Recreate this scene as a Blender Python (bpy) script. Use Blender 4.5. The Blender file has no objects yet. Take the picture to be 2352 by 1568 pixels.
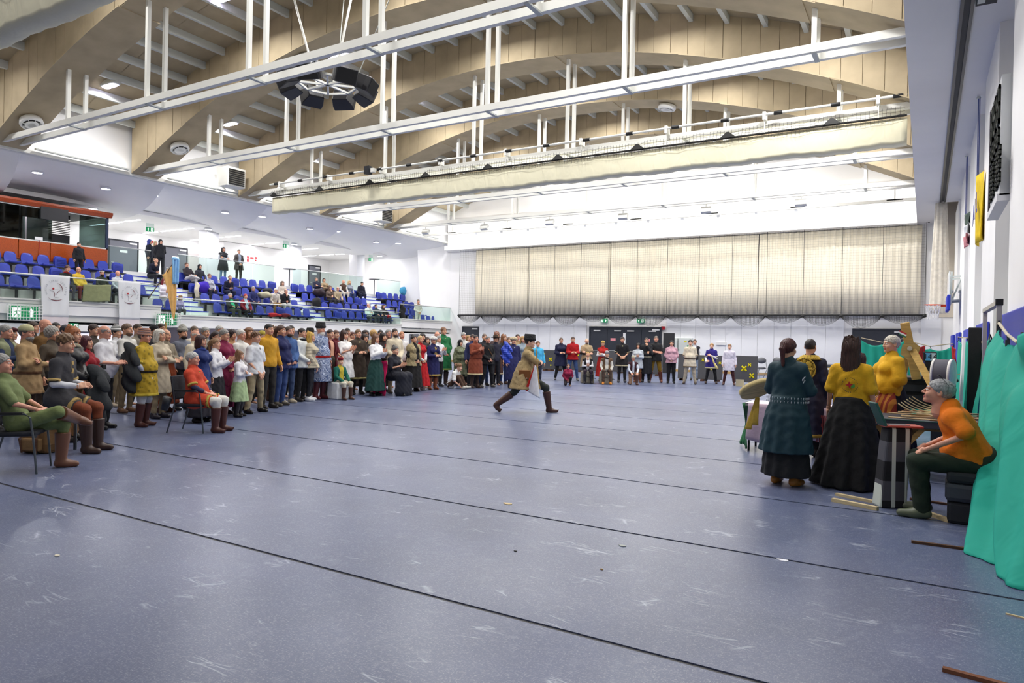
import bpy, math, random
import numpy as np
from mathutils import Matrix, Vector
random.seed(7); rng = np.random.default_rng(7)
S = bpy.context.scene
COL = S.collection
# ------------------------------------------------------------------ camera
TH, PH, RO = math.radians(30.85), math.radians(.296), math.radians(1.16)
CAM = Vector((0, 0, 1.6))
fw = Vector((-math.sin(TH)*math.cos(PH), math.cos(TH)*math.cos(PH), -math.sin(PH)))
r0 = Vector((math.cos(TH), math.sin(TH), 0)); u0 = r0.cross(fw)
rt = math.cos(RO)*r0 + math.sin(RO)*u0; up = rt.cross(fw)
cd = bpy.data.cameras.new('camera'); cam = bpy.data.objects.new('camera', cd); COL.objects.link(cam)
cam.matrix_world = Matrix.Translation(CAM) @ Matrix((rt, up, -fw)).transposed().to_4x4()
cd.sensor_width = 36; cd.lens = 36*1587/2352; cd.clip_end = 200; cd.clip_start = .05
S.camera = cam
# ------------------------------------------------------------------ view, world
S.view_settings.view_transform = 'Standard'; S.view_settings.look = 'None'
S.view_settings.exposure = 0.1; S.view_settings.gamma = 1; S.view_settings.use_curve_mapping = False
S.cycles.max_bounces = 6; S.cycles.diffuse_bounces = 4; S.cycles.glossy_bounces = 2
S.cycles.transmission_bounces = 4; S.cycles.transparent_max_bounces = 10
S.cycles.caustics_reflective = False; S.cycles.caustics_refractive = False
S.cycles.sample_clamp_indirect = 6; S.cycles.adaptive_threshold = .015
W = bpy.data.worlds.new('world'); S.world = W; W.use_nodes = True
W.node_tree.nodes['Background'].inputs[0].default_value = (.8, .85, 1, 1)
W.node_tree.nodes['Background'].inputs[1].default_value = .35
DECK = lambda x: 12.15 - .017*(x+13.6)**2
ABOT = lambda x: max(7.60, 10.95 - .0198*(x+13)**2)
ARCHY = [.9, 5.7, 10.5, 15.2, 20.0, 24.8, 29.6]
def area(loc, sx, sy, power, col=(1, .97, .93), rot=(0, 0, 0), name='lamp_light', spread=180):
    l = bpy.data.lights.new(name, 'AREA'); l.shape = 'RECTANGLE'; l.size = sx; l.size_y = sy
    l.energy = power; l.color = col; l.spread = math.radians(spread)
    o = bpy.data.objects.new(name, l); o.location = loc; o.rotation_euler = rot; COL.objects.link(o)
    return o
LEDS = []                                     # the hall's ceiling fixtures, four to a bay
for y in (-1.9, 3.7, 8.5, 13.3, 18.1, 22.9, 27.7, 33.2):
    for x in (-24.3, -18.2, -12.4, -6.6, -2.6):
        LEDS.append((x, y, DECK(x)-.16))
        area((x, y, DECK(x)-.30), .9, .3, {-1.9: 40, 3.7: 85, 8.5: 140, 22.9: 215, 27.7: 230}.get(y, 190)*(.55 if x < -24 else 1.05), (1, .985, .965), spread=165)
WASH = [(-24+3.8*i, 33.0, 8.15) for i in range(7)]  # added floodlights, no known source, brightening the upper end wall
for x, y, z in WASH:
    area((x, y+.13, z+.15), .4, .3, 16, (1, .99, .96), (math.radians(84), 0, 0))
AIM = [(-24.0+3.9*i, 30.55, 7.42) for i in range(6)]  # small floodlights added under the last tie to brighten the curtain
for x, y, z in AIM: area((x, y+.14, z), .4, .22, 62, (1, .985, .95), (math.radians(66), 0, 0))
COVE_FILL = []                                     # unseen linear uplights added on the ledges to lift roof and end wall
for y in (2.0, 8.4, 13.4, 18.2, 23.0, 27.8, 33.0):
    COVE_FILL.append((-26.05, y, 7.66)); area((-26.05, y, 7.72), .12, 3.2, 18, (1, .98, .95), (math.radians(180), math.radians(-38), 0))
for i in range(6):
    COVE_FILL.append((-23.6+4.2*i, 35.3, 7.30)); area((-23.6+4.2*i, 35.3, 7.36), 3.2, .12, 22, (1, .99, .97), (math.radians(180-12), 0, 0))
DOWN = [(-28.3, y) for y in (10.6, 12.9, 15.4, 17.4, 20.9, 23.0, 26.1, 28.1, 31.3, 33.3)] + \
       [(-31.5, y) for y in (16.6, 18.8, 22.3, 24.5, 27.9, 29.95, 33.4, 35.2)]
# ------------------------------------------------------------------ pixel -> place helpers (full frame 2352x1568)
def ray(px, py): return fw + rt*((px-1176)/1587) - up*((py-784)/1587)
def on(px, py, ax, v):
    d = ray(px, py); return CAM + d*((v-CAM[ax])/d[ax])
def at_depth(px, py, dep): return CAM + ray(px, py)*dep
def horizon(px): return 775.8 + .02025*(px-1176)
# ------------------------------------------------------------------ materials
MAT = {}
def srgb(h):
    if not isinstance(h, str): return h
    c = [int(h[i:i+2], 16)/255 for i in (0, 2, 4)]
    return tuple(((v+.055)/1.055)**2.4 if v > .04045 else v/12.92 for v in c)
def mat(h, kind='plain', h2=None, rough=None, scale=1.0):
    key = (h, kind, h2, rough, scale)
    if key in MAT: return MAT[key]
    m = bpy.data.materials.new(kind+'_'+str(h)); m.use_nodes = True; nt = m.node_tree; N = nt.nodes; L = nt.links
    b = N['Principled BSDF']; c = srgb(h); c2 = srgb(h2) if h2 else tuple(v*.6 for v in c)
    R = {'plain': .6, 'cloth': .9, 'metal': .35, 'skin': .5, 'leather': .4, 'gloss': .25, 'velvet': .7}.get(kind, .8)
    b.inputs['Roughness'].default_value = R if rough is None else rough
    b.inputs['Base Color'].default_value = (*c, 1)
    tc = N.new('ShaderNodeTexCoord')
    def noise(sc, det=3, src='Object'):
        n = N.new('ShaderNodeTexNoise'); n.inputs['Scale'].default_value = sc*scale; n.inputs['Detail'].default_value = det
        L.new(tc.outputs[src], n.inputs['Vector']); return n
    def ramp(fac, a, bb, p0=.4, p1=.6):
        r = N.new('ShaderNodeValToRGB'); r.color_ramp.elements[0].position = p0; r.color_ramp.elements[1].position = p1
        r.color_ramp.elements[0].color = (*a, 1); r.color_ramp.elements[1].color = (*bb, 1)
        L.new(fac, r.inputs['Fac']); L.new(r.outputs['Color'], b.inputs['Base Color']); return r
    def bump(fac, st=.3, dist=.01):
        q = N.new('ShaderNodeBump'); q.inputs['Strength'].default_value = st; q.inputs['Distance'].default_value = dist
        L.new(fac, q.inputs['Height']); L.new(q.outputs['Normal'], b.inputs['Normal'])
    if kind == 'metal': b.inputs['Metallic'].default_value = .8
    elif kind == 'emit':
        b.inputs['Emission Color'].default_value = (*c, 1); b.inputs['Emission Strength'].default_value = scale
    elif kind == 'glass':
        for n in list(N):
            if n.type == 'BSDF_PRINCIPLED': N.remove(n)
        g = N.new('ShaderNodeBsdfGlossy'); g.inputs['Roughness'].default_value = .03
        t = N.new('ShaderNodeBsdfTransparent'); t.inputs['Color'].default_value = (*c, 1)
        fr = N.new('ShaderNodeFresnel'); fr.inputs['IOR'].default_value = 1.35; ge = N.new('ShaderNodeNewGeometry')
        s1 = N.new('ShaderNodeMath'); s1.operation = 'SUBTRACT'; s1.inputs[0].default_value = 1; L.new(ge.outputs['Backfacing'], s1.inputs[1])
        s2 = N.new('ShaderNodeMath'); s2.operation = 'MULTIPLY'; L.new(fr.outputs[0], s2.inputs[0]); L.new(s1.outputs[0], s2.inputs[1])
        x = N.new('ShaderNodeMixShader'); L.new(s2.outputs[0], x.inputs[0]); L.new(t.outputs[0], x.inputs[1]); L.new(g.outputs[0], x.inputs[2])
        L.new(x.outputs[0], N['Material Output'].inputs['Surface'])
    elif kind == 'sheer':                          # thin translucent banner cloth
        t = N.new('ShaderNodeBsdfTransparent'); x = N.new('ShaderNodeMixShader'); x.inputs[0].default_value = .8
        L.new(t.outputs[0], x.inputs[1]); L.new(b.outputs[0], x.inputs[2]); L.new(x.outputs[0], N['Material Output'].inputs['Surface'])
    elif kind == 'cloth': 
        n = noise(9); ramp(n.outputs['Fac'], tuple(v*.88 for v in c), tuple(min(1, v*1.08) for v in c), .3, .7)
        bump(noise(28, 2).outputs['Fac'], .35, .012)
    elif kind == 'sheet':                          # heavy smooth cloth with broad soft creases
        mp = N.new('ShaderNodeMapping'); mp.inputs['Rotation'].default_value = (.3, .5, .2); mp.inputs['Scale'].default_value = (1, 1, .45); L.new(tc.outputs['Object'], mp.inputs[0])
        n = N.new('ShaderNodeTexNoise'); n.inputs['Scale'].default_value = 2.2*scale; n.inputs['Detail'].default_value = 2; n.inputs['Distortion'].default_value = 1.2; L.new(mp.outputs[0], n.inputs[0]); bump(n.outputs['Fac'], .55, .06)
    elif kind == 'velvet':
        b.inputs['Sheen Weight'].default_value = .35; b.inputs['Sheen Tint'].default_value = (*c, 1); bump(noise(10).outputs['Fac'], .3, .02)
    elif kind == 'skin':
        n = noise(14); ramp(n.outputs['Fac'], tuple(v*.93 for v in c), tuple(min(1, v*1.05) for v in c), .35, .65)
        b.inputs['Subsurface Weight'].default_value = 0
    elif kind == 'leather': bump(noise(40).outputs['Fac'], .3, .004)
    elif kind == 'hair':
        b.inputs['Roughness'].default_value = .5
        mp = N.new('ShaderNodeMapping'); mp.inputs['Scale'].default_value = (60, 60, 9); L.new(tc.outputs['Object'], mp.inputs['Vector'])
        n = N.new('ShaderNodeTexNoise'); n.inputs['Scale'].default_value = 1.5; L.new(mp.outputs[0], n.inputs['Vector'])
        ramp(n.outputs['Fac'], tuple(v*.6 for v in c), tuple(min(1, v*1.25) for v in c), .35, .65); bump(n.outputs['Fac'], .6, .006)
    elif kind == 'motif':                          # woven / embroidered ornament
        v = N.new('ShaderNodeTexVoronoi'); v.inputs['Scale'].default_value = 14*scale; L.new(tc.outputs['Object'], v.inputs['Vector'])
        ramp(v.outputs['Distance'], c2, c, .28, .36)
    elif kind == 'paisley':
        w = N.new('ShaderNodeTexWave'); w.wave_type = 'RINGS'; w.inputs['Scale'].default_value = 9*scale; w.inputs['Distortion'].default_value = 22
        w.inputs['Detail'].default_value = 1; L.new(tc.outputs['Object'], w.inputs['Vector']); ramp(w.outputs['Fac'], c, c2, .55, .7)
    elif kind in ('stripes', 'hoops'):
        w = N.new('ShaderNodeTexWave'); w.bands_direction = 'Z' if kind == 'hoops' else 'X'; w.inputs['Scale'].default_value = 6*scale
        L.new(tc.outputs['Object'], w.inputs['Vector']); ramp(w.outputs['Fac'], c, c2, .45, .55)
    elif kind == 'quilt':
        w = N.new('ShaderNodeTexWave'); w.bands_direction = 'Z'; w.inputs['Scale'].default_value = 4.2*scale; w.inputs['Distortion'].default_value = .6
        L.new(tc.outputs['Object'], w.inputs['Vector']); bump(w.outputs['Fac'], .5, .012); b.inputs['Roughness'].default_value = .5
    elif kind == 'fur':
        n = noise(45, 4); ramp(n.outputs['Fac'], tuple(v*.65 for v in c), c, .35, .6); bump(n.outputs['Fac'], 1, .02)
    elif kind == 'wood':
        mp = N.new('ShaderNodeMapping'); mp.inputs['Scale'].default_value = (1.5, 14, 14); L.new(tc.outputs['Object'], mp.inputs['Vector'])
        n = N.new('ShaderNodeTexNoise'); n.inputs['Scale'].default_value = 2*scale; L.new(mp.outputs[0], n.inputs['Vector'])
        ramp(n.outputs['Fac'], tuple(v*.75 for v in c), c, .35, .6)
    elif kind == 'board':                           # pressed wood-wool board: faint mottling
        n = noise(1.7, 6); ramp(n.outputs['Fac'], tuple(v*.86 for v in c), tuple(min(1, v*1.06) for v in c), .3, .7)
        bump(noise(55, 2).outputs['Fac'], .2, .006)
    elif kind == 'paint':
        n = noise(.8, 4); ramp(n.outputs['Fac'], tuple(v*.96 for v in c), c, .3, .7)
    elif kind == 'foam':
        bump(noise(30, 3).outputs['Fac'], .3, .006)
    MAT[key] = m; return m
# ------------------------------------------------------------------ mesh builder
class MB:
    def __init__(s): s.v = []; s.f = []; s.m = []
    def add(s, vs, fs, mi=0):
        k = len(s.v); s.v += [tuple(p) for p in vs]; s.f += [tuple(i+k for i in f) for f in fs]; s.m += [mi]*len(fs); return s
    def box(s, x0, x1, y0, y1, z0, z1, mi=0, M=None):
        vs = [Vector((x, y, z)) for z in (z0, z1) for y in (y0, y1) for x in (x0, x1)]
        if M: vs = [M @ p for p in vs]
        return s.add(vs, [(0, 2, 3, 1), (4, 5, 7, 6), (0, 1, 5, 4), (2, 6, 7, 3), (0, 4, 6, 2), (1, 3, 7, 5)], mi)
    def beam(s, a, b, w, h, mi=0, upv=(0, 0, 1)):
        a, b = Vector(a), Vector(b); d = (b-a).normalized(); u = Vector(upv)
        if abs(d.dot(u)) > .98: u = Vector((0, 1, 0))
        x = d.cross(u).normalized(); z = x.cross(d)
        vs = [p + x*sx*w/2 + z*sz*h/2 for p in (a, b) for sz in (-1, 1) for sx in (-1, 1)]
        return s.add(vs, [(0, 1, 3, 2), (4, 6, 7, 5), (0, 4, 5, 1), (2, 3, 7, 6), (0, 2, 6, 4), (1, 5, 7, 3)], mi)
    def tube(s, pts, r, n=8, mi=0, cap=True):
        pts = [Vector(p) for p in pts]; rs = r if isinstance(r, (list, tuple)) else [r]*len(pts); rings = []
        for i, p in enumerate(pts):
            d = (pts[min(i+1, len(pts)-1)] - pts[max(i-1, 0)]).normalized()
            u = Vector((0, 0, 1)) if abs(d.z) < .9 else Vector((0, 1, 0))
            x = d.cross(u).normalized(); y = x.cross(d)
            rings.append([p + (x*math.cos(t) + y*math.sin(t))*rs[i] for t in [2*math.pi*k/n for k in range(n)]])
        return s.loft(rings, mi, cap)
    def loft(s, rings, mi=0, cap=True, close=True):
        n = len(rings[0]); k = len(s.v); vs = [p for r in rings for p in r]; fs = []
        for i in range(len(rings)-1):
            for j in range(n if close else n-1):
                a, b = i*n+j, i*n+(j+1) % n; fs.append((a, b, b+n, a+n))
        if cap and close: fs.append(tuple(range(n-1, -1, -1))); fs.append(tuple((len(rings)-1)*n+j for j in range(n)))
        return s.add(vs, fs, mi)
    def lathe(s, prof, c=(0, 0, 0), n=20, mi=0, sx=1, sy=1):
        return s.loft([[(c[0]+r*sx*math.cos(2*math.pi*k/n), c[1]+r*sy*math.sin(2*math.pi*k/n), c[2]+z) for k in range(n)] for r, z in prof], mi)
    def grid(s, fn, nu, nv, mi=0, thick=None):
        P = [[Vector(fn(i/nu, j/nv)) for j in range(nv+1)] for i in range(nu+1)]
        s.add([p for r in P for p in r], [(i*(nv+1)+j, (i+1)*(nv+1)+j, (i+1)*(nv+1)+j+1, i*(nv+1)+j+1) for i in range(nu) for j in range(nv)], mi)
        return s
    def sphere(s, c, r, n=8, mi=0, rr=None):
        rr = rr or (r, r, r); prof = [-math.pi/2+math.pi*(i+.02)/(n+.04) for i in range(n+1)]
        return s.loft([[(c[0]+rr[0]*math.cos(a)*math.cos(t), c[1]+rr[1]*math.cos(a)*math.sin(t), c[2]+rr[2]*math.sin(a)) for t in [2*math.pi*k/(n*2) for k in range(n*2)]] for a in prof], mi)
    def mesh(s, name, smooth=False):
        me = bpy.data.meshes.new(name); me.from_pydata(s.v, [], s.f)
        if any(s.m): me.polygons.foreach_set('material_index', s.m)
        if smooth: me.polygons.foreach_set('use_smooth', [True]*len(s.f))
        me.update(); return me
def link(name, me, mats, parent=None, M=None):
    mats = mats if isinstance(mats, (list, tuple)) else [mats]
    while len(me.materials) < len(mats): me.materials.append(mats[len(me.materials)])
    o = bpy.data.objects.new(name, me); COL.objects.link(o)
    for i, m in enumerate(mats):
        if me.materials[i] is not m: o.material_slots[i].link = 'OBJECT'; o.material_slots[i].material = m
    if parent: o.parent = parent
    if M is not None: o.matrix_basis = M
    return o
def build(mb, name, mats, parent=None, smooth=False, M=None): return link(name, mb.mesh(name, smooth), mats, parent, M)
def empty(name, loc=(0, 0, 0), rz=0):
    o = bpy.data.objects.new(name, None); COL.objects.link(o); o.location = loc; o.rotation_euler = (0, 0, rz); o.empty_display_size = .1; return o
def tag(o, label, cat, group=None):
    o['label'] = label; o['category'] = cat
    if group: o['group'] = group
    return o
def struct(o, kind='structure'): o['kind'] = kind; return o
def copytree(o, parent=None):
    c = o.copy(); COL.objects.link(c)
    if parent: c.parent = parent
    for ch in list(o.children): copytree(ch, c)
    return c
def solid(o, t, off=-1):
    m = o.modifiers.new('thick', 'SOLIDIFY'); m.thickness = t; m.offset = off; return o
def bevel(o, w=.01, seg=1):
    m = o.modifiers.new('bevel', 'BEVEL'); m.width = w; m.segments = seg; m.limit_method = 'ANGLE'; return o
def text(name, body, size, m, parent, M, ext=.002, align='CENTER'):
    key = (body, size, ext)
    if key not in TXT:
        c = bpy.data.curves.new(name, 'FONT'); c.body = body; c.size = size; c.extrude = ext; c.align_x = align; c.align_y = 'CENTER'; c.resolution_u = 3
        o = bpy.data.objects.new(name, c); COL.objects.link(o); dg = bpy.context.evaluated_depsgraph_get()
        TXT[key] = bpy.data.meshes.new_from_object(o.evaluated_get(dg)); TXT[key].materials.clear(); bpy.data.objects.remove(o)
    return link(name, TXT[key], m, parent, M)
TXT = {}
# ================================================================== STRUCTURE
WHITE = mat('f5f4f3', 'paint'); BEIGE = mat('b5a587', 'board'); DECKM = mat('aea084', 'board'); STEEL = mat('efefe8', 'plain', rough=.45)
GREYST = mat('c9cdc8', 'plain'); DARK = mat('22242b', 'plain'); DOOR = mat('2a2e38', 'plain', rough=.45); DOORG = mat('6c6e78', 'plain')
XL, XC, XR = -37.0, -26.1, 1.6
# floor: vinyl sheets rolled out side by side, dark gap between them
def floor_mat():
    m = bpy.data.materials.new('floor_vinyl'); m.use_nodes = True; N = m.node_tree.nodes; L = m.node_tree.links; b = N['Principled BSDF']
    tc = N.new('ShaderNodeTexCoord')
    def nz(sc, det, dist=0, scl=None):
        n = N.new('ShaderNodeTexNoise'); n.inputs['Scale'].default_value = sc; n.inputs['Detail'].default_value = det; n.inputs['Distortion'].default_value = dist
        if scl:
            mp = N.new('ShaderNodeMapping'); mp.inputs['Scale'].default_value = scl; mp.inputs['Rotation'].default_value = (0, 0, .5); L.new(tc.outputs['Object'], mp.inputs[0]); L.new(mp.outputs[0], n.inputs[0])
        else: L.new(tc.outputs['Object'], n.inputs[0])
        return n
    def rp(src, p0, p1, c0=(0, 0, 0), c1=(1, 1, 1)):
        r = N.new('ShaderNodeValToRGB'); r.color_ramp.elements[0].position = p0; r.color_ramp.elements[1].position = p1
        r.color_ramp.elements[0].color = (*c0, 1); r.color_ramp.elements[1].color = (*c1, 1); L.new(src, r.inputs[0]); return r
    base = rp(nz(1.1, 4, .5).outputs[0], .3, .7, srgb('4f5979'), srgb('5a6486'))
    mix = base.outputs[0]
    for n, p, f, col in ((nz(34, 6, .8, (1, 4, 1)), (.54, .68), .34, 'aab1c2'), (nz(48, 6, .8, (4, 1, 1)), (.55, .68), .30, 'aab1c2'), (nz(90, 3), (.60, .68), .45, 'b4bac8'), (nz(7, 8, 1.2), (.56, .74), .28, '8f97ab')):
        r = rp(n.outputs[0], *p); mx = N.new('ShaderNodeMix'); mx.data_type = 'RGBA'; mu = N.new('ShaderNodeMath'); mu.operation = 'MULTIPLY'
        mu.inputs[1].default_value = f; L.new(r.outputs[0], mu.inputs[0]); L.new(mu.outputs[0], mx.inputs[0]); L.new(mix, mx.inputs[6]); mx.inputs[7].default_value = (*srgb(col), 1); mix = mx.outputs[2]
    for rot, sc in ((.4, .42), (1.9, .5), (2.7, .36)):   # long fine scratches
        v = N.new('ShaderNodeTexVoronoi'); v.feature = 'DISTANCE_TO_EDGE'; v.inputs['Scale'].default_value = 1; mp = N.new('ShaderNodeMapping')
        mp.inputs['Scale'].default_value = (sc*2.6, sc*14, 1); mp.inputs['Rotation'].default_value = (0, 0, rot); d = nz(1.3, 3, 1)
        ad = N.new('ShaderNodeVectorMath'); sc_ = N.new('ShaderNodeVectorMath'); sc_.operation = 'SCALE'; sc_.inputs['Scale'].default_value = .22; L.new(d.outputs['Color'], sc_.inputs[0]); L.new(tc.outputs['Object'], ad.inputs[0]); L.new(sc_.outputs[0], ad.inputs[1]); L.new(ad.outputs[0], mp.inputs[0]); L.new(mp.outputs[0], v.inputs['Vector'])
        r = rp(v.outputs['Distance'], .0, .02, (1, 1, 1), (0, 0, 0)); g = rp(nz(3, 3).outputs[0], .58, .66)
        mu = N.new('ShaderNodeMath'); mu.operation = 'MULTIPLY'; L.new(r.outputs[0], mu.inputs[0]); L.new(g.outputs[0], mu.inputs[1])
        m2 = N.new('ShaderNodeMath'); m2.operation = 'MULTIPLY'; m2.inputs[1].default_value = .5; L.new(mu.outputs[0], m2.inputs[0])
        mx = N.new('ShaderNodeMix'); mx.data_type = 'RGBA'; L.new(m2.outputs[0], mx.inputs[0]); L.new(mix, mx.inputs[6]); mx.inputs[7].default_value = (*srgb('ccd3e0'), 1); mix = mx.outputs[2]
    L.new(mix, b.inputs['Base Color'])
    rr = rp(nz(.9, 3).outputs[0], .3, .7, (.29,)*3, (.35,)*3); L.new(rr.outputs[0], b.inputs['Roughness'])
    bp = N.new('ShaderNodeBump'); bp.inputs['Strength'].default_value = .05; bp.inputs['Distance'].default_value = .01; L.new(nz(1.2, 2).outputs[0], bp.inputs['Height']); L.new(bp.outputs[0], b.inputs['Normal'])
    b.inputs['Specular IOR Level'].default_value = .85
    return m
FM = floor_mat()
fl = struct(build(MB().box(-38, 3, -7, 37, -.3, -.006), 'floor', mat('2a2b30', 'plain', rough=.4)))
ys = [-6.9, -4.7, -2.66, -.62, 1.39] + [3.41+2.03*i for i in range(17)]
for a, b_ in zip(ys[:-1], ys[1:]):
    build(MB().box(-26.0, 1.7, a+.017, b_-.017, -.01, 0), 'vinyl_sheet', FM, fl)
# right wall with pilasters
w = MB().box(1.6, 1.9, -7, 36.3, 0, 10)
wr = struct(build(w, 'wall_right', WHITE))
PY = [11.8+5.43*i for i in range(-3, 5)]
BLUE = mat('1c2fb4', 'foam', rough=.45)
for y in PY:
    build(MB().box(.98, 1.6, y-3.1, y, 0, 7.07), 'pilaster', WHITE, wr)
K0 = [k for k, y in enumerate(PY) if y > 8][0]
for k, y in enumerate(PY):
    if y < 8: continue
    o = bevel(build(MB().box(.90, .975, y-(3.8 if y < 13 else 2.5), y+.0, .05, 2.06), 'wall_pad', BLUE), .02, 2)
    build(MB().box(.93, .975, y+.0, y+.045, .05, 2.06), 'side_pad', BLUE, o)
    tag(o, ['blue padded cover on the pilaster behind the tall green cloth', 'blue padded cover on the second pilaster beyond the metal frame', 'blue padded cover on the third pilaster along the right wall', 'blue padded cover on the fourth pilaster, under the basketball hoop', 'blue padded cover on the last pilaster, nearest the end wall'][k-K0], 'wall padding', None)
for y0 in (11.85, 17.3):                        # service panels and joints on the wall between pilasters
    for z in (2.9, 3.5): build(MB().box(1.585, 1.6, y0, y0+1.5, z, z+.02), 'joint', mat('b9bac0'), wr)
# far wall, lower part set back under the ledge beam, upper gable wall
wf = struct(build(MB().box(-38, 2, 36, 36.3, 0, 13.4), 'wall_far', WHITE))
bm_ = build(MB().box(XC, -.4, 35.15, 36, 7.02, 7.28), 'ledge_beam', WHITE, wf)
build(MB().box(XC, -.4, 35.5, 36, 7.28, 9.0), 'wall_panel', WHITE, wf)
for i in range(14):
    build(MB().box(-24+1.85*i, -23.88+1.85*i, 35.44, 35.5, 7.95, 8.07), 'vent_block', mat('9fa2a8'), wf)
for i in range(9):
    build(MB().tube([(-24+2.8*i, 35.35, 8.6), (-24+2.8*i, 35.5, 8.6)], .19, 16), 'ball_stop', mat('f4f4f2'), wf)
for i in range(34):                           # shallow cladding boards on the low wall
    x = -25.9+.78*i
    if -16.9 < x+.4 < -11.6 or -3.5 < x+.5 < -.3 or x < -25: continue
    build(MB().box(x, x+.77, 35.93, 36, .12, 2.85), 'plank', mat('e9eaee', 'paint'), wf)
bb = struct(build(MB().box(-26, .9, 35.9, 35.95, 0, .11), 'baseboard_far', mat('c9a46a', 'wood')))
# near wall closes the hall behind the camera
struct(build(MB().box(-38, 2, -7.3, -7, 0, 13.4), 'wall_near', WHITE))
build(MB().box(.5, 1.6, 35.94, 36, 2.9, 8.7), 'corner_shade_panel', mat('cfc4b2', 'paint'), wf)  # beige colour paints in the shaded tone of the recess corner
# soffit on the right with the curtain track
sf = struct(build(MB().box(-.4, 1.6, -7, 30.9, 7.07, 7.4).box(-.4, .55, 30.9, 36, 7.07, 7.4).box(-.4, -.2, -7, 36, 7.4, 10.6), 'ceiling', mat('e6e5e6', 'paint')))
build(MB().box(.55, 1.6, 30.9, 36, 8.6, 8.8), 'recess_top', mat('cbb999', 'paint'), sf)
trk = build(MB().box(.38, .43, -2, 30.6, 7.03, 7.068).box(.52, .57, -2, 30.6, 7.03, 7.068).box(.43, .52, -2, 30.6, 7.055, 7.069, 1), 'curtain_track', [mat('4a4a4a', 'metal'), DARK]); tag(trk, 'long dark double curtain track on the underside of the right soffit', 'curtain track')
box_ = build(MB().box(.58, .86, -2, 13.1, 6.98, 7.068).box(.6, .7, -2, 13, 6.97, 6.98, 1), 'track_box', [DARK, GREYST], trk)
# roof deck following the arch, purlins
def deckf(u, v): x = -27+27.2*u; return (x, -7+43.3*v, DECK(x))
xs = [-27+27.2*i/40 for i in range(41)]
dk = MB()
for x0, x1 in zip(xs[:-1], xs[1:]):
    dk.add([(x0, -7, DECK(x0)), (x1, -7, DECK(x1)), (x1, 36.3, DECK(x1)), (x0, 36.3, DECK(x0)), (x0, -7, DECK(x0)+.15), (x1, -7, DECK(x1)+.15), (x1, 36.3, DECK(x1)+.15), (x0, 36.3, DECK(x0)+.15)], [(0, 3, 2, 1), (4, 5, 6, 7)])
cl = struct(build(dk, 'ceiling', DECKM))
bays = [(-7, ARCHY[0])] + [(a+1.0, b) for a, b in zip(ARCHY, ARCHY[1:]+[36.0])]
for (y0, y1) in bays[1:]:
    for i in range(25):
        x = -26.0+1.05*i
        # deck boards: two per purlin gap, slightly proud
        me = MB(); zz = DECK(x+.52)
        for q in range(2):
            ya, yb = y0+(y1-y0)*q/2, y0+(y1-y0)*(q+1)/2
            me.add([(x+.07, ya+.01, DECK(x+.07)-.02), (x+.98, ya+.01, DECK(x+.98)-.02), (x+.98, yb-.01, DECK(x+.98)-.02), (x+.07, yb-.01, DECK(x+.07)-.02)], [(0, 3, 2, 1)])
        build(me, 'deck_board', DECKM, cl)
        build(MB().box(x-.06, x+.06, y0-.05, y1+.05, DECK(x)-.24, DECK(x)), 'purlin', GREYST, cl)
struct(build(MB().box(-26.45, -26.3, -7, 36, 7.5, 9.7), 'wall_left', mat('e6e6e6', 'paint')))
tr = struct(build(MB().box(-26.3, -26.15, -7, 36, 7.52, 7.62), 'trim_1', STEEL))
# arches clad in boards
ORD = ['closest arch overhead, mostly out of view', 'first arch, over the left edge of the balcony', 'second arch, behind the round loudspeaker cluster', 'third arch', 'fourth arch', 'fifth arch', 'last arch before the end wall']
def arch(y, k):
    a = struct(build(arch_core(y), 'trim_%d' % (k+2), BEIGE))
    x = -26.15; j = 0
    while x < 0.0:
        w_ = .513; x1 = min(x+w_, .1); tk = .03 + .012*(j % 3 == 1)
        sg = int((x+26.9)//4.1) % 2; dz = -.03*sg
        vs = [(xx, yy, zz) for yy in (y-tk, y) for (xx, zz) in ((x+.006, ABOT(x)-.02+dz), (x1-.006, ABOT(x1)-.02+dz), (x1-.006, DECK(x1)-.01), (x+.006, DECK(x)-.01))]
        build(MB().add(vs, [(0, 1, 2, 3), (7, 6, 5, 4), (0, 4, 5, 1), (1, 5, 6, 2), (3, 2, 6, 7), (0, 3, 7, 4)]), 'panel', BEIGE, a)
        x = x1; j += 1
    x = -26.9
    while x < 0:                              # soffit boards under the arch, in long bent segments, each overlapping the last
        sg = int((x+26.9)//4.1+.01) % 2; x1 = x+4.1; x = max(x, -26.2); mb = MB(); n = 6; wy = .05*sg
        for q in range(n):
            xa, xb = x+(x1-x)*q/n, x+(x1-x)*(q+1)/n
            mb.add([(xx, yy, ABOT(xx)-.03*sg-t) for xx in (xa, xb) for yy in (y-.05-wy, y+1.05+wy) for t in (0, .03)], [(0, 1, 3, 2), (4, 6, 7, 5), (1, 5, 7, 3), (0, 4, 5, 1), (2, 3, 7, 6)])
        build(mb, 'soffit_board', BEIGE, a); x = x1
    return a
def arch_core(y):
    mb = MB(); n = 40
    for q in range(n):
        xa, xb = -26.2+26.4*q/n, -26.2+26.4*(q+1)/n
        mb.add([(xx, yy, zz) for xx in (xa, xb) for yy in (y, y+1.0) for zz in (ABOT(xx), DECK(xx))], [(0, 1, 5, 4), (2, 6, 7, 3), (0, 4, 6, 2)])
    return mb
for k, y in enumerate(ARCHY): arch(y, k)
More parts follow.
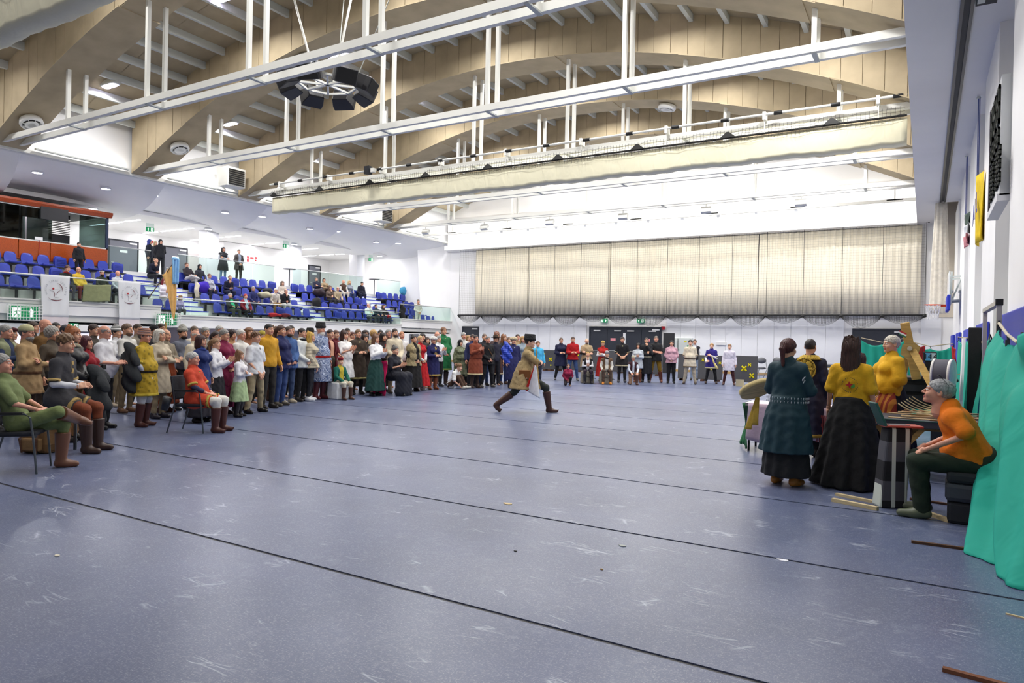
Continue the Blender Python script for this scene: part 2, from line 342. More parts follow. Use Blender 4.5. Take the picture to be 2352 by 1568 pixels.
# white roof ties and their hangers
HX = [-22.0, -18.0, -13.9, -10.2, -6.3, -2.1]
TORD = ['white twin-tube roof tie crossing the top of the photo above the loudspeaker ring', 'white twin-tube roof tie crossing the middle of the roof below the loudspeaker ring',
        'white twin-tube roof tie carrying the long cream net case', 'white roof tie just beyond the cream net case', 'white roof tie closest to the end wall']
for k, y in enumerate(ARCHY[1:]):
    t = empty('roof_tie', (-13, y+.5, 7.68))
    tag(t, (['white twin-tube roof tie above the camera carrying the near cream net case'] + TORD)[k], 'roof tie')
    for s in (.33, .82):
        build(MB().box(-26.2+13, 0+13, y+s-.06-y-.5, y+s+.06-y-.5, -.02, .15), 'tie_tube', STEEL, t)
    for x in HX:
        for s in (.33, .82): build(MB().box(x+13-.05, x+13+.05, s-.5-.05, s-.5+.05, .15, ABOT(x)-7.68-.03), 'hanger', STEEL, t)
        build(MB().box(x+13-.05, x+13+.05, -.2, .36, -.04, .0), 'cross_plate', GREYST, t)
# cream cased divider curtain hanging under two ties, net bar and catch net above it
CREAM = mat('f2edcf', 'sheet'); BLK = mat('141414', 'plain'); NET = mat('2c2a26', 'plain')
def net_case(y, lab):
    t = empty('net_case', (-12.3, y, 6.74)); tag(t, lab, 'net case')
    x0, x1 = -24.15+12.3, -.5+12.3
    rings = []
    n = 160
    for i in range(n+1):
        x = x0+(x1-x0)*i/n; s = .02*math.sin(i*.9)+.015*math.sin(i*2.3+1); z0 = .02*math.sin(i*.37)+.012*math.sin(i*1.7)
        rings.append([(x, -.2, .66), (x, -.215+s*.25, .5), (x, -.21+s*.5, .3), (x, -.21-s*.4, .08+z0), (x, -.20, .0+z0), (x, .18, .0+z0), (x, .2-s*.5, .2), (x, .2, .66)])
    build(MB().loft(rings), 'cover', CREAM, t, True)
    build(MB().tube([(x0, -.25, .7), (x1, -.25, .7)], .03), 'net_bar', BLK, t)
    g = MB()
    for i in range(int((x1-x0)/.1)):
        x = x0+.1*i; d = .12*abs(math.sin(x*1.9)); g.beam((x, -.27, .95-.3*d), (x+.03*math.sin(x*7), -.29, .62-.9*d), .006, .006)
        for r in range(4): 
            zz = .9-.085*r; g.beam((x, -.28, zz-.4*d+.02*math.sin(x*9+r)), (x+.1, -.28, zz-.4*d+.02*math.sin(x*9+.9+r)), .006, .006)
    struct(build(g, 'net', NET, t), 'stuff')
    for i in range(9):
        x = x0+.15+2.72*i; build(MB().loft([[(x-.22, -.25, .72), (x+.22, -.25, .72), (x+.22, -.3, .70), (x-.22, -.3, .7)], [(x-.03, -.26, .87), (x+.03, -.26, .87), (x+.03, -.28, .87), (x-.03, -.28, .87)]]), 'tie_knot', BLK, t)
    build(MB().tube([(x0, -.35, 1.19), (x1, -.35, 1.19)], .035, 10), 'winding_tube', STEEL, t)
    for i in range(17):
        x = x0+.3+1.44*i; build(MB().tube([(x, -.35, 1.19), (x+.22, -.35, 1.19)], .055, 10), 'strap_drum', BLK, t)
    for i in range(9):
        x = x0+.6+2.8*i; build(MB().box(x-.04, x+.04, -.38, -.1, 1.05, 1.27).box(x+.0, x+.02, -.34, -.32, .7, 1.1), 'bracket', STEEL, t)
    return t
net_case(20.35, 'long cream fabric net case with black bar hanging across the hall')
net_case(5.9, 'cream fabric net case in the top corner above the camera')
tag(build(MB().box(-18.55, -18.3, 19.75, 19.95, 7.75, 8.05).box(-18.25, -18.1, 19.78, 19.92, 7.8, 7.95, 1), 'winch_motor', [DARK, STEEL]), 'small black winch motor mounted above the cream net case', 'motor')
# fixtures
for i, (x, y, z) in enumerate(AIM):
    lo = empty('fill_light', (x, y, z)); tag(lo, 'added small white floodlight under the last roof tie, %s from the balcony side' % ['first', 'second', 'third', 'fourth', 'fifth', 'sixth'][i], 'fill_light', 'added floodlights under the last tie')
    build(MB().box(-.22, .22, -.08, .1, -.13, .13), 'housing', STEEL, lo, M=Matrix.Rotation(-.4, 4, 'X')); build(MB().box(-.02, .02, -.03, .03, 0, .27), 'bracket', STEEL, lo)
for i, (x, y, z) in enumerate(COVE_FILL):
    o = build(MB().box(-.06, .06, -1.6, 1.6, 0, .05) if x < -26 else MB().box(-1.6, 1.6, -.06, .06, 0, .05), 'added_uplight', GREYST); o.location = (x, y, z); tag(o, 'added slim uplight lying on top of the canopy edge' if x < -26 else 'added slim uplight lying on the end wall ledge', 'uplight', 'added uplights on the canopy edge' if x < -26 else 'added uplights on the end wall ledge')
for i, (x, y, z) in enumerate(LEDS):
    if y < 0: continue
    lo = empty('ceiling_lamp', (x, y, z)); q = {13.3: 'second', 18.1: 'third', 22.9: 'fourth', 27.7: 'fifth', 33.2: 'last', 8.5: 'first', 3.7: 'overhead'}[y]
    c = {-24.3: 'by the left wall', -18.2: 'left of the roof ridge', -12.4: 'at the roof ridge', -6.6: 'right of the roof ridge', -2.6: 'close to the right soffit'}[x]
    tag(lo, 'oval white ceiling lamp in the %s roof bay, %s' % (q, c), 'ceiling lamp', 'oval lamps on the roof deck')
    ov = lambda a, b, z: [(a*(1 if math.cos(t) > 0 else -1)+b*math.cos(t), b*math.sin(t), z) for t in [2*math.pi*(k+.5)/20 for k in range(20)]]
    build(MB().loft([ov(.28, .14, .14), ov(.3, .17, .12), ov(.3, .17, 0), ov(.28, .15, -.03)]), 'housing', GREYST, lo)
    build(MB().loft([ov(.25, .12, -.03), ov(.25, .11, -.06), ov(.2, .06, -.08)]), 'diffuser', mat('e6dcff', 'emit', scale=14), lo)
for x, y, z in WASH:
    lo = empty('fill_light', (x, y, z)); tag(lo, 'added small white floodlight aimed at the end wall, %s' % (['first', 'second', 'third', 'fourth', 'fifth', 'sixth', 'seventh'][WASH.index((x, y, z))]+' from the balcony side'), 'fill_light', 'added floodlights facing the end wall')
    build(MB().box(-.24, .24, -.02, .1, 0, .3), 'housing', STEEL, lo); build(MB().box(-.03, .03, 0, .05, -.45, 0).box(-.3, .3, .0, .05, -.47, -.42), 'bracket', STEEL, lo)
beamw = struct(build(MB().box(-26.1, -.4, 33.0, 33.12, 7.62, 7.74), 'trim_20', STEEL))
for (x, y) in ((-24.6, 11.0), (-24.0, 15.7), (-17.3, 15.7), (-8.5, 25.3), (-5.2, 20.5)):
    f = empty('ceiling_fan', (x, y, ABOT(x)-.05)); tag(f, 'round white ventilator under the %s' % {(-24.6): 'arch over the control booth', (-24.0): 'foot of the second arch', (-17.3): 'second arch just behind the loudspeaker ring', (-8.5): 'fourth arch', (-5.2): 'third arch near the right soffit'}[x], 'ventilator', 'round ventilators under the arches')
    sl = math.atan(-.0396*(x+13)); M = Matrix.Rotation(-sl, 4, 'Y')
    build(MB().lathe([(.2, 0), (.32, -.02), (.34, -.14), (.30, -.2), (.27, -.2), (.27, -.12), (.0, -.12)], n=24), 'housing', mat('f2f2ee'), f, True, M)
    g = MB()
    for k in range(8): a = k*math.pi/4; g.beam((0, 0, -.2), (.29*math.cos(a), .29*math.sin(a), -.2), .018, .015)
    for r in (.1, .19): g.lathe([(r-.01, -.195), (r+.01, -.195), (r+.01, -.21), (r-.01, -.21)], n=20)
    build(g, 'grille', mat('f2f2ee'), f, M=M); build(MB().lathe([(.25, -.13), (.0, -.131)], n=16), 'rotor', mat('55554f'), f, M=M)
for (x, y, hh) in ((-24.5, 19.2, 'left'), (-26.1, 24.0, 'right')):    # air heaters on the side wall
    hb = empty('air_heater', (-25.6, 19.2 if hh == 'left' else 28.8, 8.2)); tag(hb, 'white air heater with black louvres %s' % ('right of the second arch foot' if hh == 'left' else 'below the end of the long net case'), 'air heater')
    build(MB().box(-.4, .3, -.45, .45, -.4, .4), 'housing', STEEL, hb); 
    for k in range(8): build(MB().box(.3, .34, -.38, .38, -.34+.085*k, -.29+.085*k), 'slat', BLK, hb)
    build(MB().beam((-.55, -.3, -.2), (0, -.3, -.55), .05, .05).beam((-.55, .3, -.2), (0, .3, -.55), .05, .05), 'bracket', STEEL, hb)
# round loudspeaker cluster
sp = empty('loudspeaker_cluster', (-13.9, 13.35, 8.30)); sp.scale = (1.08, 1.08, 1.08); tag(sp, 'ring of eight black loudspeakers on a white frame hanging from the roof', 'loudspeakers')
for k in range(8):
    a = (k+.5)*math.pi/4; M = Matrix.Rotation(a, 4, 'Z') @ Matrix.Translation((.96, 0, -.03)) @ Matrix.Rotation(math.radians(24), 4, 'Y')
    prof = [(-.22, -.2), (.12, -.27), (.3, -.27), (.3, .27), (.12, .27), (-.22, .2)]
    o = bevel(build(MB().loft([[(x*.8, y, -.18) for x, y in prof], [(x*.8, y, .18) for x, y in prof]]), 'loudspeaker', mat('16161c', 'plain', rough=.45), sp, M=M), .015)
    build(MB().box(.24, .246, -.24, .24, -.16, .16), 'grille', mat('0d0d10', 'foam'), o)
    build(MB().box(-.17, -.155, -.14, .14, .1, .13), 'connector_strip', STEEL, o)
    build(MB().beam((0, 0, 0), (.72*math.cos(a+.39), .72*math.sin(a+.39), 0), .05, .05), 'spoke', STEEL, sp)
rg = MB()
for k in range(8):
    a, b_ = k*math.pi/4+.0, (k+1)*math.pi/4+.0; rg.beam((.72*math.cos(a), .72*math.sin(a), 0), (.72*math.cos(b_), .72*math.sin(b_), 0), .05, .05)
build(rg, 'ring', STEEL, sp)
for dx, dy in ((-1.9, .3), (.9, .2)): build(MB().tube([(.2*dx, .1*dy, 0), (dx, dy, 3.4)], .03), 'rod', STEEL, sp)
for dx, dy in ((-.3, .9), (2.6, .4)): build(MB().tube([(.3*dx+.0, .4*dy, 0), (dx, dy, 3.6)], .012, 5), 'chain', GREYST, sp)
# ================================================================== GALLERY ON THE LEFT
def frame(o, x, y): z = Vector(x).cross(Vector(y)); return Matrix.Translation(Vector(o)) @ Matrix((Vector(x), Vector(y), z)).transposed().to_4x4()
FX = lambda o: frame(o, (0, 1, 0), (0, 0, 1))      # faces +X
FYm = lambda o: frame(o, (1, 0, 0), (0, 0, 1))     # faces -Y
FXm = lambda o: frame(o, (0, -1, 0), (0, 0, 1))    # faces -X
SEC = [(-7, 16.4, 2.60, 3.43), (16.4, 31.1, 2.27, 2.94), (31.1, 36, 2.60, 3.43)]
CONC = mat('d9d9d4', 'paint'); GLASS = mat('ecf5f2', 'glass'); RAILM = mat('c7c9c6', 'metal'); PURP = mat('57525f', 'plain')
gal = struct(build(MB().box(-26.25, -26.12, -7, 36, 0, 1.76), 'wall_balcony', WHITE))
for (ya, yb, zt, zr) in SEC:
    build(MB().box(-26.9, -26.0, ya, yb, zt-.05, zt).box(-26.9, -26.04, ya, yb, zt-.17, zt-.05), 'ledge', CONC, gal)
    build(MB().box(-26.9, -26.07, ya, yb, zt-.52, zt-.17), 'fascia', WHITE, gal)
    r = empty('glass_railing', (-26.15, (ya+yb)/2, zt)); n = max(2, round((yb-max(ya, 4))/1.35)); y0 = max(ya, 4.) 
    tag(r, {-7: 'clear glass railing of the left balcony section with white banners on it', 16.4: 'clear glass railing along the lowered middle balcony', 31.1: 'short clear glass railing of the balcony next to the end wall'}[ya], 'railing')
    for i in range(n):
        a, b = y0+(yb-y0)*i/n, y0+(yb-y0)*(i+1)/n
        build(MB().box(-.006, .006, a+.01-(ya+yb)/2, b-.01-(ya+yb)/2, .0, zr-zt-.02), 'pane', GLASS, r)
    build(MB().tube([(0, y0-(ya+yb)/2, zr-zt), (0, yb-(ya+yb)/2, zr-zt)], .025), 'handrail', RAILM, r)
build(MB().box(-26.115, -26.08, 16.6, 30.9, 0, 1.72), 'dark_wall_panel', PURP, gal)
for y in (19.6, 24.2, 28.1): build(MB().box(-26.08, -26.05, y, y+.5, 0, 1.72), 'pier', mat('a5a3ab'), gal)
# tiers
TIER = [(-26.1, -27.3, 2.05), (-27.3, -28.2, 2.5), (-28.2, -29.1, 2.98), (-29.1, -30.2, 3.5)]
for i, (xa, xb, z) in enumerate(TIER):
    for ya, yb, dz in ((-7, 16.4, .15), (16.4, 36, 0)): struct(build(MB().box(xb, min(xa, -26.16), ya, yb, z-.5 if i else z-.2, z+dz), 'floor', CONC))
struct(build(MB().box(XL, -30.2, -7, 36, 3.9, 4.2), 'floor', CONC))
AISLE = [(17.4, 19.3), (25.25, 26.25), (31.75, 33.1), (9.6, 10.2)]
NOSE = mat('2434b8')
for k, (ya, yb) in enumerate(AISLE[:3]):
    st = empty('aisle_stairs', (-30.2, (ya+yb)/2, 2.05)); tag(st, ['pale stairs with blue edges behind the golden flag', 'pale stairs with blue edges between the two middle seat blocks', 'pale stairs with blue edges left of the last seat block'][k], 'stairs')
    z = 4.2; x = 0
    for j in range(10):
        z2 = 4.2-.215*(j+1); x2 = .38*(j+1)
        build(MB().box(0, x2, (ya-yb)/2, (yb-ya)/2, z2-2.05-.2, z2-2.05), 'step', mat('e9efea', 'paint'), st)
        build(MB().box(x2-.09, x2+.015, (ya-yb)/2, (yb-ya)/2, z2-2.05-.03, z2-2.05+.014), 'blue_edge', NOSE, st)
# seats
SEATB = mat('3041a8', 'plain', rough=.4)
def seat_shape(down):
    back = MB(); n = 10; P = []
    for side in (0, 1):
        for (y, z) in [(-.2, 0), (-.215, .15), (-.20, .29), (-.15, .38), (-.07, .40), (.07, .40), (.15, .38), (.20, .29), (.215, .15), (.2, 0)]:
            P.append((-.2-.12*z+.02*(abs(y) > .12)-side*.03+.02*(z < .1), y, .02+z))
    back.add(P, [tuple(range(10)), tuple(range(19, 9, -1))]+[(i, i+10, (i+1) % 10+10, (i+1) % 10) for i in range(10)])
    pan = MB()
    if down:
        pan.loft([[(x, -w, z) for x, w, z in [(x, w, z)]] + [(x, w, z), (x, w, z-.035), (x, -w, z-.035)] for x, w, z in ((-.19, .2, .03), (-.05, .215, .0), (.12, .215, .01), (.2, .2, .045), (.24, .17, .03))])
    else:
        pan.loft([[(x, -w, z), (x, w, z), (x-.05, w, z), (x-.05, -w, z)] for z, w, x in ((-.02, .2, -.08), (.1, .215, -.07), (.25, .215, -.07), (.36, .19, -.08))])
        for q in (.08, .14, .2, .26): pan.box(-.075, -.055, -.15, .15, q, q+.02)
    return back.mesh('backrest', False), pan.mesh('seat_pan', False), MB().box(-.22, .1, -.25, .25, -.09, -.04).box(-.2, -.1, -.03, .03, -.4, -.09).mesh('bracket')
SEATM = {d: seat_shape(d) for d in (0, 1)}
disc = MB().lathe([(.03, 0), (.0, .003)], n=10).mesh('number_disc')
ordn = ['first', 'second', 'third', 'fourth', 'fifth', 'sixth', 'seventh', 'eighth', 'ninth', 'tenth', 'eleventh', 'twelfth']
def seat(x, y, z, down, lab, grp):
    s = empty('stadium_seat', (x, y, z)); tag(s, lab, 'seat', grp); b, p, k = SEATM[down]
    link('backrest', b, SEATB, s); link('seat_pan', p, SEATB, s); link('bracket', k, DARK, s)
    d = link('number_disc', disc, mat('e8e8e8'), s, Matrix.Translation((-.232, 0, .37)) @ Matrix.Rotation(math.radians(83), 4, 'Y'))
SX = [-26.95, -27.85, -28.75, -29.65]; SZ = [2.47, 2.92, 3.40, 3.93]
BL = {'left block beside the banners': (11.0, 16.9, (1, 2, 3)), 'middle block left of the central stairs': (19.75, 25.2, (0, 1, 2, 3)), 'middle block right of the central stairs': (26.45, 31.6, (0, 1, 2, 3)), 'last block before the end wall': (33.3, 35.8, (0, 1, 2, 3))}
ROWN = ['front', 'second', 'third', 'top']
OCC = []                                            # spots taken by seated spectators, filled below
def seat_z(r): return SZ[r]
FOLD = {(0, 0), (0, 9), (5, 1)}
for bn, (ya, yb, rows) in BL.items():
    n = int((yb-ya)/.575)+1
    for r in rows:
        for i in range(n):
            down = 0 if (i*7+r*5+n) % 4 == 0 else 1
            seat(SX[r], ya+.575*i, SZ[r]+(.15 if bn[0:4] == 'left' else 0), down, '%s blue seat from the left, %s row, %s' % (ordn[i], ROWN[r], bn), 'blue seats of the '+bn)
for y in (16.9,): seat(-26.95, 16.95, 2.5, 1, 'lone blue front seat beside the pointed tip of the golden flag', 'blue seats'); seat(-26.95, 17.5, 2.5, 1, 'blue front seat just right of the golden flag', 'blue seats')
# concourse rails, columns, back wall
for k, (ya, yb) in enumerate(((16.6, 18.5), (19.8, 25.45), (26.7, 32.3), (33.6, 35.9))):
    r = empty('glass_railing', (-30.25, (ya+yb)/2, 4.2)); tag(r, ['short upper glass railing beside the control booth', 'long upper glass railing with two people leaning on it', 'upper glass railing with a bar table behind it', 'last upper glass railing, nearest the end wall'][k], 'railing')
    n = max(1, round((yb-ya)/1.4)); h = (yb-ya)/2
    for i in range(n): build(MB().box(-.006, .006, -h+2*h*i/n+.01, -h+2*h*(i+1)/n-.01, .03, .99), 'pane', GLASS, r)
    build(MB().tube([(0, -h, 1.02), (0, h, 1.02)], .022), 'handrail', RAILM, r)
colm = mat('dfdfe2', 'paint')
for y in (22.6, 28.2, 33.6): struct(build(MB().box(-32.7, -32.0, y, y+.7, 4.2, 7.0), 'column', colm))
wg = struct(build(MB().box(-37.3, -37, -7, 36, 0, 7.2), 'wall_gallery', WHITE))
build(MB().box(-37, -35.3, 26.0, 31.2, 4.2, 6.9), 'wall_block', WHITE, wg)
build(MB().box(-37, -36.98, 24.9, 26.0, 4.2, 6.2), 'recess', mat('cfc6c4'), wg)
def door(n, M, w, h, m, handle=1, sign=True):
    d = struct(build(MB().box(-w/2, w/2, 0, h, -.04, .03), 'door_%d' % n, m, M=M))
    build(MB().box(-w/2-.07, -w/2, 0, h+.07, -.04, .05).box(w/2, w/2+.07, 0, h+.07, -.04, .05).box(-w/2, w/2, h, h+.07, -.04, .05), 'door_frame', DARK if m is DOORG else DOOR, d)
    if handle: build(MB().box(-w/2+.08, -w/2+.22, h*.45, h*.45+.025, .05, .08), 'door_handle', RAILM, d)
    if sign: build(MB().box(-.2, .2, h*.72, h*.72+.13, .03, .036), 'door_sign', mat('f2f2f2'), d)
    build(MB().box(w/2-.45, w/2-.05, h-.12, h-.04, .03, .09), 'door_closer', mat('dddddd'), d)
    return d
for k, (y, w, x) in enumerate(((21.1, 1.5, -37), (24.1, 1.35, -37), (34.6, 1.0, -37), (28.9, .9, -35.3), (38, 1, -37))):
    if k != 4 and k != 3: door(k+1, FX((x, y, 4.2)), w, 2.15, DOORG)
struct(build(MB().box(XL, -31.0, -7, 36, 6.92, 7.1), 'ceiling', WHITE))
# strip lights and downlights
EM = mat('f4f0ff', 'emit', scale=9); EM2 = mat('f2ecff', 'emit', scale=22)
k = 0
for y in (16.5, 19.3, 22.1, 24.95, 27.75, 30.6, 33.4):
    for x in (-36.2, -34.6, -33.1):
        if -35.5 > x and 26 < y < 31: continue
        k += 1; o = build(MB().box(x-.62, x+.62, y-.05, y+.05, 6.9, 6.925), 'strip_light', EM); area((x, y, 6.89), 1.2, .08, 15, (.99, .98, 1))
        tag(o, '%s white light strip, %s line from the booth' % ({-36.2: 'rear', -34.6: 'middle', -33.1: 'front'}[x], ordn[int((y-16.4)/2.8)]), 'light', 'strip lights in the gallery ceiling')
# canopy shells: each hangs over one bay, slightly lower at its far edge
JY = [1.0, 6.2, 11.4, 16.6, 21.7, 26.85, 31.7, 36.9]; CANM = mat('f4f3f4', 'paint')
def cz(s): return 7.57 - .22*s*1.1 - .62*max(0, s-.15)**1.3*(.9-.25*s)
def arcp(j, s): return (-26.3-6.7*s, min(36, JY[j]+1.8*s**.8), 7.57-.60*s**1.15-.06*s)
for j in range(1, len(JY)):
    def fn(u, v, j=j):
        a, b = arcp(j-1, v), arcp(j, v); z = a[2]+(b[2]-a[2])*u - .5*u**3*math.sin(math.pi*min(1, v*1.02))**.8
        return (a[0], min(36, a[1]+(b[1]-a[1])*u), z)
    mb = MB().grid(fn, 14, 18)
    n0 = len(mb.v)
    for i in range(19):                       # closing lip at the far edge
        p = fn(1, i/18); mb.v += [p, (p[0], p[1], p[2]+.52*math.sin(math.pi*i/18)+.001)]
    for i in range(18): mb.f.append((n0+2*i, n0+2*i+1, n0+2*i+3, n0+2*i+2)); mb.m.append(0)
    struct(build(mb, 'ceiling', CANM, smooth=True))
    if j < 7: struct(build(MB().add([(-26.3, JY[j], 7.6), (-26.28, JY[j]+.1, 7.6), (-27.0, JY[j]+.35, 7.38), (-26.3, JY[j]-.08, 7.58)], [(0, 1, 2), (0, 2, 3)]), 'trim_%d' % (30+j), WHITE))
def canopy_z(x, y):
    s_ = (-26.3-x)/6.7
    for j in range(1, len(JY)):
        a, b = arcp(j-1, s_), arcp(j, s_)
        if a[1] <= y <= b[1]: u = (y-a[1])/(b[1]-a[1]); return a[2]+(b[2]-a[2])*u - .5*u**3*math.sin(math.pi*min(1, s_*1.02))**.8
    return 7
for j, (x, y) in enumerate(DOWN):
    z = canopy_z(x, y)-.01
    d = empty('downlight', (x, y, z-.05)); tag(d, 'round recessed light in the %s row, %s from the near end' % ('front' if x > -30 else 'rear', ordn[j if x > -30 else j-10]), 'light', 'recessed lights in the gallery canopy')
    build(MB().lathe([(.17, .09), (.20, .0), (.185, -.012), (.16, 0), (.16, .06)], n=18), 'trim_ring', mat('f0f0f4'), d, True)
    build(MB().lathe([(.158, .0), (.0, .001)], n=16), 'diffuser', EM2, d)
    area((x, y, z-.09), .22, .22, 58, (.98, .97, 1))
struct(build(MB().box(-26.36, -26.22, -7, 36, 7.54, 7.62), 'trim_29', mat('ffffff', 'paint')))
# slanted white end of the gallery where the canopy meets the end wall
struct(build(MB().add([(-26.2, 36, 2.0), (-26.2, 36, 7.6), (-28.4, 35.3, 7.5), (-27.9, 35.3, 2.0)], [(0, 1, 2, 3)]), 'trim_28', WHITE))
# control booth
WOOD = mat('8f3a12', 'wood', rough=.4); WOOD2 = mat('a8470f', 'wood', rough=.35)
bt = empty('control_booth', (-30, 13, 4.29)); tag(bt, 'glazed control booth with reddish wooden panels above the left balcony', 'booth')
build(MB().box(-.9, -.02, -9, 3.42, -.02, .0), 'floor_plate', DARK, bt)
for i in range(11):
    y = -9+1.13*i; bevel(build(MB().box(-.02, .05, y+.012, y+1.118, .02, .72), 'panel', WOOD2, bt), .012)
build(MB().box(-.02, .08, -9, 3.44, -.03, .03), 'bottom_moulding', WOOD, bt)
build(MB().loft([[(-.05, y, 2.06), (.09, y, 2.06), (.17, y, 2.2), (.17, y, 2.28), (-.05, y, 2.28)] for y in (-9, 3.55)]), 'cornice', WOOD, bt)
build(MB().box(-2.2, -.05, 3.4, 3.44, .72, 2.06), 'side_glass', GLASS, bt); build(MB().box(-2.2, 0, 3.4, 3.44, -.1, .72), 'side_panel', WHITE, bt)
build(MB().box(-3.2, -3.1, -9, 3.4, 0, 2.3), 'back_wall', mat('15161a'), bt); build(MB().box(-3.2, 0, -9, 3.4, 2.1, 2.2), 'booth_ceiling', mat('202024'), bt)
BY = lambda px: on(px, 520, 0, -30).y-13
for i, (a, b) in enumerate(((-9, BY(44)), (BY(46), BY(59)), (BY(60), BY(120)), (BY(181), 3.33))): build(MB().box(0, .012, a+.02, b-.02, .76, 2.02), 'pane', mat('8f9a98', 'glass'), bt)
build(MB().box(-.02, .04, -9, 3.42, .72, .765).box(-.02, .04, -9, 3.42, 2.02, 2.07).box(-.04, .04, 3.34, 3.44, .72, 2.07, 1), 'window_frame', [GREYST, mat('23304a')], bt)
build(MB().box(-.3, -.28, BY(60), BY(120), .72, 1.66), 'white_screen', mat('efe4ea', 'paint'), bt)
build(MB().box(.02, .12, BY(90), BY(153), 1.62, 2.2), 'black_monitor', mat('101014'), bt)
for q in range(10): build(MB().box(-.62, -.6, BY(126), BY(179), 1.18+.07*q, 1.21+.07*q), 'blind_slat', mat('e7e3df', 'emit', scale=.8), bt)  # slats have a faint glow of their own to look lit
build(MB().box(-.7, -.66, BY(121), BY(180), .72, 2.02), 'dark_backdrop', mat('121316'), bt)
build(MB().box(-2.4, -2.38, 2.45, 3.0, .8, 1.7), 'inner_door', mat('d8dcd8'), bt)
build(MB().box(-.1, .02, .62, .9, .78, .9), 'socket_box', mat('dddddd'), bt)
build(MB().tube([(.06, .78, .78), (.07, .74, .2), (.05, .72, -.6), (.1, .7, -1.0)], .012, 6), 'cable', mat('a03020'), bt)
struct(build(MB().box(-30.3, -29.98, 3, 16.4, 3.2, 4.25), 'wall_booth', mat('b9babd', 'plain', rough=.3)))
area((-30.14, 12.6, 6.3), .12, 2.4, 14, (1, .98, 1))  # light added behind the glass so the booth screen looks bright
# exit signs
GRN = mat('0f7a4a', 'emit', scale=.55); GW = mat('eaf6ee', 'emit', scale=.8)
def exit_sign(M, w, lab, flip=False, grid=False, kind='exit sign'):
    e = empty('exit_sign'); e.matrix_basis = M; tag(e, lab, 'sign'); h = w/2
    build(MB().box(-w/2, w/2, -h/2, h/2, -.02, 0), 'sign_box', GRN, e)
    s = -1 if flip else 1
    a = MB(); ax = s*w*.25 
    a.add([(ax-.11*w, .02*h, .004), (ax+.11*w, .02*h, .004), (ax, .36*h, .004)], [(0, 1, 2)]); a.box(ax-.045*w, ax+.045*w, -.34*h, .04*h, .001, .004)
    build(a, 'arrow', GW, e)
    g = MB(); bx = -s*w*.25
    g.box(bx-.16*w, bx+.14*w, -.4*h, .4*h, .001, .002); build(g, 'doorway_symbol', GW, e)
    r = MB(); r.lathe([(.03*w, 0), (0, .001)], c=(bx+.02*w, .28*h, .004), n=8); r.beam((bx, .18*h, .005), (bx-.02*w, -.08*h, .005), .04*w, .004); r.beam((bx-.02*w, -.06*h, .005), (bx+.07*w, -.18*h, .005), .03*w, .004); r.beam((bx+.07*w, -.18*h, .005), (bx+.06*w, -.34*h, .005), .03*w, .004)
    r.beam((bx-.02*w, -.06*h, .005), (bx-.11*w, -.3*h, .005), .03*w, .004); r.beam((bx, .14*h, .005), (bx+.1*w, .08*h, .005), .025*w, .004); r.beam((bx, .14*h, .005), (bx-.09*w, .02*h, .005), .025*w, .004)
    build(r, 'running_figure', GRN, e)
    if grid:
        c = MB()
        for i in range(12): c.box(-w*.62+w*1.24*i/11-.008, -w*.62+w*1.24*i/11+.008, -h*.62, h*.62, .07, .085)
        for i in range(6): c.box(-w*.62, w*.62, -h*.62+h*1.24*i/5-.008, -h*.62+h*1.24*i/5+.008, .085, .1)
        for sx in (-1, 1):
            for sy in (-1, 1): c.box(sx*w*.6-.01, sx*w*.6+.01, sy*h*.6-.01, sy*h*.6+.01, -.02, .08)
        build(c, 'guard_cage', mat('f1f1ee'), e)
    return e
exit_sign(FX((-25.95, 11.5, 2.12)), .85, 'green exit sign behind a white wire guard under the balcony, far left', grid=True)
exit_sign(FX((-25.95, 16.6, 2.05)), .85, 'green exit sign behind a white wire guard right of the second banner', grid=True)
exit_sign(FX((-26.0, 13.1, 1.72)), .34, 'small dark green exit sign above the glazed door', True)
for (px, py, z, l) in ((345, 527, 6.6, 'green hanging exit sign nearest the control booth'), (542, 573, 6.55, 'green hanging exit sign above the leaning couple'), (657, 565, 6.6, 'green hanging exit sign beside the second white column'), (852, 596, 6.6, 'small green hanging exit sign toward the end wall')):
    p = on(px, py, 2, z); e = exit_sign(FX(p), .42, l, True); build(MB().box(-.2, .2, .1, .3, -.015, -.005), 'hanger_plate', mat('e8f0ee', 'glass'), e)
exit_sign(FYm((-15.45, 35.88, 2.67)), .42, 'green exit sign above the left half of the black double doors')
exit_sign(FYm((-13.3, 35.88, 2.67)), .42, 'green exit sign above the right half of the black double doors', True)
# red lettering marks on the gallery wall, fire alarm
rd = mat('c24a50'); rs = empty('red_notice', (-35.28, 28.0, 6.1)); tag(rs, 'small red notices on the white wall behind the leaning couple', 'notice')
for (a, b, c, d) in ((-.38, -.2, -.02, .12), (-.14, .1, -.02, .1), (.18, .34, .02, .14), (-.38, -.24, -.22, -.06), (.2, .3, -.12, -.04)): build(MB().box(0, .01, a, b, c, d), 'notice_plate', rd, rs)
tag(build(MB().box(-36.98, -36.9, 22.55, 22.68, 6.45, 6.6), 'fire_alarm', mat('b01522', 'plain', rough=.4)), 'small red fire alarm box between the grey gallery doors', 'alarm')
ex = empty('fire_extinguisher', (-35.2, 27.55, 4.2)); tag(ex, 'red fire extinguisher on the upper concourse behind the glass', 'extinguisher')
build(MB().lathe([(.0, 0), (.08, .0), (.08, .38), (.05, .45), (.03, .46), (.03, .5), (0, .5)], n=14), 'cylinder', mat('b81420', 'plain', rough=.3), ex, True); build(MB().tube([(.03, 0, .5), (.14, 0, .6), (.16, 0, .3)], .012, 6), 'hose', BLK, ex); build(MB().box(-.02, .1, -.02, .02, .5, .54), 'lever', BLK, ex)
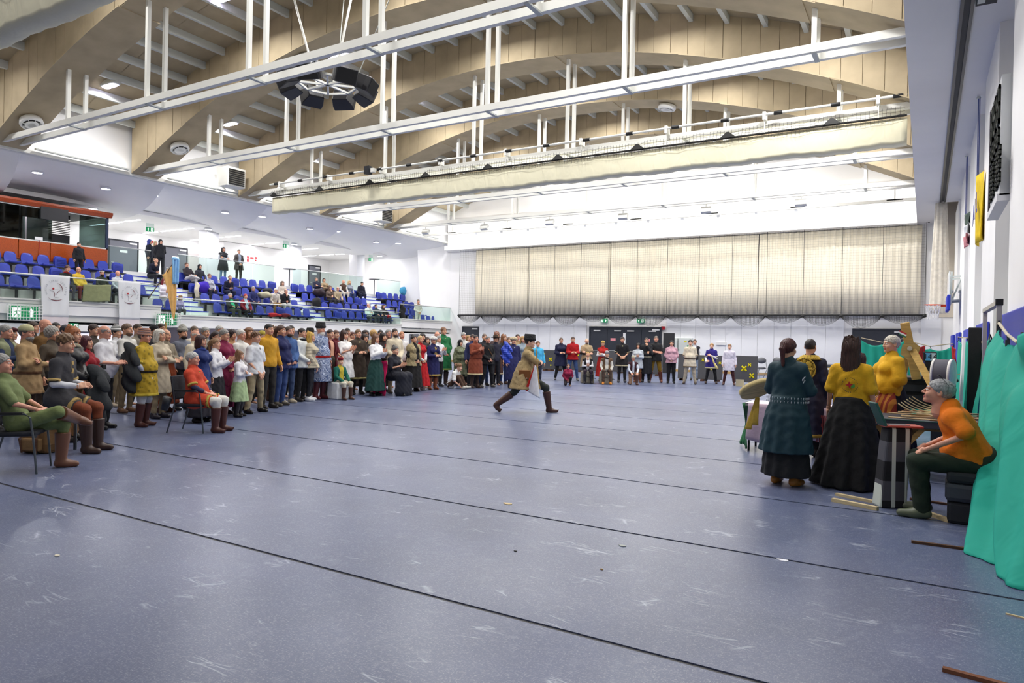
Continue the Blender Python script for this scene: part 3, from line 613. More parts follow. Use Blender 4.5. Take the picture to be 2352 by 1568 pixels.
for k, y in enumerate((27.2, 34.3)):
    t = empty('bar_table', (-31.3, y+.2, 4.2)); tag(t, ['tall grey bar table beside the second white column', 'tall grey bar table near the end wall'][k], 'table')
    build(MB().lathe([(0, 1.06), (.34, 1.06), (.36, 1.08), (.34, 1.1), (0, 1.1)], n=20), 'tabletop', mat('55565c'), t, True); build(MB().tube([(0, 0, .03), (0, 0, 1.06)], .035), 'leg', mat('55565c'), t); build(MB().lathe([(0, 0), (.22, 0), (.22, .02), (.04, .05), (0, .05)], n=18), 'base', mat('55565c'), t)
# lower level under the left section: glazed doors
for k, (ya, yb) in enumerate(((12.95, 14.9), (10.4, 11.9))):
    d = struct(build(MB().box(-26.10, -26.06, ya, yb, 1.46, 1.52).box(-26.10, -26.06, ya, ya+.06, 0, 1.5).box(-26.10, -26.06, yb-.06, yb, 0, 1.5).box(-26.10, -26.06, ya+1.1, ya+1.3, 0, 1.5), 'window_%d' % (k+1), mat('3a3c4c')))
    build(MB().box(-26.115, -26.105, ya, yb, 0, 1.48), 'pane', mat('e6e2ee', 'emit', scale=.75), d)  # pane glows by itself, standing in for a lit space behind
tag(build(MB().box(-26.1, -26.04, 10.95, 11.1, .3, 1.4), 'orange_panel', mat('e06a28')), 'narrow orange panel beside the dark frame at the far left', 'panel')
struct(build(MB().box(-26.10, -26.05, 31.9, 32.7, 0, 1.72), 'door_7', DOORG))
# ================================================================== BANNERS, FLAG, CLOTH ON THE RAIL
SHEER = mat('f0f1f2', 'sheer'); RED = mat('b8141c'); LGREY = mat('8d9096'); MAR = mat('6d2a30')
def curve_strip(pts, w): 
    m = MB(); n = len(pts)
    for i in range(n-1):
        a, b = Vector((*pts[i], 0)), Vector((*pts[i+1], 0)); d = (b-a).normalized(); q = Vector((-d.y, d.x, 0))
        wa, wb = w*math.sin(math.pi*(i+.4)/(n+.2)), w*math.sin(math.pi*(i+1.4)/(n+.2))
        m.add([a-q*wa, a+q*wa, b+q*wb, b-q*wb], [(0, 1, 2, 3)])
    return m
def archer_banner(y, z, w, h, lab):
    b = empty('banner'); b.matrix_basis = FX((-25.94, y, z)); tag(b, lab, 'banner', 'white archery banners over the rail')
    f = lambda u, v: (w*(u-.5)*(1-.1*v*(1 if u < .5 else .9)), -h*v, .012*math.sin(u*17+v*2)+.03*v)
    o = build(MB().grid(f, 24, 16), 'cloth', SHEER, b, True); solid(o, .003)
    z0 = .05; cy = -h*.36; R = w*.345
    s = 'MAGYAR ÍJÁSZ SZÖVETSÉG'
    for i, ch in enumerate(s):
        if ch == ' ': continue
        a = math.radians(205-230*i/(len(s)-1)); text('letter', ch, w*.082, LGREY, b, Matrix.Translation((R*math.cos(a), cy+R*math.sin(a), z0)) @ Matrix.Rotation(a-math.pi/2, 4, 'Z'), .001)
    text('letter', '1982', w*.07, LGREY, b, Matrix.Translation((.02*w, cy-.27*w, z0)), .001)
    T = Matrix.Translation((0, cy, z0)); arc = lambda cx, cy_, r, a0, a1, n=12: [(cx+r*math.cos(math.radians(a0+(a1-a0)*i/n)), cy_+r*math.sin(math.radians(a0+(a1-a0)*i/n))) for i in range(n+1)]
    for pts, wd, m in ((arc(-.02*w, .02*w, .24*w, 75, -12), .013*w, MAR), (arc(.20*w, -.17*w, .17*w, 100, 185), .010*w, MAR), (arc(-.2*w, -.17*w, .16*w, 60, -40), .009*w, MAR), (arc(0, .02*w, .40*w, -130, -55), .014*w, MAR), (arc(-.04*w, -.0*w, .36*w, -125, -60), .006*w, LGREY), ([(-.23*w, .01*w), (.0, .02*w), (.22*w, .02*w)], .004*w, LGREY), ([(-.23*w, .01*w), (-.2*w, -.02*w), (-.06*w, -.05*w)], .005*w, LGREY)):
        build(curve_strip(pts, wd), 'emblem_line', m, b, M=T)
    build(MB().lathe([(.035*w, 0), (0, .004)], n=14), 'emblem_dot', RED, b, M=Matrix.Translation((-.09*w, cy+.05*w, z0)) @ Matrix.Diagonal((1, 1.1, 1, 1)))
    build(MB().grid(lambda u, v: (w*.9*(u-.5), -h-.55*v, .03), 2, 2), 'lower_colours', mat('f3e6e8', 'sheer'), b)
archer_banner(12.45, 3.46, .95, 1.45, 'white archery emblem banner hanging at the far left of the balcony rail')
archer_banner(15.05, 3.46, .88, 1.45, 'white archery emblem banner hanging by the golden flag')
cl_ = build(MB().grid(lambda u, v: (-25.98+.05*math.sin(u*3), 13.4+.98*u-.03*v, 3.2-.62*v+.06*u+.01*math.sin(u*9)), 16, 10), 'olive_cloth', mat('8b9168', 'cloth'), None, True); solid(cl_, .01); tag(cl_, 'plain olive cloth sheet stretched across the glass between the banners', 'cloth')
fp = empty('golden_flag', (-25.9, 17.2, 2.9)); tag(fp, 'long pointed golden flag with light blue ribbon on a slanted pole', 'flag')
pa, pb = on(362, 655, 0, -25.9), on(401, 600, 0, -25.85); O = Vector((-25.9, 17.2, 2.9))
build(MB().tube([pa-(pb-pa)*.55-O, pb+(pb-pa)*.05-O], .022), 'pole', mat('4a3a2c'), fp)
def flagf(u, v):
    top = pa+(pb-pa)*(.38+.62*u); bot = on(396+3*u, 734, 0, -25.85); e = on(404, 600+110*v, 0, -25.85)
    L_ = top*(1-v)+bot*v; 
    if True: L_.y = L_.y*(1-.0*v); right = on(404.5-4*max(0, v-.75)*4, 600+134*v, 0, -25.85); left0 = on(372+26*v**.8, 632+102*v, 0, -25.85); L_ = left0*(1-u)+Vector((right.x, right.y, right.z if v > 0 else pb.z))*u
    L_.x += .05*math.sin(u*11+v*6)*(1-v*.7); return tuple(L_-O)
o = build(MB().grid(flagf, 22, 26), 'golden_cloth', mat('dcae68', 'cloth'), fp, True); solid(o, .006)
def ribf(u, v): p = on(396+15*u-1*v, 594+58*v, 0, -25.80); p.x += .05*math.sin(u*15+v); return tuple(p-O)
o = build(MB().grid(ribf, 16, 10), 'blue_ribbon', mat('8fc0e8', 'cloth'), fp, True); solid(o, .006)
build(MB().sphere(on(401, 594, 0, -25.8)-O, .1, 6, rr=(.08, .13, .08)), 'bow_knot', mat('8fc0e8', 'cloth'), fp, True)
# ================================================================== END WALL: CURTAIN, NET, DOORS
CURT = mat('f4ecd8', 'plain', rough=.9)
ct = empty('stage_curtain', (-12.4, 35.75, 2.98)); tag(ct, 'wide pleated beige curtain covering the end wall behind a net', 'curtain')
spans = [(-24.1, -20.35), (-20.3, -15.1), (-15.05, -7.2), (-7.15, -.2)]
for i, (a, b) in enumerate(spans):
    n = int((b-a)/.055)
    def pt(x, z, i=i): 
        fq = 2*math.pi/.31; return (x+12.4, .04*math.sin(x*fq+.8*math.sin(x*1.3+i))*(.8+.2*math.sin(x*.9)) + .03*math.sin(x*2.1+i*2) - .0*z, z)
    m = MB(); vs = []; 
    for q in range(n+1):
        x = a+(b-a)*q/n
        for z in (.0, 1.4, 2.8, 4.02): vs.append(pt(x+(.01*math.sin(z*2)), z))
    m.add(vs, [(4*q+r, 4*(q+1)+r, 4*(q+1)+r+1, 4*q+r+1) for q in range(n) for r in range(3)])
    o = build(m, 'curtain_panel', CURT, ct, True); solid(o, .004)
build(MB().tube([(-25.1+12.4, -.2, 4.12), (.1+12.4, -.2, 4.12)], .02), 'curtain_rail', BLK, ct)
for i in range(16): build(MB().box(-25+12.4+1.67*i-.04, -25+12.4+1.67*i+.04, -.26, -.12, 4.08, 4.2), 'rail_clamp', BLK, ct)
cs = empty('gathered_curtain', (.43, 30.7, 2.85)); tag(cs, 'white divider curtain gathered into a narrow column at the right corner', 'curtain')
m = MB(); rings = []
for q in range(14):
    z = 4.18*q/13; r = .30-.13*(q/13)**1.5; rings.append([((r*(1+.13*math.cos(9*t+q*.1)))*math.cos(t), .6*(r*(1+.13*math.cos(9*t)))*math.sin(t), z) for t in [2*math.pi*k/54 for k in range(54)]])
build(m.loft(rings), 'drape', mat('ebe3d2', 'cloth'), cs, True)
bk = empty('ball_net', (-12.5, 35.35, 2.95)); tag(bk, 'black ball net stretched over the curtain with swags along its bottom bar', 'net')
g = MB()
for i in range(205):
    x = -25+12.5+.122*i; g.box(x-.0022, x+.0022, 0, .004, 0, 4.05)
for i in range(34): g.box(-12.5, 12.45, 0, .008, .12*i, .12*i+.004)
struct(build(g, 'net_grid', mat('6a6252'), bk), 'stuff')
for i in range(16): build(MB().tube([(-12.5+1.665*i, -.03, 0), (-12.5+1.665*i, -.03, 4.1)], .01, 4), 'lift_cord', BLK, bk)
build(MB().tube([(-12.55, -.03, 0), (12.55, -.03, .02)], .05, 8), 'bottom_bar', BLK, bk)
g = MB()
for s in range(15):
    x0 = -12.5+1.665*s; dp = .40+.12*math.sin(s*2.1)
    for rr in range(9):
        d = dp*(.2+.8*(rr+1)/9); pts = [(x0+1.665*q/10, -.06-.04*rr/7, -d*4*(q/10)*(1-q/10)-.01*rr) for q in range(11)]
        for a, b in zip(pts, pts[1:]): g.beam(a, b, .012, .012)
    for q in range(1, 26):
        u = q/26; g.beam((x0+1.665*u, -.05, 0), (x0+1.665*u, -.09, -dp*4*u*(1-u)), .011, .011)
struct(build(g, 'swags', BLK, bk), 'stuff')
for i in range(16): build(MB().sphere((-12.5+1.665*i, -.05, -.02), .07, 5, rr=(.1, .06, .07)), 'net_knot', BLK, bk)
d = door(11, FYm((-14.22, 35.9, 0)), 4.1, 2.27, DOOR, 0, False)
for x, nm in ((-1.0, 'left'), (1.0, 'right')):
    for s in (-1, 1): build(MB().box(x+s*.5-.49, x+s*.5+.49, .02, 2.2, .03, .06), 'door_leaf', DOOR, d); build(MB().box(x+s*.5-.35, x+s*.5+.35, .98, 1.02, .06, .13), 'push_bar', RAILM, d); build(MB().box(x+s*.62-.2, x+s*.62+.2, 2.08, 2.14, .06, .1), 'closer', mat('d8d8d8'), d)
    build(MB().box(x+.2, x+.5, 1.55, 1.7, .061, .066), 'red_notice', mat('d98a92'), d)
build(MB().box(-.06, .08, 1.4, 2.0, .061, .066), 'white_notice', mat('e6e6e6'), d)
door(12, FYm((-1.8, 35.9, 0)), 2.1, 2.3, DOOR, 1, False); tag(build(MB().box(-2.3, -1.9, 35.84, 35.85, 1.45, 1.55), 'red_notice', mat('b9626a')), 'small red notice on the black door at the right end', 'notice')
door(13, FYm((-24.5, 35.95, 0)), 1.15, 2.2, DOOR, 0, True)
# electric cabinet and small switch
cb = empty('electric_cabinet', (-11.1, 35.93, 1.0)); tag(cb, 'grey twin-door electric cabinet on the end wall with yellow warning mark', 'cabinet')
for s, nm in ((-.46, 0), (.32, 1)): o = bevel(build(MB().box(s-.36, s+.36, -.2, 0, -.1+.1*nm*0, .78), 'door', mat('ccd2cf'), cb), .01); build(MB().box(s-.33, s-.31, -.215, -.2, .1, .2), 'lock', BLK, o)
build(MB().box(.28, .4, -.205, -.2, .55, .64), 'warning_mark', mat('d8cf30'), cb); build(MB().box(.42, .56, -.205, -.2, .2, .4), 'green_notice', mat('4f9a70'), cb)
tag(build(MB().box(-12.15, -11.95, 35.9, 35.93, 2.2, 2.38), 'fire_sign', mat('b8222e')), 'small red fire sign right of the double doors', 'sign')
tag(build(MB().box(-9.2, -8.7, 35.86, 35.93, 1.45, 1.6), 'socket_strip', mat('dcdcdc')), 'small white socket strip on the end wall above the dark boards', 'socket')
# ================================================================== PEOPLE
F32 = np.float32
def surfnet(f, lo, hi, h):
    n = [max(3, int((hi[i]-lo[i])/h)+2) for i in range(3)]
    ax = [(lo[i]+h*np.arange(n[i])).astype(F32) for i in range(3)]
    X, Y, Z = np.meshgrid(*ax, indexing='ij'); v = f(X, Y, Z); s = v < 0
    c = s[:-1, :-1, :-1].astype(np.int8)
    for dx, dy, dz in ((1, 0, 0), (0, 1, 0), (1, 1, 0), (0, 0, 1), (1, 0, 1), (0, 1, 1), (1, 1, 1)):
        c = c + s[dx:n[0]-1+dx, dy:n[1]-1+dy, dz:n[2]-1+dz]
    ii = np.argwhere((c > 0) & (c < 8)); 
    if len(ii) == 0: return np.zeros((0, 3)), np.zeros((0, 4), int)
    idx = -np.ones(c.shape, int); idx[ii[:, 0], ii[:, 1], ii[:, 2]] = np.arange(len(ii))
    acc = np.zeros((len(ii), 3)); cnt = np.zeros(len(ii))
    co = [(a, b, d) for a in (0, 1) for b in (0, 1) for d in (0, 1)]
    for a in co:
        for k in range(3):
            if a[k]: continue
            b = list(a); b[k] = 1; b = tuple(b)
            va = v[ii[:, 0]+a[0], ii[:, 1]+a[1], ii[:, 2]+a[2]]; vb = v[ii[:, 0]+b[0], ii[:, 1]+b[1], ii[:, 2]+b[2]]
            m = (va < 0) != (vb < 0); t = np.where(m, va/np.where(m, va-vb, 1), 0)
            p = np.tile(np.array(a, float), (len(ii), 1)); p[:, k] += t
            acc += p*m[:, None]; cnt += m
    V = (ii + acc/cnt[:, None])*h + np.array(lo)
    Q = []
    for k in range(3):
        o1, o2 = [(1, 2), (2, 0), (0, 1)][k]
        sl0 = [slice(1, -1)]*3; sl0[k] = slice(0, -1); sl1 = [slice(1, -1)]*3; sl1[k] = slice(1, None)
        e = s[tuple(sl0)] != s[tuple(sl1)]; g = np.argwhere(e)
        off = np.ones(3, int); off[k] = 0; g = g + off
        fl = s[g[:, 0], g[:, 1], g[:, 2]]
        u = np.zeros(3, int); u[o1] = 1; w = np.zeros(3, int); w[o2] = 1
        q = [idx[tuple((g-d).T)] for d in (u+w, w, 0*u, u)]
        q = np.stack(q, 1); q[~fl] = q[~fl][:, ::-1]; Q.append(q)
    Q = np.concatenate(Q); Q = Q[(Q >= 0).all(1)]
    return V, Q
def smin(a, b, k): h = np.clip(.5+.5*(b-a)/k, 0, 1); return b*(1-h)+a*h-k*h*(1-h)
def caps(X, Y, Z, a, b, r1, r2=None):
    r2 = r1 if r2 is None else r2; d = [b[i]-a[i] for i in range(3)]; L2 = sum(x*x for x in d)+1e-9
    px, py, pz = X-a[0], Y-a[1], Z-a[2]; t = np.clip((px*d[0]+py*d[1]+pz*d[2])/L2, 0, 1)
    return np.sqrt((px-d[0]*t)**2+(py-d[1]*t)**2+(pz-d[2]*t)**2)-(r1+(r2-r1)*t)
def ell(X, Y, Z, c, r, R=None):
    px, py, pz = X-c[0], Y-c[1], Z-c[2]
    if R is not None: px, py, pz = [R[i][0]*px+R[i][1]*py+R[i][2]*pz for i in range(3)]
    k = np.sqrt((px/r[0])**2+(py/r[1])**2+(pz/r[2])**2); return (k-1)*min(r)
def mk(name, V, Q, smooth=True, mi=None):
    me = bpy.data.meshes.new(name); me.vertices.add(len(V)); me.vertices.foreach_set('co', V.astype(F32).ravel())
    me.loops.add(Q.size); me.loops.foreach_set('vertex_index', Q.astype(np.int32).ravel())
    me.polygons.add(len(Q)); me.polygons.foreach_set('loop_start', np.arange(0, Q.size, 4, dtype=np.int32)); me.polygons.foreach_set('loop_total', np.full(len(Q), 4, np.int32))
    if mi is not None: me.polygons.foreach_set('material_index', mi.astype(np.int32))
    me.update(); me.validate()
    me.polygons.foreach_set('use_smooth', np.full(len(me.polygons), smooth)); return me
# ---- head (face towards -Y, centre between the ears)
def headf(X, Y, Z, fem=0, old=0):
    d = ell(X, Y, Z, (0, .014, .030), (.076, .096, .090)); d = smin(d, ell(X, Y, Z, (0, -.026, -.045), (.057-.004*fem, .064, .062)), .035)
    d = smin(d, ell(X, Y, Z, (0, -.072, -.092), (.024-.005*fem, .022, .018)), .025)
    A = np.abs(X)
    d = smin(d, ell(A, Y, Z, (.038, -.062, -.028), (.022, .022, .024)), .02)
    d = smin(d, caps(A, Y, Z, (.012, -.084, .034), (.042, -.072, .032), .011-.003*fem), .015)
    e = caps(A, Y, Z, (.024, -.098, .010), (.040, -.090, .010), .0125); d = -smin(-d, e, .012)
    d = smin(d, caps(X, Y, Z, (0, -.088, .018), (0, -.112+.006*fem, -.020), .0075, .011), .010)
    d = smin(d, ell(A, Y, Z, (.013, -.098, -.026), (.008, .010, .007)), .008)
    d = smin(d, caps(A, Y, Z, (0, -.092, -.053), (.018, -.085, -.052), .0065), .006); d = smin(d, caps(A, Y, Z, (0, -.090, -.064), (.014, -.085, -.063), .007), .006)
    d = np.minimum(d, -smin(-ell(A, Y, Z, (.079, .012, .002), (.012, .021, .033)), ell(A, Y, Z, (.088, .006, .002), (.009, .012, .022)), .006))
    d = smin(d, caps(X, Y, Z, (0, .028, -.06), (0, .045, -.20), .052-.007*fem, .058-.006*fem), .03)
    return d
def head_mesh(fem):
    h = .0058; V, Q = surfnet(lambda X, Y, Z: headf(X, Y, Z, fem), (-.105, -.13, -.2), (.105, .125, .135), h)
    C = V[Q].mean(1); mi = np.zeros(len(Q), int); A = np.abs(C[:, 0])
    mi[(A < .024) & (C[:, 1] < -.083) & (C[:, 2] < -.047) & (C[:, 2] > -.070)] = 3
    bz = .036+.006*np.sin((A-.014)/.04*3.1); mi[(A > .014) & (A < .05) & (C[:, 1] < -.06) & (np.abs(C[:, 2]-bz) < .0055)] = 4
    VV, QQ, MM = [V], [Q], [mi]; k = len(V)
    for sx in (-1, 1):
        for c, r, m in (((sx*.031, -.0815, .010), (.0135, .0115, .0085), 1), ((sx*.031, -.0885, .010), (.006, .0062, .006), 2)):
            v, q = surfnet(lambda X, Y, Z: ell(X, Y, Z, c, r), [c[i]-r[i]*1.5 for i in range(3)], [c[i]+r[i]*1.5 for i in range(3)], r[2]/2.6)
            VV.append(v); QQ.append(q+k); MM.append(np.full(len(q), m)); k += len(v)
    return np.concatenate(VV), np.concatenate(QQ), np.concatenate(MM)
HEADS = {f: head_mesh(f) for f in (0, 1)}
def handf(X, Y, Z, curl):                          # wrist at 0, fingers +X, back of hand +Z, thumb +Y
    q = [np.abs(X-.045)-.036, np.abs(Y)-.030, np.abs(Z)-.004]
    d = np.sqrt(np.maximum(q[0], 0)**2+np.maximum(q[1], 0)**2+np.maximum(q[2], 0)**2)+np.minimum(np.maximum(q[0], np.maximum(q[1], q[2])), 0)-.010
    d = smin(d, caps(X, Y, Z, (-.03, 0, 0), (.02, 0, 0), .025, .024), .02)
    for y, L, sp in ((.029, .068, .06), (.010, .077, .01), (-.010, .072, -.03), (-.028, .056, -.09)):
        p = np.array([.082, y, 0]); a = .3*curl
        for f, rr in ((.45, .0088), (.32, .0080), (.23, .0072)):
            qv = p+L*f*np.array([math.cos(a), sp, -math.sin(a)]); d = smin(d, caps(X, Y, Z, p, qv, rr, rr*.93), .003); p = qv; a += curl
    p = np.array([.02, .028, -.004])
    for dv, rr in (((.032, .026, -.012), .012), ((.026, .010, -.012-.01*curl), .0105), ((.02, .0, -.01*curl), .009)):
        qv = p+np.array(dv); d = smin(d, caps(X, Y, Z, p, qv, rr, rr*.92), .004); p = qv
    return d
def hand_mesh(curl, h): return surfnet(lambda X, Y, Z: handf(X, Y, Z, curl), (-.06, -.055, -.10), (.18, .085, .03), h)
HANDS = {(c, f): hand_mesh(c, .0046 if f else .0075) for c in (.12, .45, .95) for f in (0, 1)}
# ---- poses
def V3(*a): return np.array(a, float)
ARMS = {  # elbow, wrist of the left arm (+X), then of the right; back-of-hand direction; finger direction; curl
 'down': ((.245, .03, 1.14), (.26, -.05, .90), None, None, (.9, 0, 0), None, .45),
 'crossed': ((.25, -.06, 1.14), (-.07, -.21, 1.18), (-.25, -.06, 1.13), (.10, -.235, 1.13), (0, -.9, .4), None, .45),
 'clasp': ((.25, -.0, 1.13), (.05, -.20, .97), None, None, (.3, -.9, .3), (-.8, -.15, -.35), .45),
 'clasplow': ((.24, .0, 1.13), (.055, -.17, .86), None, None, (.2, -.95, .2), (-.55, -.1, -.8), .45),
 'clap': ((.23, -.08, 1.15), (.055, -.30, 1.25), None, None, (1, -.2, 0), (-.1, -.75, .65), .12),
 'behind': ((.24, .09, 1.14), (.07, .17, .95), None, None, (.2, .9, .2), (-.8, .15, -.3), .45),
 'chin': ((.22, -.10, 1.13), (.02, -.15, 1.42), (-.24, -.04, 1.12), (.06, -.2, 1.10), (.3, -.9, .1), (-.2, 0, 1), .95),
 'hold': ((.23, -.03, 1.13), (.10, -.26, 1.12), None, None, (.5, -.5, .6), (-.5, -.8, .2), .95),
 'reach': ((.24, -.05, 1.13), (.12, -.27, 1.05), (-.24, 0, 1.13), (-.25, -.1, .9), (.6, -.3, .5), (-.3, -.9, 0), .45),
 'laparms': ((.23, -.09, 1.16), (.07, -.27, 1.02), None, None, (.2, -.2, .9), (-.7, -.6, -.2), .45),
 'knees': ((.25, -.16, 1.18), (.10, -.42, 1.10), None, None, (.2, -.5, .8), (-.6, -.7, -.3), .45),
 'phone': ((.22, -.06, 1.14), (.04, -.26, 1.16), None, None, (.5, -.3, -.6), (-.4, -.8, .4), .95),
 'salute': ((.23, -.05, 1.12), (-.03, -.17, 1.22), (-.25, -.02, 1.14), (-.22, -.22, .96), (0, -.9, .3), (-.9, 0, .3), .45),
 'onlap': ((.24, -.1, 1.15), (.13, -.36, 1.01), None, None, (0, -.1, 1), (-.1, -1, -.3), .45),
 'onknee': ((.26, .03, 1.22), (.14, -.345, 1.18), None, None, (0, -.3, 1), (0, -1, -.35), .45),
 'run': ((.26, .04, 1.2), (.02, -.2, 1.17), (-.2, -.2, 1.26), (-.08, -.27, 1.22), (.5, -.6, .4), (-.8, -.3, .5), .95),
 'drum': ((.27, -.05, 1.14), (.12, -.30, 1.10), (-.27, -.06, 1.14), (-.14, -.28, 1.08), (.6, -.5, -.5), (-.3, -.9, .2), .45),
}
LEGS = {  # dz of the pelvis, lean (deg), knee L, ankle L, knee R, ankle R
 'stand': (0, 0, (.10, -.015, .50), (.115, .03, .085), None, None),
 'apart': (-.02, 0, (.15, -.02, .49), (.21, .03, .085), None, None),
 'sit': (-.385, 4, (.14, -.44, .53), (.14, -.42, .085), None, None),
 'sitlean': (-.385, 22, (.14, -.44, .53), (.14, -.40, .085), None, None),
 'sitback': (-.385, -14, (.14, -.44, .53), (.15, -.46, .085), None, None),
 'cross': (-.385, -16, (.14, -.42, .52), (.13, -.40, .085), (-.09, -.42, .68), (.26, -.52, .56)),
 'perch': (-.24, 6, (.15, -.40, .56), (.14, -.42, .085), None, None),
 'lowsit': (-.50, 14, (.16, -.38, .50), (.17, -.36, .085), None, None),
 'floor': (-.80, 28, (.10, -.34, .42), (.09, -.55, .07), None, None),
 'kneel': (-.42, 8, (.16, -.30, .50), (.14, -.26, .085), (-.12, -.12, .07), (-.11, .30, .07)),
 'squat': (-.62, 16, (.13, -.32, .42), (.10, -.05, .08), (-.13, -.28, .10), (-.10, .12, .07)),
 'run': (-.17, 7, (.11, -.42, .52), (.12, -.50, .085), (-.10, .22, .42), (-.12, .56, .17)),
}
def rotx(p, deg, o): a = math.radians(deg); y, z = p[1]-o[1], p[2]-o[2]; return V3(p[0], o[1]+y*math.cos(a)-z*math.sin(a), o[2]+y*math.sin(a)+z*math.cos(a))
POSES = {}
def pose(legs, arms, lean=None, hp=0, hy=0):
    key = (legs, arms, lean, hp, hy)
    if key in POSES: return POSES[key]
    dz, ln, kl, al, kr, ar = LEGS[legs]; ln = ln if lean is None else lean
    mir = lambda p: (-p[0], p[1], p[2]); kr = kr or mir(kl); ar = ar or mir(al)
    el, wl, er, wr, nrm, fd, curl = ARMS[arms]; er = er or mir(el); wr = wr or mir(wl)
    o = V3(0, 0, .93); U = lambda p: rotx(V3(*p), ln, o) + V3(0, 0, dz)
    el = (el[0]*.93, *el[1:]); er = (er[0]*.93, *er[1:])
    J = dict(key=key, dz=dz, lean=ln, pel=V3(0, 0, .93+dz), waist=U((0, 0, 1.08)), chest=U((0, 0, 1.29)), neck=U((0, .015, 1.46)), head=U((0, .0-.0, 1.625)),
             shL=U((.158, .01, 1.385)), shR=U((-.158, .01, 1.385)), elL=U(el), wrL=U(wl), elR=U(er), wrR=U(wr), hpL=V3(.09, 0, .92+dz), hpR=V3(-.09, 0, .92+dz),
             knL=V3(*kl), knR=V3(*kr), anL=V3(*al), anR=V3(*ar), curl=curl)
    rv = lambda v: rotx(V3(*v), ln, V3(0, 0, 0))
    J['nL'] = rv(nrm); J['nR'] = rv(mir(nrm)); J['fL'] = rv(fd) if fd else J['wrL']-J['elL']; J['fR'] = rv(mir(fd)) if fd else J['wrR']-J['elR']
    J['HM'] = Matrix.Translation(Vector(J['head'])) @ Matrix.Rotation(math.radians(hy), 4, 'Z') @ Matrix.Rotation(math.radians(-(hp)+ln*.35), 4, 'X')
    a = math.radians(ln); J['R'] = ((1, 0, 0), (0, math.cos(a), math.sin(a)), (0, -math.sin(a), math.cos(a)))
    for s in 'LR':
        an = J['an'+s]; kn = J['kn'+s]; fx = 1 if s == 'L' else -1
        toe = an+V3(.02*fx, -.15, -.05)
        if an[2] > .3: toe = an+V3(.03, -.13, -.06)
        if (legs == 'kneel' or legs == 'squat') and s == 'R' : toe = an+V3(0, .10, -.03)
        if legs == 'run' and s == 'R': toe = an+V3(0, -.05, -.13)
        if legs == 'floor': toe = an+V3(.02*fx, -.15, .0)
        J['toe'+s] = toe; hl = (an-kn); hl /= np.linalg.norm(hl); J['heel'+s] = an+V3(0, .03, -.04) if an[2] < .3 and toe[1] < an[1] and legs != 'run' or s == 'L' and legs == 'run' else an+hl*.05
    POSES[key] = J; return J
def bounds(J, pad=.16, lo=None, hi=None, z0=-.01):
    P = np.array([J[k] for k in J if k[:2] in ('pe', 'wa', 'ch', 'ne', 'sh', 'el', 'wr', 'hp', 'kn', 'an', 'to', 'he') and k not in ('head', 'HM')])
    a, b = P.min(0)-pad, P.max(0)+pad; a[2] = max(z0, a[2]); return a, b
def torso(X, Y, Z, J, g, bust=0, belly=0):
    R = J['R']; d = ell(X, Y, Z, J['chest'], (.152+g, .106+g, .175+g), R); d = smin(d, ell(X, Y, Z, J['waist'], (.145+g, .10+g, .17+g), R), .06)
    d = smin(d, ell(X, Y, Z, J['pel'], (.168+g, .118+g, .135+g)), .06)
    d = smin(d, caps(X, Y, Z, J['shL'], J['shR'], .050+g), .05)
    n = np.array([R[1][0]*0, -R[1][1], -R[1][2]])
    if bust:
        for s in (-1, 1): c = J['chest']+n*.10+V3(s*.075, 0, .0); d = smin(d, ell(X, Y, Z, c, (.068+g, .055+g+.01*bust, .062+g)), .04)
    if belly: c = J['waist']+n*.07*belly+V3(0, 0, -.01); d = smin(d, ell(X, Y, Z, c, (.15+.02*belly+g, .10+.03*belly+g, .15+g)), .06)
    return d
def arm(X, Y, Z, J, s, g, part=1.0, puff=0):
    a, b, c = J['sh'+s], J['el'+s], J['wr'+s]
    if part <= .5: m = a+(b-a)*part*2*.95; return caps(X, Y, Z, a, m, .052+g, .049+g+puff)
    d = smin(caps(X, Y, Z, a, b, .051+g, .041+g), caps(X, Y, Z, b, b+(c-b)*min(1, (part-.5)*2), .042+g, .031+g+puff), .02)
    return d
def leg(X, Y, Z, J, s, g, flare=0):
    a, b, c = J['hp'+s], J['kn'+s], J['an'+s]; return smin(caps(X, Y, Z, a, b, .088+g, .060+g), caps(X, Y, Z, b, c, .057+g, .040+g+flare), .02)
CACHE = {}
def cached(key, fn):
    if key not in CACHE: CACHE[key] = fn()
    return CACHE[key]
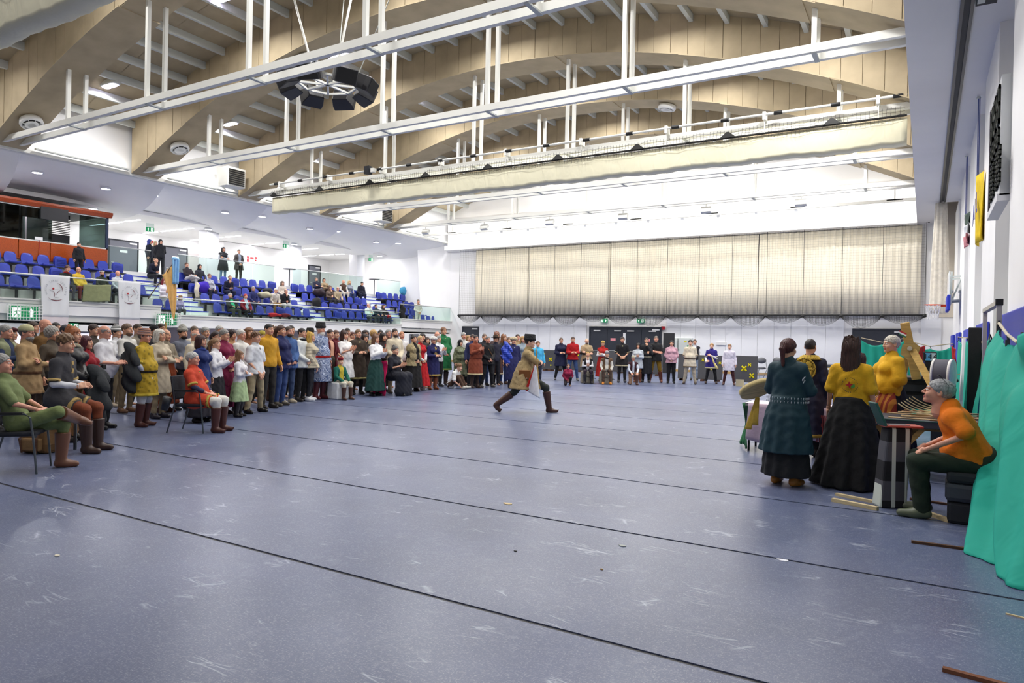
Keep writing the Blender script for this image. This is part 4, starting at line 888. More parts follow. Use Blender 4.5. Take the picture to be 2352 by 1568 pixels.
def body_mesh(J, fem, fine):
    def go():
        def f(X, Y, Z):
            d = torso(X, Y, Z, J, -.012)
            for s in 'LR':
                d = smin(d, arm(X, Y, Z, J, s, -.010), .03); d = smin(d, leg(X, Y, Z, J, s, -.010), .03)
                d = smin(d, caps(X, Y, Z, J['heel'+s], J['toe'+s], .034, .026), .02)
            nb = Vector(J['HM'] @ Vector((0, .045, -.19))); return smin(d, caps(X, Y, Z, J['neck']-V3(0, 0, .05), np.array(nb), .06, .054), .04)
        lo, hi = bounds(J, .11); V, Q = surfnet(f, lo, hi, .016 if fine else .024)
        VV, QQ = [V], [Q]; k = len(V); M = np.array(J['HM']); hv, hq, hm = HEADS[fem]
        VV.append(hv @ M[:3, :3].T + M[:3, 3]); QQ.append(hq+k); k += len(hv); mi = [np.zeros(len(Q), int), hm]
        for s in 'LR':
            x = J['f'+s]/np.linalg.norm(J['f'+s]); z = J['n'+s]-x*np.dot(x, J['n'+s]); z /= np.linalg.norm(z); y = np.cross(z, x)
            hv, hq = HANDS[(J['curl'], fine)]; hv = hv.copy()
            th = 1 if s == 'R' else -1                      # thumb side: forward / up
            if s == 'L': hv[:, 1] *= -1; hq = hq[:, ::-1]
            VV.append(hv @ np.array([x, y, z]) + J['wr'+s]); QQ.append(hq+k); k += len(hv); mi.append(np.zeros(len(hq), int))
        return mk('person', np.concatenate(VV), np.concatenate(QQ), True, np.concatenate(mi))
    return cached(('body', J['key'], fem, fine), go)
def seatedlike(J): return J['dz'] < -.18
def garment(J, kind, fine, fem, belly, hem=None, sl=1.0, g=.012, open_=0, puff=0, flare=.10, band=None):
    """tops, tunics, coats, dresses, skirts, vests; hem given as height for a 1.75 m figure"""
    key = ('g', J['key'][:3], kind, fine, fem, belly, hem, sl, g, open_, puff, flare, band)
    def go():
        top = kind not in ('skirt', 'apron'); h = hem if hem is not None else .86
        def f(X, Y, Z):
            if top:
                d = torso(X, Y, Z, J, g, fem, belly)
                if sl > 0:
                    for s in 'LR': d = smin(d, arm(X, Y, Z, J, s, g-.004, sl, puff), .03)
                nk = J['neck']+V3(0, 0, .02); d = smin(d, caps(X, Y, Z, J['neck']-V3(0, 0, .03), nk, .066+g*.5), .03)
            else: d = ell(X, Y, Z, J['pel']+V3(0, 0, .05), (.165+g, .122+g+.02*belly, .17))
            if seatedlike(J):
                if h < .86:
                    q = 1 if h < .45 else min(1, (.92-h)/.42)
                    for s in 'LR':
                        a, b, c = J['hp'+s], J['kn'+s], J['an'+s]; d = smin(d, caps(X, Y, Z, a, a+(b-a)*q, .100+g, .082+g+flare*.15), .07)
                        if h < .4: e = b+(c-b)*min(1, (.48-h)/.4); d = smin(d, caps(X, Y, Z, b, e, .085+g, .09+flare*.5), .09)
                    if h < .4: m = (J['knL']+J['knR'])/2; e = (J['anL']+J['anR'])/2; d = smin(d, caps(X, Y, Z, m, e, .09, .12+flare*.3), .1)
                if not top: d = np.maximum(d, Z-(J['pel'][2]+.13))
            elif h < .86 or not top:
                zt = 1.06; t = np.clip((zt-Z)/(zt-.05), 0, 1); t2 = np.clip((zt-Z)/.22, 0, 1)
                rx = .145+g+.045*t2+flare*t; ry = .105+g+.035*t2+.04*belly+flare*.9*t; an = np.arctan2(X, Y)
                fo = 1+(.02+.09*t)*np.cos(an*9+1.5*np.sin(an*2)+Z*2)*min(1.1, .3+flare*4)*.8
                k = np.sqrt((X/(rx*fo))**2+(Y/(ry*fo))**2); s_ = (k-1)*ry; s_ = np.maximum(s_, np.maximum(h-Z, Z-zt)); d = smin(d, s_, .03) if top else smin(np.maximum(d, Z-1.08), s_, .03)
            if top and not seatedlike(J): d = np.maximum(d, h-Z)
            d = d+.004*np.sin(Z*38+X*13+3*np.sin(Y*19))*np.sin(X*25+Z*7)
            if sl > 0 and top:                     # cloth never swallows the hands
                for s in 'LR': d = np.maximum(d, -(caps(X, Y, Z, J['wr'+s], J['wr'+s]+J['f'+s]/np.linalg.norm(J['f'+s])*.12, .028)))
            if kind == 'apron': d = np.maximum(d-.008, Y+.03)
            if open_: d = np.maximum(d, -np.maximum(np.abs(X)-(.022+.035*open_), Y-(J['waist'][1]-.0)))
            if band is not None: d = np.maximum(d-.006, np.abs(Z-band[0])-band[1])
            return d
        lo, hi = bounds(J, .17+flare*.5); ex = .235+flare*1.25+.05*belly; lo[:2] = np.minimum(lo[:2], -ex); hi[:2] = np.maximum(hi[:2], ex); lo[2] = max(-.01, min(lo[2], (h-.03))) if not seatedlike(J) else 0
        if not seatedlike(J): lo[2] = max(lo[2], h-.04)
        hi[2] = J['neck'][2]+.13
        if not top: hi[2] = J['pel'][2]+.2
        if band is not None: lo[2] = band[0]-band[1]-.03; hi[2] = band[0]+band[1]+.03
        V, Q = surfnet(f, lo, hi, .012 if fine else .019); return mk(kind, V, Q)
    return cached(key, go)
def trousers(J, fine, g, belly, flare=0, shaft=0):
    def go():
        def f(X, Y, Z):
            d = ell(X, Y, Z, J['pel']+V3(0, 0, .03), (.163+g, .118+g+.02*belly, .15))
            for s in 'LR':
                if shaft > .1:
                    a, b, c = J['hp'+s], J['kn'+s], J['an'+s]; q = (b-c)/np.linalg.norm(b-c); e = c+q*(shaft+.02); d = smin(d, smin(caps(X, Y, Z, a, b, .088+g, .060+g), caps(X, Y, Z, b, e, .058+g, .052+g*.6), .02), .03)
                else: d = smin(d, leg(X, Y, Z, J, s, g, flare), .03)
            return d+.004*np.sin(Z*45+X*20)*np.sin(Y*30+Z*9)
        lo, hi = bounds(J, .16); hi[2] = max(J['pel'][2]+.2, J['knL'][2]+.15, J['knR'][2]+.15); lo[2] = .03
        V, Q = surfnet(f, lo, hi, .012 if fine else .02); return mk('trousers', V, Q)
    return cached(('t', J['key'][0], fine, g, belly, flare, shaft), go)
def shoe(J, s, fine, shaft, curled=0):
    def go():
        a, k = J['an'+s], J['kn'+s]; hl, to = J['heel'+s], J['toe'+s]; d0 = (k-a)/np.linalg.norm(k-a)
        def f(X, Y, Z):
            d = smin(caps(X, Y, Z, hl, (hl+to)/2, .044, .048), caps(X, Y, Z, (hl+to)/2, to, .048, .036), .02)
            d = smin(d, caps(X, Y, Z, a-d0*.01, a+d0*(shaft+.02), .050 if shaft < .1 else .057, .054 if shaft < .1 else .086), .03)
            d = np.maximum(d, (X-a[0])*d0[0]+(Y-a[1])*d0[1]+(Z-a[2])*d0[2]-shaft)
            if curled: d = smin(d, caps(X, Y, Z, to, to+V3(0, -.05, .03), .022, .008), .02)
            return d
        P = np.array([hl, to, a, a+d0*(shaft+.02), to+V3(0, -.05, .03)]); lo, hi = P.min(0)-.095, P.max(0)+.095
        if hl[2] < .12: lo[2] = .003-.0
        V, Q = surfnet(f, lo, hi, .0095 if fine else .014)
        if hl[2] < .12: V[:, 2] = np.maximum(V[:, 2], .0)
        return mk('boot' if shaft > .1 else 'shoe', V, Q)
    return cached(('s', J['key'][0], s, fine, shaft, curled), go)
# ---- hair and hats in head space
def hairf(kind):
    def f(X, Y, Z):
        A = np.abs(X); fr = np.where(Y < -.02, 1, 0)
        base = ell(X, Y, Z, (0, .016, .034), (.086, .107, .099)); cut = -((Z-.062)+(Y+.085)*.80); nz = .004*np.sin(X*160+2*np.sin(Y*90))*np.sin(Z*120+Y*60)
        short = np.maximum(base, cut); short = np.maximum(short, -ell(X, Y, Z, (0, -.11, .0), (.062, .075, .062)))
        if kind == 'short': return short+nz*.6
        if kind == 'balding': return np.maximum(np.maximum(short-.0, Z-.055), -(.0-Y)*1.0-.03)+nz*.4
        if kind == 'crew': return np.maximum(ell(X, Y, Z, (0, .015, .033), (.080, .101, .094)), cut)
        if kind == 'messy': 
            b = ell(X, Y, Z, (0, .012, .052), (.094, .108, .096))+.009*np.sin(X*85+3)*np.sin(Y*80)*np.sin(Z*75); return np.maximum(np.maximum(b, -((Z-.058)+(Y+.085)*.78)), -ell(X, Y, Z, (0, -.115, .01), (.06, .07, .062)))
        if kind == 'curly':
            b = ell(X, Y, Z, (0, .022, .035), (.108, .118, .112))+.009*np.sin(X*110)*np.sin(Y*105)*np.sin(Z*100); b = np.maximum(b, -ell(X, Y, Z, (0, -.12, -.02), (.066, .08, .082))); return np.maximum(b, -.075-Z)
        nz = .0035*np.sin(np.arctan2(X, Y-.02)*38+2*np.sin(Z*14))
        L = {'bob': .12, 'long': .34, 'ponytail': 0, 'bun': 0, 'xlong': .42}.get(kind, 0)
        top = np.maximum(ell(X, Y, Z, (0, .016, .034), (.089, .109, .101)), -np.where(Y < -.045, Z-.05, 1))
        if kind in ('ponytail', 'bun'):
            top = np.maximum(top, cut+.012)
            if kind == 'bun': return smin(top, ell(X, Y, Z, (0, .06, .125), (.05, .045, .042)), .015)+nz
            return smin(top, smin(caps(X, Y, Z, (0, .11, .06), (0, .145, .0), .032, .034), caps(X, Y, Z, (0, .145, .0), (0, .13, -.19), .034, .016), .02), .02)+nz
        z1 = -L; w = .082 if L < .2 else .088
        back = ell(X, Y, Z, (0, .072, -.04-L*.32), (w+.012, .05, .10+L*.62)); side = ell(A, Y, Z, (.074, .022, -.02-L*.25), (.026, .055, .09+L*.42))
        d = smin(smin(top, back, .03), side, .025); d = np.maximum(d, z1-.02-Z+.012*np.sin(X*70)); d = np.maximum(d, -ell(X, Y, Z, (0, -.12, -.04), (.060, .09, .115))); return d+nz
    return f
def hair_mesh(kind, fine): 
    L = {'long': .4, 'xlong': .48, 'bob': .18, 'ponytail': .24}.get(kind, .12)
    return cached(('hair', kind, fine), lambda: mk('hair', *surfnet(hairf(kind), (-.13, -.13, -L), (.13, .20, .19), .006 if fine else .0085)))
def beard_mesh(big):
    def f(X, Y, Z):
        d = ell(X, Y, Z, (0, -.040, -.075-.012*big), (.060, .062, .050+.02*big)); d = np.maximum(d, Z+.030-.02*(np.abs(X) > .04)); return np.maximum(d, -ell(X, Y, Z, (0, -.105, -.045), (.018, .03, .007)))+.002*np.sin(X*200)*np.sin(Z*170)
    return cached(('beard', big), lambda: mk('beard', *surfnet(f, (-.08, -.13, -.2), (.08, .05, 0), .0065)))
def hat_mesh(kind):
    def go():
        m = MB(); c = (0, .012, 0)
        if kind == 'fur_hat': m.lathe([(.0, .04), (.098, .04), (.112, .055), (.114, .085), (.104, .1), (.1, .165), (.09, .178), (0, .18)], c, 28, sy=1.14)
        elif kind == 'tall_hat': m.lathe([(.0, .04), (.098, .04), (.106, .045), (.106, .085), (.098, .09), (.104, .2), (.09, .21), (0, .205)], c, 28, sy=1.12)
        elif kind == 'fluffy': return mk('hat', *surfnet(lambda X, Y, Z: np.maximum(ell(X, Y, Z, (0, .012, .075), (.135, .145, .078))+.008*np.sin(X*120)*np.sin(Y*110)*np.sin(Z*115), .035-Z), (-.17, -.17, .0), (.17, .19, .18), .009))
        elif kind == 'skullcap': m.lathe([(.088, .045), (.091, .05), (.09, .09), (.072, .125), (.04, .145), (0, .15)], c, 28, sy=1.2)
        elif kind == 'fez': m.lathe([(0, .05), (.09, .05), (.088, .14), (.084, .145), (0, .146)], c, 28, sy=1.16)
        elif kind == 'beret': m.lathe([(.085, .05), (.09, .06), (.115, .08), (.1, .115), (.04, .135), (0, .137)], c, 28, sy=1.12)
        elif kind == 'felt': m.lathe([(.0, .05), (.09, .045), (.1, .05), (.108, .095), (.099, .1), (.075, .15), (.035, .195), (.0, .205)], c, 28, sy=1.1)
        elif kind == 'brim': m.lathe([(.0, .05), (.1, .05), (.16, .055), (.185, .075), (.165, .065), (.1, .07), (.094, .12), (.08, .15), (0, .155)], c, 28, sy=1.1)
        elif kind == 'turban':
            for q in range(5): m.tube([(.093*(1-.06*q)*math.cos(t), .012+.112*(1-.06*q)*math.sin(t), .045+.022*q+.012*math.sin(t+q)) for t in [2*math.pi*i/24 for i in range(25)]], .0155, 8)
            m.lathe([(.08, .1), (.06, .145), (0, .155)], c, 20, sy=1.15)
        elif kind == 'headband': m.lathe([(.088, .05), (.092, .05), (.092, .075), (.088, .075)], c, 28, sy=1.18)
        return m.mesh('hat', True)
    if kind in ('beanie', 'hood', 'headscarf'):
        def f(X, Y, Z):
            if kind == 'beanie': return np.maximum(ell(X, Y, Z, (0, .016, .045), (.092, .112, .102)), .035-Z-(Y > .0)*.03)
            d = ell(X, Y, Z, (0, .02, .02), (.098, .118, .125)); d = smin(d, ell(X, Y, Z, (0, .05, -.13), (.10, .085, .08)), .06); return np.maximum(np.maximum(d, -ell(X, Y, Z, (0, -.12, -.01), (.066, .1, .088))), -.2-Z)
        return cached(('hat', kind), lambda: mk('hat', *surfnet(f, (-.14, -.14, -.22), (.14, .18, .18), .009)))
    return cached(('hat', kind), go)
def glasses_mesh():
    m = MB()
    for s in (-1, 1):
        m.tube([(s*.031+.021*math.cos(t), -.107, .008+.016*math.sin(t)) for t in [2*math.pi*i/12 for i in range(13)]], .0022, 5); m.tube([(s*.052, -.104, .012), (s*.078, -.04, .012), (s*.08, .01, .008)], .002, 4)
    m.tube([(-.011, -.109, .012), (.011, -.109, .012)], .002, 4); return m.mesh('glasses')
SKIN = {'a': mat('dba586', 'skin'), 'b': mat('d0946f', 'skin'), 'c': mat('e6b498', 'skin'), 'r': mat('d89a80', 'skin')}
EYEW = mat('f0ece6', 'plain', rough=.3); IRIS = mat('2a1d14', 'plain', rough=.2); LIP = mat('b0605a', 'plain')
def M_(spec):
    if not isinstance(spec, str): return spec
    q = spec.split(':') + ['']*5
    return mat(q[0], q[1] or 'cloth', q[2] or None, float(q[3]) if q[3] else None, float(q[4]) if q[4] else 1.0)
DEFER, SPOTS = [], []
def flush():
    while DEFER: a, k = DEFER.pop(0); person(*a, now=1, **k)
def P(*a, **k):
    if a[2][0] == 'd': DEFER.append((a, k)); return None
    return person(*a, **k)
def person(px, hy, where, rel, legs, arms, top, bot, shoes, hair, label, fem=0, belly=0, skin='a', fine=0, lean=None, hp=0, hyaw=0, extra=(), zf=0.0, group=None, X=None, wid=1.0, H=None, now=0):
    """px, hy: column of the figure and top of its head in the photo; where: ('f', y of the feet) or ('d', distance); rel: 0 faces the camera, 90 faces photo right"""
    J = pose(legs, arms, lean, hp, hyaw)
    fo = 0
    if where[0] == 'f': p = on(px, where[1], 2, zf); fo = -J['anL'][1]*.95 if J['dz'] < -.2 and legs != 'run' else 0
    elif where[0] == 'x': p = on(px, hy, 0, where[1]); p.z = zf
    else: q = at_depth(px, horizon(px), where[1]); p = Vector((q.x, q.y, zf))
    v = Vector((CAM.x-p.x, CAM.y-p.y, 0)).normalized(); r_ = Vector((-v.y, v.x, 0)); fdir = v*math.cos(math.radians(rel))+r_*math.sin(math.radians(rel))
    dep = (Vector((p.x, p.y, 1.6))-CAM).dot(fw) - fo*fdir.dot(fw)
    hd = fdir*(-J['HM'].translation.y); dep += hd.dot(fw)
    if where[0] != 'x' and legs != 'run': q = at_depth(px, horizon(px), dep); p = Vector((q.x, q.y, zf))-hd
    if now:
        for t in range(9):
            if all((p.x-a)**2+(p.y-b)**2 > .2 for a, b in SPOTS): break
            dep += .22; q = at_depth(px, horizon(px), dep); p = Vector((q.x, q.y, zf))-hd
    SPOTS.append((p.x, p.y))
    htop = 1.6+(horizon(px)-hy)*dep/1587 - zf; ht = (J['HM'] @ Vector((0, .01, .125 if not any(e[0] == 'hat' for e in extra) else .165))).z
    sc = (H or htop)/ht; sc = min(1.35, max(.5, sc))
    b = link('person', body_mesh(J, fem, fine), [SKIN[skin], EYEW, IRIS, LIP, M_(hair[1]+':hair' if ':' not in hair[1] else hair[1]) if hair else SKIN[skin]])
    b.location = p; b.rotation_euler = (0, 0, math.atan2(fdir.y, fdir.x)+math.pi/2); b.scale = (sc*wid, sc*wid, sc)
    tag(b, label, 'person', group)
    HM = J['HM']
    if hair and hair[0] not in ('bald',): link('hair', hair_mesh(hair[0], fine), M_(hair[1]+':hair' if ':' not in hair[1] else hair[1]), b, HM)
    for t in ([top] if top and not isinstance(top, list) else (top or [])):
        kind, col = t[0], t[1]; kw = dict(t[2]) if len(t) > 2 else {}; bandc = kw.pop('trim', None); belt = kw.pop('belt', None); tz = kw.get('hem', None)
        me = garment(J, kind, fine, fem, belly, **kw); link(kind, me, M_(col), b)
        if bandc and tz and not seatedlike(J): link('hem_trim', garment(J, kind, fine, fem, belly, band=(tz+.028, .026), **kw), M_(bandc), b)
        if bandc:
            rg_ = lambda c, ax_, r, w: MB().loft([[tuple(Vector(c)+Vector(ax_)*k+(u_*math.cos(t)+w_*math.sin(t))*rr) for t in [2*math.pi*i/16 for i in range(16)]] for k, rr in ((-w, r-.004), (-w, r), (w, r), (w, r-.004))]).mesh('trim_ring', True)
            sl_ = kw.get('sl', 1.0); rings_ = []
            if .3 < sl_ < .6: rings_ += [(J['sh'+s]+(J['el'+s]-J['sh'+s])*sl_*1.98, J['el'+s]-J['sh'+s], .055+kw.get('g', .012), .016) for s in 'LR']
            if seatedlike(J) and tz: q = min(1, (.92-tz)/.42); rings_ += [(J['hp'+s]+(J['kn'+s]-J['hp'+s])*(q+.12), J['kn'+s]-J['hp'+s], .093+kw.get('g', .012), .02) for s in 'LR']
            for c_, ax_, r_2, w_2 in rings_:
                ax_ = Vector(ax_).normalized(); u_ = ax_.cross(Vector((.3, .2, .9))).normalized(); w_ = ax_.cross(u_); link('trim', rg_(c_, ax_, r_2, w_2), M_(bandc), b)
        if belt and not seatedlike(J): link('belt', garment(J, kind, fine, fem, belly, band=(1.0, .024), **kw), M_(belt), b)
    if bot:
        kind, col = bot[0], bot[1]; kw = dict(bot[2]) if len(bot) > 2 else {}
        if kind == 'trousers': link('trousers', trousers(J, fine, kw.get('g', .010), belly, kw.get('flare', 0), shoes[1] if shoes else 0), M_(col), b)
        else: link('skirt', garment(J, 'skirt', fine, fem, belly, g=.016, **kw), M_(col), b)
    if shoes:
        for s in 'LR': link('boot' if shoes[1] > .1 else 'shoe', shoe(J, s, fine, shoes[1], 1 if len(shoes) > 2 else 0), M_(shoes[0]), b)
    for e in extra:
        if e[0] == 'hat': link('hat', hat_mesh(e[1]), M_(e[2]), b, HM)
        elif e[0] == 'beard': link('beard', beard_mesh(e[2] if len(e) > 2 else 0), M_(e[1]+':hair'), b, HM)
        elif e[0] == 'glasses': link('glasses', cached('glasses', glasses_mesh), mat('1c1c1e', 'plain', rough=.3), b, HM)
        elif e[0] == 'sunglasses': link('sunglasses', cached('glasses', glasses_mesh), BLK, b, HM @ Matrix.Translation((0, .045, .085)) @ Matrix.Rotation(-.7, 4, 'X'))
        elif e[0] == 'placket':                      # vertical front trim
            R = J['R']; c = Vector(J['chest']); n = Vector((0, -R[1][1], -R[1][2])); u = Vector((0, R[2][1], R[2][2]))
            dd = .125+.035*fem+.03*belly*0; link('front_trim', MB().loft([[tuple(c+n*(dd-.012*abs(q))+u*q*.1+Vector((sx*e[2] if len(e) > 2 else sx*.02, 0, 0))) for sx in (-1, 1)] for q in (1.3, .6, 0, -.8, -1.6)], close=False).mesh('front_trim'), M_(e[1]), b)
        elif e[0] == 'strap': a = Vector(J['shR']); c = Vector(J['waist']); link('bag_strap', MB().tube([a+Vector((.05, .0, .09)), Vector(J['chest'])+Vector((-.03, -.15, .0)), c+Vector((.14, -.12, -.02))], .012, 6).mesh('bag_strap'), M_(e[1]), b)
        elif e[0] == 'scarf': link('scarf', MB().tube([tuple(Vector(J['neck'])+Vector((.085*math.cos(t), .075*math.sin(t)-.01, .015*math.sin(2*t)))) for t in [2*math.pi*i/14 for i in range(15)]], .032, 8).mesh('scarf', True), M_(e[1]), b)
        elif e[0] == 'stripe':
            for s in 'LR': sg_ = 1 if s == 'L' else -1; a, c = Vector(J['sh'+s]), Vector(J['el'+s]); link('sleeve_stripe', MB().tube([a+Vector((sg_*.05, 0, .055)), a*.5+c*.5+Vector((sg_*.075, 0, .01)), c+Vector((sg_*.065, 0, .03))], .016, 6).mesh('stripe'), M_(e[1]), b)
        elif e[0] == 'apron': link('apron', garment(J, 'apron', fine, fem, belly, g=.018, **e[2]), M_(e[1]), b)
    return b
# ================================================================== THINGS
WD = mat('c9a15a', 'wood', scale=1); WDL = mat('dcc79a', 'wood'); WDD = mat('5a3a26', 'wood'); TEAL = mat('109a84', 'sheet'); GREYF = mat('77777c', 'foam')
def dirv(a, b): return (Vector(b)-Vector(a)).normalized()
# --- basketball goal on the right wall
rc = on(2143, 700, 1, 27.4); hp_ = empty('basketball_goal', (rc.x, 27.4, rc.z)); hp_.scale = (1.12, 1.12, 1.12); tag(hp_, 'basketball hoop with orange rim and white net on a wall bracket', 'basketball hoop')
bx = on(2174, 700, 1, 27.4).x-rc.x
build(MB().box(bx-.015, bx+.015, -.9, .9, -.12, .93), 'backboard', mat('e8eef0', 'plain', rough=.2), hp_)
bevel(build(MB().box(bx-.05, bx+.03, -.92, .92, -.2, .25), 'blue_edge_pad', mat('2233b0', 'foam'), hp_), .02)
build(MB().tube([(.225*math.cos(t), .225*math.sin(t), 0) for t in [2*math.pi*i/24 for i in range(25)]], .012, 6).box(.2, bx-.04, -.06, .06, -.06, .01), 'rim', mat('e04a12', 'plain', rough=.4), hp_)
m = MB()
for i in range(12):
    for s in (-1, 1):
        a = 2*math.pi*i/12; pts = [((.225-.09*k/4-.02*math.sin(k))*math.cos(a+s*k*.26), (.225-.09*k/4)*math.sin(a+s*k*.26), -.11*k) for k in range(5)]; m.tube(pts, .006, 4)
build(m, 'net', mat('f2f2f0'), hp_)
m = MB(); wx = .98-rc.x
for y in (-.45, .45):
    for z in (.1, .8): m.beam((bx+.01, y, z), (wx, y*.8, z+.02), .045, .045)
    m.beam((bx+.06, y, .0), (bx+.06, y, .95), .045, .045).beam((wx-.06, y*.8, -.1), (wx-.06, y*.8, 1.0), .05, .05).beam((bx+.08, y, .1), (wx-.06, y*.8, .8), .03, .03)
m.beam((bx+.1, -.45, .4), (bx+.1, .45, .4), .04, .04).beam((wx-.1, -.36, .4), (wx-.1, .36, .4), .04, .04); build(m, 'wall_bracket', mat('cfd6d4', 'plain', rough=.4), hp_)
# --- scoreboard
p0 = on(2272, 495, 0, .86); p1 = on(2281, 244, 0, .86); sb = empty('scoreboard', (.86, p0.y, p0.z)); tag(sb, 'large scoreboard with dark dotted digit blocks on the right wall', 'scoreboard')
ht = p1.z-p0.z; Ls = p0.y-11.87
build(MB().box(0, .12, -Ls, 0, .0, ht), 'panel', mat('c7cacc', 'plain', rough=.4), sb); build(MB().box(-.03, .12, -Ls, .02, -.08, .02), 'lower_shelf', mat('d9dade', 'plain'), sb)
def digits(name, y, z, w, h, n):
    m = MB(); 
    for i in range(n):
        yy = y-w*i/n
        for (a, b, c, d) in ((0, .75, .88, 1), (0, .75, .44, .56), (0, .75, 0, .12), (0, .12, 0, 1), (.63, .75, 0, 1)): m.box(-.03, -.004, yy-w/n*b, yy-w/n*a, z+h*c, z+h*d)
    build(m, name, mat('22261f', 'foam'), sb)
digits('team_digits', -.25, ht*.62, Ls*.88, ht*.32, 3); digits('clock_digits', -.3, ht*.43, Ls*.85, ht*.15, 4)
for r in range(3): digits('foul_digits', -.35, ht*(.08+.11*r), .8, ht*.085, 2); digits('foul_digits', -1.35, ht*(.08+.11*r), .8, ht*.085, 2)
m = MB()
for c in (-.06, -.14):
    for r in range(28): m.box(-.025, -.002, c-.03, c+.02, ht*(.03+.034*r), ht*(.03+.034*r)+.06)
build(m, 'side_lights', mat('3a3040', 'foam'), sb); build(MB().box(-.01, -.002, -Ls*.95, -.2, ht*.4, ht*.405), 'divider_line', BLK, sb)
# --- hanging flags on the right wall
def wall_flag(pts_near, x, cols, lab, name, letters=None):
    (ax_, ay), (bx_, by), (cx_, cy) = pts_near; A = on(ax_, ay, 0, x); B = on(bx_, by, 0, x); L_ = A.z-B.z; wd = 1.5
    f = empty(name, A); tag(f, lab, 'flag')
    for k, c in enumerate(cols):
        n = len(cols); fn = lambda u, v, k=k: (.05*math.sin(u*8+k+v*2)+.03*v, -wd*u+.1*math.sin(v*3+k), -L_*(k+v)/n)
        o = build(MB().grid(fn, 12, 8), 'cloth_field', mat(c, 'cloth'), f, True); solid(o, .006)
    build(MB().tube([(0, -.1, 0), (0, -.05, 7.0-A.z)], .01, 5).tube([(.02, -.2, 0), (.02, -.12, 7.0-A.z)], .01, 5), 'cord', mat('4a5a98'), f); build(MB().lathe([(.05, 0), (.03, .04), (0, .04)], (0, -.08, 7.0-A.z), 10), 'ceiling_hook', GREYST, f)
    if letters:
        for i, ch in enumerate(letters): text('letter', ch, .62, mat('28349c'), f, frame((-.06, -.35-.52*i, -L_*.55+.05*i), (0, -1, 0), (0, 0, 1)), .003)
    return f
wall_flag(((2243, 425), (2238, 570), (0, 0)), .90, ['e6c31c'], 'yellow flag with dark blue letters hanging on the right wall', 'yellow_flag', 'AIL')
wall_flag(((2217, 505), (2213, 578), (0, 0)), .92, ['59695e', 'e6e8ea', 'c98088'], 'small dark green, white and red flag on the far pilaster', 'striped_flag')
build(MB().box(1.57, 1.6, 13.9, 14.2, 2.35, 3.1), 'vent_grille', mat('c9cbd0'), wr)
# --- frame, rope and the green back cloths
fr = empty('metal_frame', (.7, 10.3, 0)); tag(fr, 'narrow rectangular metal frame standing behind the tall green cloth', 'frame')
m = MB(); 
for y in (-.96, 1.1): m.beam((0, y, 0), (0, y, 2.1), .05, .05)
m.beam((0, -.98, 2.1), (0, 1.12, 2.1), .06, .05); build(m, 'frame_bars', mat('c4bfb4', 'plain', rough=.4), fr); build(MB().box(-.035, .035, -1.0, -.92, 2.07, 2.14), 'corner_cap', BLK, fr)
def sheet(name, tops, bots, folds, amp, lab, m=TEAL, n=70, rope=True, group=None):
    T = [Vector(p) for p in tops]; B = [Vector(p) for p in bots]
    def interp(P, u): 
        q = u*(len(P)-1); i = min(int(q), len(P)-2); t = q-i; return P[i]*(1-t)+P[i+1]*t
    def fn(u, v):
        a, b = interp(T, u), interp(B, u); p = a*(1-v)+b*v; sag = .06*abs(math.sin(math.pi*u*(len(T)-1)))*(1-v)*1.2; p.z -= sag if len(T) > 2 else 0
        w = amp*(.25+.75*v)*math.sin(u*folds*6.283+1.3*math.sin(v*2.2+u*5)) + .35*amp*math.sin(u*folds*14+v*4); d = (T[-1]-T[0]); d.z = 0; d = d.normalized(); p += Vector((-d.y, d.x, 0))*w; return p-T[0]
    e = empty(name, T[0]); tag(e, lab, 'cloth', group); o = build(MB().grid(fn, n, 40), 'cloth', m, e, True); solid(o, .006)
    if rope:
        build(MB().tube([p-T[0]+Vector((0, 0, .05)) for p in T], .012, 6), 'rope', mat('b9a98c', 'cloth'), e)
        for p in T: build(MB().tube([p-T[0]+Vector((0, 0, .06)), p-T[0]+Vector((.02, 0, 0)), p-T[0]+Vector((0, .02, -.05))], .009, 5), 'hook', mat('3a3a3a', 'metal'), e)
    return e
le = [on(2289, 757, 1, 9.3), on(2262, 800, 1, 9.15), on(2251, 850, 1, 8.9), on(2248, 930, 1, 8.45), on(2244, 1020, 1, 7.9), on(2236, 1110, 1, 7.4), on(2226, 1200, 1, 6.95), on(2219, 1260, 2, 0)]
# the nearest cloth: a wide sheet pegged from the frame towards the camera, flaring out at the floor
def nearcloth(u, v):
    q = v*(len(le)-1); i = min(int(q), len(le)-2); a = le[i]*(1-(q-i))+le[i+1]*(q-i)
    tz = 1.80-.10*u-.16*abs(math.sin(u*2.1*math.pi))+.0*u; tp = Vector((.7+.22*u, 9.3-3.4*u, tz)); bt_ = Vector((.31+.62*u, 6.57-1.9*u, 0)); b0 = le[-1]
    L_ = tp*(1-v)+bt_*v; L_ = L_+(a-(le[0]*(1-v)+le[-1]*v))*(1-u)**2
    w = .085*math.sin(u*19+1.2*math.sin(v*3))*(.5+.5*v)+.03*math.sin(u*47+v*5); w += .16*math.exp(-((u-.42)/.07)**2-((v-.2)/.11)**2)*-1
    if u < .02: w = 0
    p = L_+Vector((-.93, -.3, 0))*w*min(1, u*8); p.z = max(0.004, p.z); return p-Vector((.7, 9.3, 0))
nc = empty('green_cloth', (.7, 9.3, 0)); tag(nc, 'tall teal green cloth at the right edge, pegged to a rope, trailing on the floor', 'cloth')
o = build(MB().grid(nearcloth, 130, 60), 'cloth', mat('06a08c', 'sheet'), nc, True); solid(o, .006)
build(MB().tube([(0, 0, 1.87), (.03, -.55, 1.74), (.06, -1.1, 1.66), (.12, -2.2, 1.74), (.2, -3.6, 1.95)], .016, 8), 'rope', mat('d5cbb4', 'cloth'), nc)
